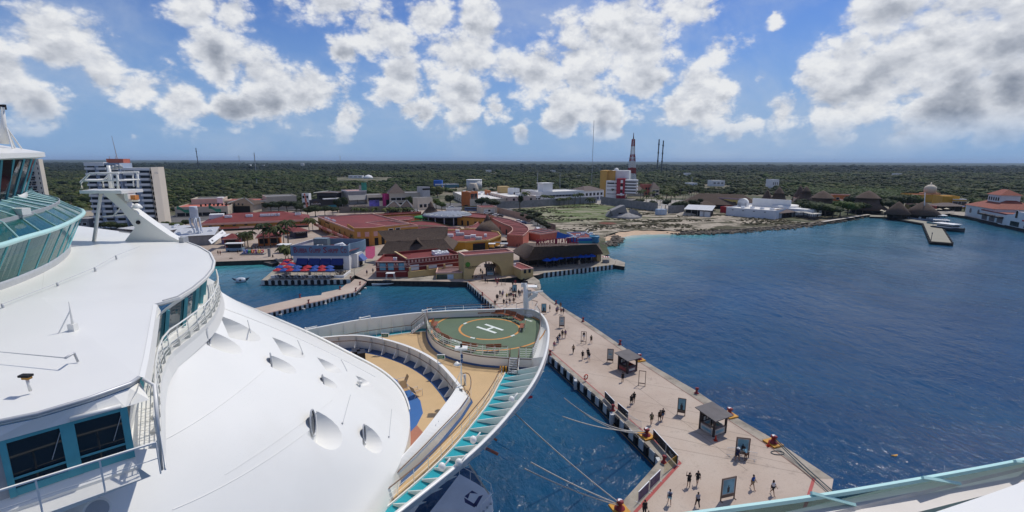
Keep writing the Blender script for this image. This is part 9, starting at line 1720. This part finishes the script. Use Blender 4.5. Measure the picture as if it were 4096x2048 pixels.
for x,y,top,w_,k,lb in((404,922,884,50,'d','dark tree at the foot of the balcony hotel, leftmost'),(446,926,878,66,'d','dark tree at the foot of the balcony hotel, second from left'),(498,928,884,60,'d','dark tree at the foot of the balcony hotel, third from left'),(545,926,896,46,'d','small dark tree at the foot of the balcony hotel, right'),(700,925,884,66,'l','greyish thin tree between hotel and water tower'),(745,912,872,40,'d','dark round tree left of the water tower'),(660,915,880,40,'l','pale tree right of the balcony hotel wall'),(1745,838,786,40,'b','bright green tree right of the white bar tower'),(1768,845,800,50,'b','bright green tree above the far cone palapa'),(1800,830,770,52,'d','dark tree in front of the cream hotel wing'),(1640,838,776,36,'l','olive tree before the gabled block'),(1590,832,780,40,'l','olive tree between the magenta arch and gabled block'),(1925,838,778,74,'d','big dark tree before the long cream hotel, left one'),(1968,842,786,80,'d','big dark tree before the long cream hotel, right one'),(1750,790,736,60,'l','tree left of the low teal building'),(1715,780,728,56,'d','dark tree under the blue slanted building'),(2080,836,770,26,'d','slim dark tree right of the long cream hotel'),(2610,835,796,56,'d','dark tree behind the concrete wall, right of the office block'),(2560,822,790,50,'d','dark tree behind the concrete wall under the thatch barn'),(2540,818,796,40,'d','bush behind the concrete wall under the red face'),(2705,846,800,50,'l','tree by the short concrete wall, left one'),(2735,846,796,60,'d','tree by the short concrete wall, middle one'),(2775,842,790,60,'d','tree left of the dark thatched hip roof'),(2803,834,786,30,'d','tall round tree beside the dark thatched hip roof'),(2660,836,790,44,'d','tree behind the pale skip container')):tree(x,y,top,w_,k,lb,ZG if y>838 else 2.0)
for i,(x,y,top,w_)in enumerate(((2060,862,836,44),(2088,872,842,56),(2110,884,846,60),(2128,896,852,56),(2150,908,866,54),(2172,918,876,50),(2190,926,890,40),(2120,868,834,50),(2150,882,842,50),(2094,856,832,44))):tree(x,y,top,w_,'d',['first dark tree of the hedge beside the tan wall, farthest from the water','second dark tree of the hedge beside the tan wall','third dark tree of the hedge beside the tan wall','fourth dark tree of the hedge, above the parked white cars','dark hedge tree right behind the upper white car','dark hedge tree right behind the lower white car','last small hedge tree towards the beach','dark tree on the lot side of the hedge, upper one','dark tree on the lot side of the hedge, lower one','dark tree at the top end of the hedge by the concrete wall'][i],2.0,'dark hedge trees by the lot')
for i,(x,y,top,w_,k)in enumerate(sorted(((3148,842,808,50,'d'),(3185,848,806,60,'d'),(3215,852,804,60,'d'),(3240,860,800,70,'d'),(3270,866,806,70,'l'),(3300,868,812,70,'l'),(3330,868,820,66,'d'),(3360,866,816,60,'b'),(3390,862,822,60,'l'),(3420,858,826,56,'l'),(3450,854,824,50,'d'),(3480,850,826,44,'d'),(3520,852,806,60,'d'),(3555,852,812,56,'l'),(3590,848,792,60,'d'),(3625,846,790,60,'l'),(3650,842,790,50,'b'),(3660,854,832,40,'d'),(3400,838,796,50,'d'),(3205,838,794,40,'d')))):tree(x,y,top-(24 if x>3340 else 6),w_*1.5,k,'%s shore tree before the palapas of the right shore, %s from the left'%({'d':'dark','l':'olive','b':'bright'}[k],nth(i+1)),ZG,'shore trees before the palapas')
rg=random.Random(21);front=[(-400,900),(330,905),(690,850),(1000,826),(1240,822),(1400,806),(1560,800),(1740,784),(1900,776),(2080,776),(2160,776),(2330,772),(2420,772),(2640,778),(2760,778),(2900,778),(3060,782),(3200,790),(3300,796),(3440,806),(3600,798),(3760,800),(3880,818),(3960,826),(4096,846),(4500,880)]
fw=[at(x,y,2.0)for x,y in front]
def front_at(ratio):
 for a,b in zip(fw,fw[1:]):
  ra,rb=a.x/a.y,b.x/b.y
  if ra<=ratio<=rb:return a.y+(b.y-a.y)*(ratio-ra)/(rb-ra)
 return fw[0].y if ratio<fw[0].x/fw[0].y else fw[-1].y
HOLES=[(at(1474,714,2.0),60),(at(1422,713,2.0),60),(at(1950,690,2.0),45),(at(2214,690,2.0),45),(at(1897,757,2.0),34),(at(1752,750,2.0),26),(at(2870,745,2.0),30),(at(3100,752,2.0),22),(at(2754,703,2.0),40),(at(1210,668,2.0),90),(at(3597,702,2.0),40)]
pts=[];sc=[]
for y0,y1,st in((150,900,6.2),(900,1700,8.5),(1700,3200,14)):
 y=y0
 while y<y1:
  x=-1.3*y
  while x<1.3*y:
   px_,py_=x+rg.uniform(-.6,.6)*st,y+rg.uniform(-.6,.6)*st;x+=st
   if py_<front_at(px_/py_)+6*mnoise.noise((px_*.05,0,0)):continue
   if any((px_-h.x)**2+(py_-h.y)**2<r_*r_ or(abs(px_/py_-h.x/h.y)<r_*.6/h.y and-r_*2.4<py_-h.y<0)for h,r_ in HOLES):continue
   if mnoise.noise((px_*.011,py_*.011,5))>.52:continue
   hn=.78+.55*mnoise.noise((px_*.013,py_*.013,2))+.25*mnoise.noise((px_*.05,py_*.05,7));pts.append((px_,py_,2.0));sc.append(st*.66*rg.uniform(.6,1.45)*hn*(1.55 if rg.random()<.10 else 1))
  y+=st
def gn_scatter(name,pts,sc,meshes,seed,flat_=.85,zoff=.55):
 me=bpy.data.meshes.new(name);me.from_pydata(pts,[],[]);a=me.attributes.new('size','FLOAT','POINT');a.data.foreach_set('value',sc);o=link(name,me);ng=bpy.data.node_groups.new(name,'GeometryNodeTree');ng.interface.new_socket('Geometry',in_out='INPUT',socket_type='NodeSocketGeometry');ng.interface.new_socket('Geometry',in_out='OUTPUT',socket_type='NodeSocketGeometry')
 N=ng.nodes;Lk=ng.links.new;gi=N.new('NodeGroupInput');go=N.new('NodeGroupOutput');jn=N.new('GeometryNodeJoinGeometry');idn=N.new('GeometryNodeInputIndex');ri=N.new('FunctionNodeRandomValue');ri.data_type='INT';ri.inputs['Seed'].default_value=seed;ri.inputs[4].default_value=0;ri.inputs[5].default_value=len(meshes)-1
 at2=N.new('GeometryNodeInputNamedAttribute');at2.data_type='FLOAT';at2.inputs[0].default_value='size';rr=N.new('FunctionNodeRandomValue');rr.data_type='FLOAT';rr.inputs[2].default_value=0;rr.inputs[3].default_value=6.28;cx=N.new('ShaderNodeCombineXYZ');Lk(rr.outputs[1],cx.inputs[2]);cs=N.new('ShaderNodeCombineXYZ');mm=N.new('ShaderNodeMath');mm.operation='MULTIPLY';mm.inputs[1].default_value=flat_;Lk(at2.outputs[0],mm.inputs[0]);Lk(at2.outputs[0],cs.inputs[0]);Lk(at2.outputs[0],cs.inputs[1]);Lk(mm.outputs[0],cs.inputs[2])
 for i,m_ in enumerate(meshes):
  src=bpy.data.objects.new('crown_source',m_);oi=N.new('GeometryNodeObjectInfo');oi.inputs[0].default_value=src;oi.inputs['As Instance'].default_value=True;cmp_=N.new('FunctionNodeCompare');cmp_.data_type='INT';cmp_.operation='EQUAL';Lk(ri.outputs[2],cmp_.inputs[2]);cmp_.inputs[3].default_value=i;ip=N.new('GeometryNodeInstanceOnPoints');Lk(gi.outputs[0],ip.inputs[0]);Lk(cmp_.outputs[0],ip.inputs['Selection']);Lk(oi.outputs['Geometry'],ip.inputs['Instance']);Lk(cx.outputs[0],ip.inputs['Rotation']);Lk(cs.outputs[0],ip.inputs['Scale']);Lk(ip.outputs[0],jn.inputs[0])
 Lk(jn.outputs[0],go.inputs[0]);md=o.modifiers.new('scatter','NODES');md.node_group=ng;tag(o,kind='stuff');return o
def wood_crown(seed,mat):
 m_=crown_mesh('woodland_crown',mat,seed,6,90,.12,.8)
 for v in m_.vertices:v.co.z+=.45
 return m_
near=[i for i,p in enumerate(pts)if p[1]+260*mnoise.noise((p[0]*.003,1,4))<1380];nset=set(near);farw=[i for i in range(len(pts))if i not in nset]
LEAFSH=leafmat('cloud_shadow_leaves',[(.25,(.012,.026,.018)),(.5,(.020,.036,.022)),(.8,(.036,.052,.030))],.3)  # cloud shadow over the far woodland, put into the leaf colour
gn_scatter('woodland',[pts[i]for i in near],[sc[i]for i in near],[wood_crown(31,LEAF),wood_crown(32,LEAF),wood_crown(33,LEAFD),wood_crown(34,LEAF),wood_crown(35,LEAFB),wood_crown(36,LEAF)],3)
gn_scatter('shadowed_woodland',[pts[i]for i in farw],[sc[i]for i in farw],[wood_crown(37,LEAFSH),wood_crown(38,LEAFSH),wood_crown(39,LEAFD)],4)  # far crowns coloured darker as the band under cloud shadow
gp=[];gs=[]
ga,gb,gc,gd_=(at(x,y,2.0)for x,y in((3225,786),(3660,808),(3560,776),(3235,766)))
for k in range(900):
 u,v=rg.random(),rg.random();p=ga.lerp(gb,u).lerp(gd_.lerp(gc,u),v);gp.append((p.x,p.y,2.0));gs.append(rg.uniform(4.0,7.0))
gn_scatter('green_thicket',gp,gs,[wood_crown(44,LEAFB),wood_crown(45,LEAFB)],6)
lotw=[(p.x,p.y)for p in P2(lot_px,2.0)];sp=[];ss=[]
x0_,x1_=min(p[0]for p in lotw),max(p[0]for p in lotw);y0_,y1_=min(p[1]for p in lotw),max(p[1]for p in lotw)
for k in range(9000):
 x,y=rg.uniform(x0_,x1_),rg.uniform(y0_,y1_)
 if not inside((x,y),lotw)or mnoise.noise((x*.03,y*.07,9))<.08:continue
 sp.append((x,y,2.0));ss.append(rg.uniform(.35,1.1)*(1.6 if rg.random()<.06 else 1))
gn_scatter('lot_scrub',sp,ss,[wood_crown(41,leafmat('dry_scrub',[(.2,(.030,.030,.012)),(.5,(.060,.055,.022)),(.85,(.13,.105,.05))]))],5,.5)
def boulder_mesh(s_):
 mb=MB();mb.ball((0,0,0),1,.8,.6,8,5);m_=mb.mesh('boulder',RK)
 for v in m_.vertices:v.co*=1+.45*mnoise.noise(v.co*1.3+Vector((s_,0,0)))
 for p in m_.polygons:p.use_smooth=False
 return m_
rw=P2(rock_px,1.2);sp=[];ss=[]
for k in range(1500):q=along(rw,rg.random());sp.append((q.x+rg.gauss(0,1.2),q.y+rg.gauss(1.2,2.2),rg.uniform(.9,1.7)));ss.append(rg.uniform(.3,1.0)*(2 if rg.random()<.05 else 1))
for k in range(260):q=along(P2([(2345,1000),(2400,978),(2440,984),(2475,958),(2440,945)],1.2),rg.random());sp.append((q.x+rg.gauss(0,1.5),q.y+rg.gauss(1,2),rg.uniform(.8,1.8)));ss.append(rg.uniform(.4,1.5))
gn_scatter('shore_boulders',sp,ss,[boulder_mesh(1),boulder_mesh(7)],8,.8)
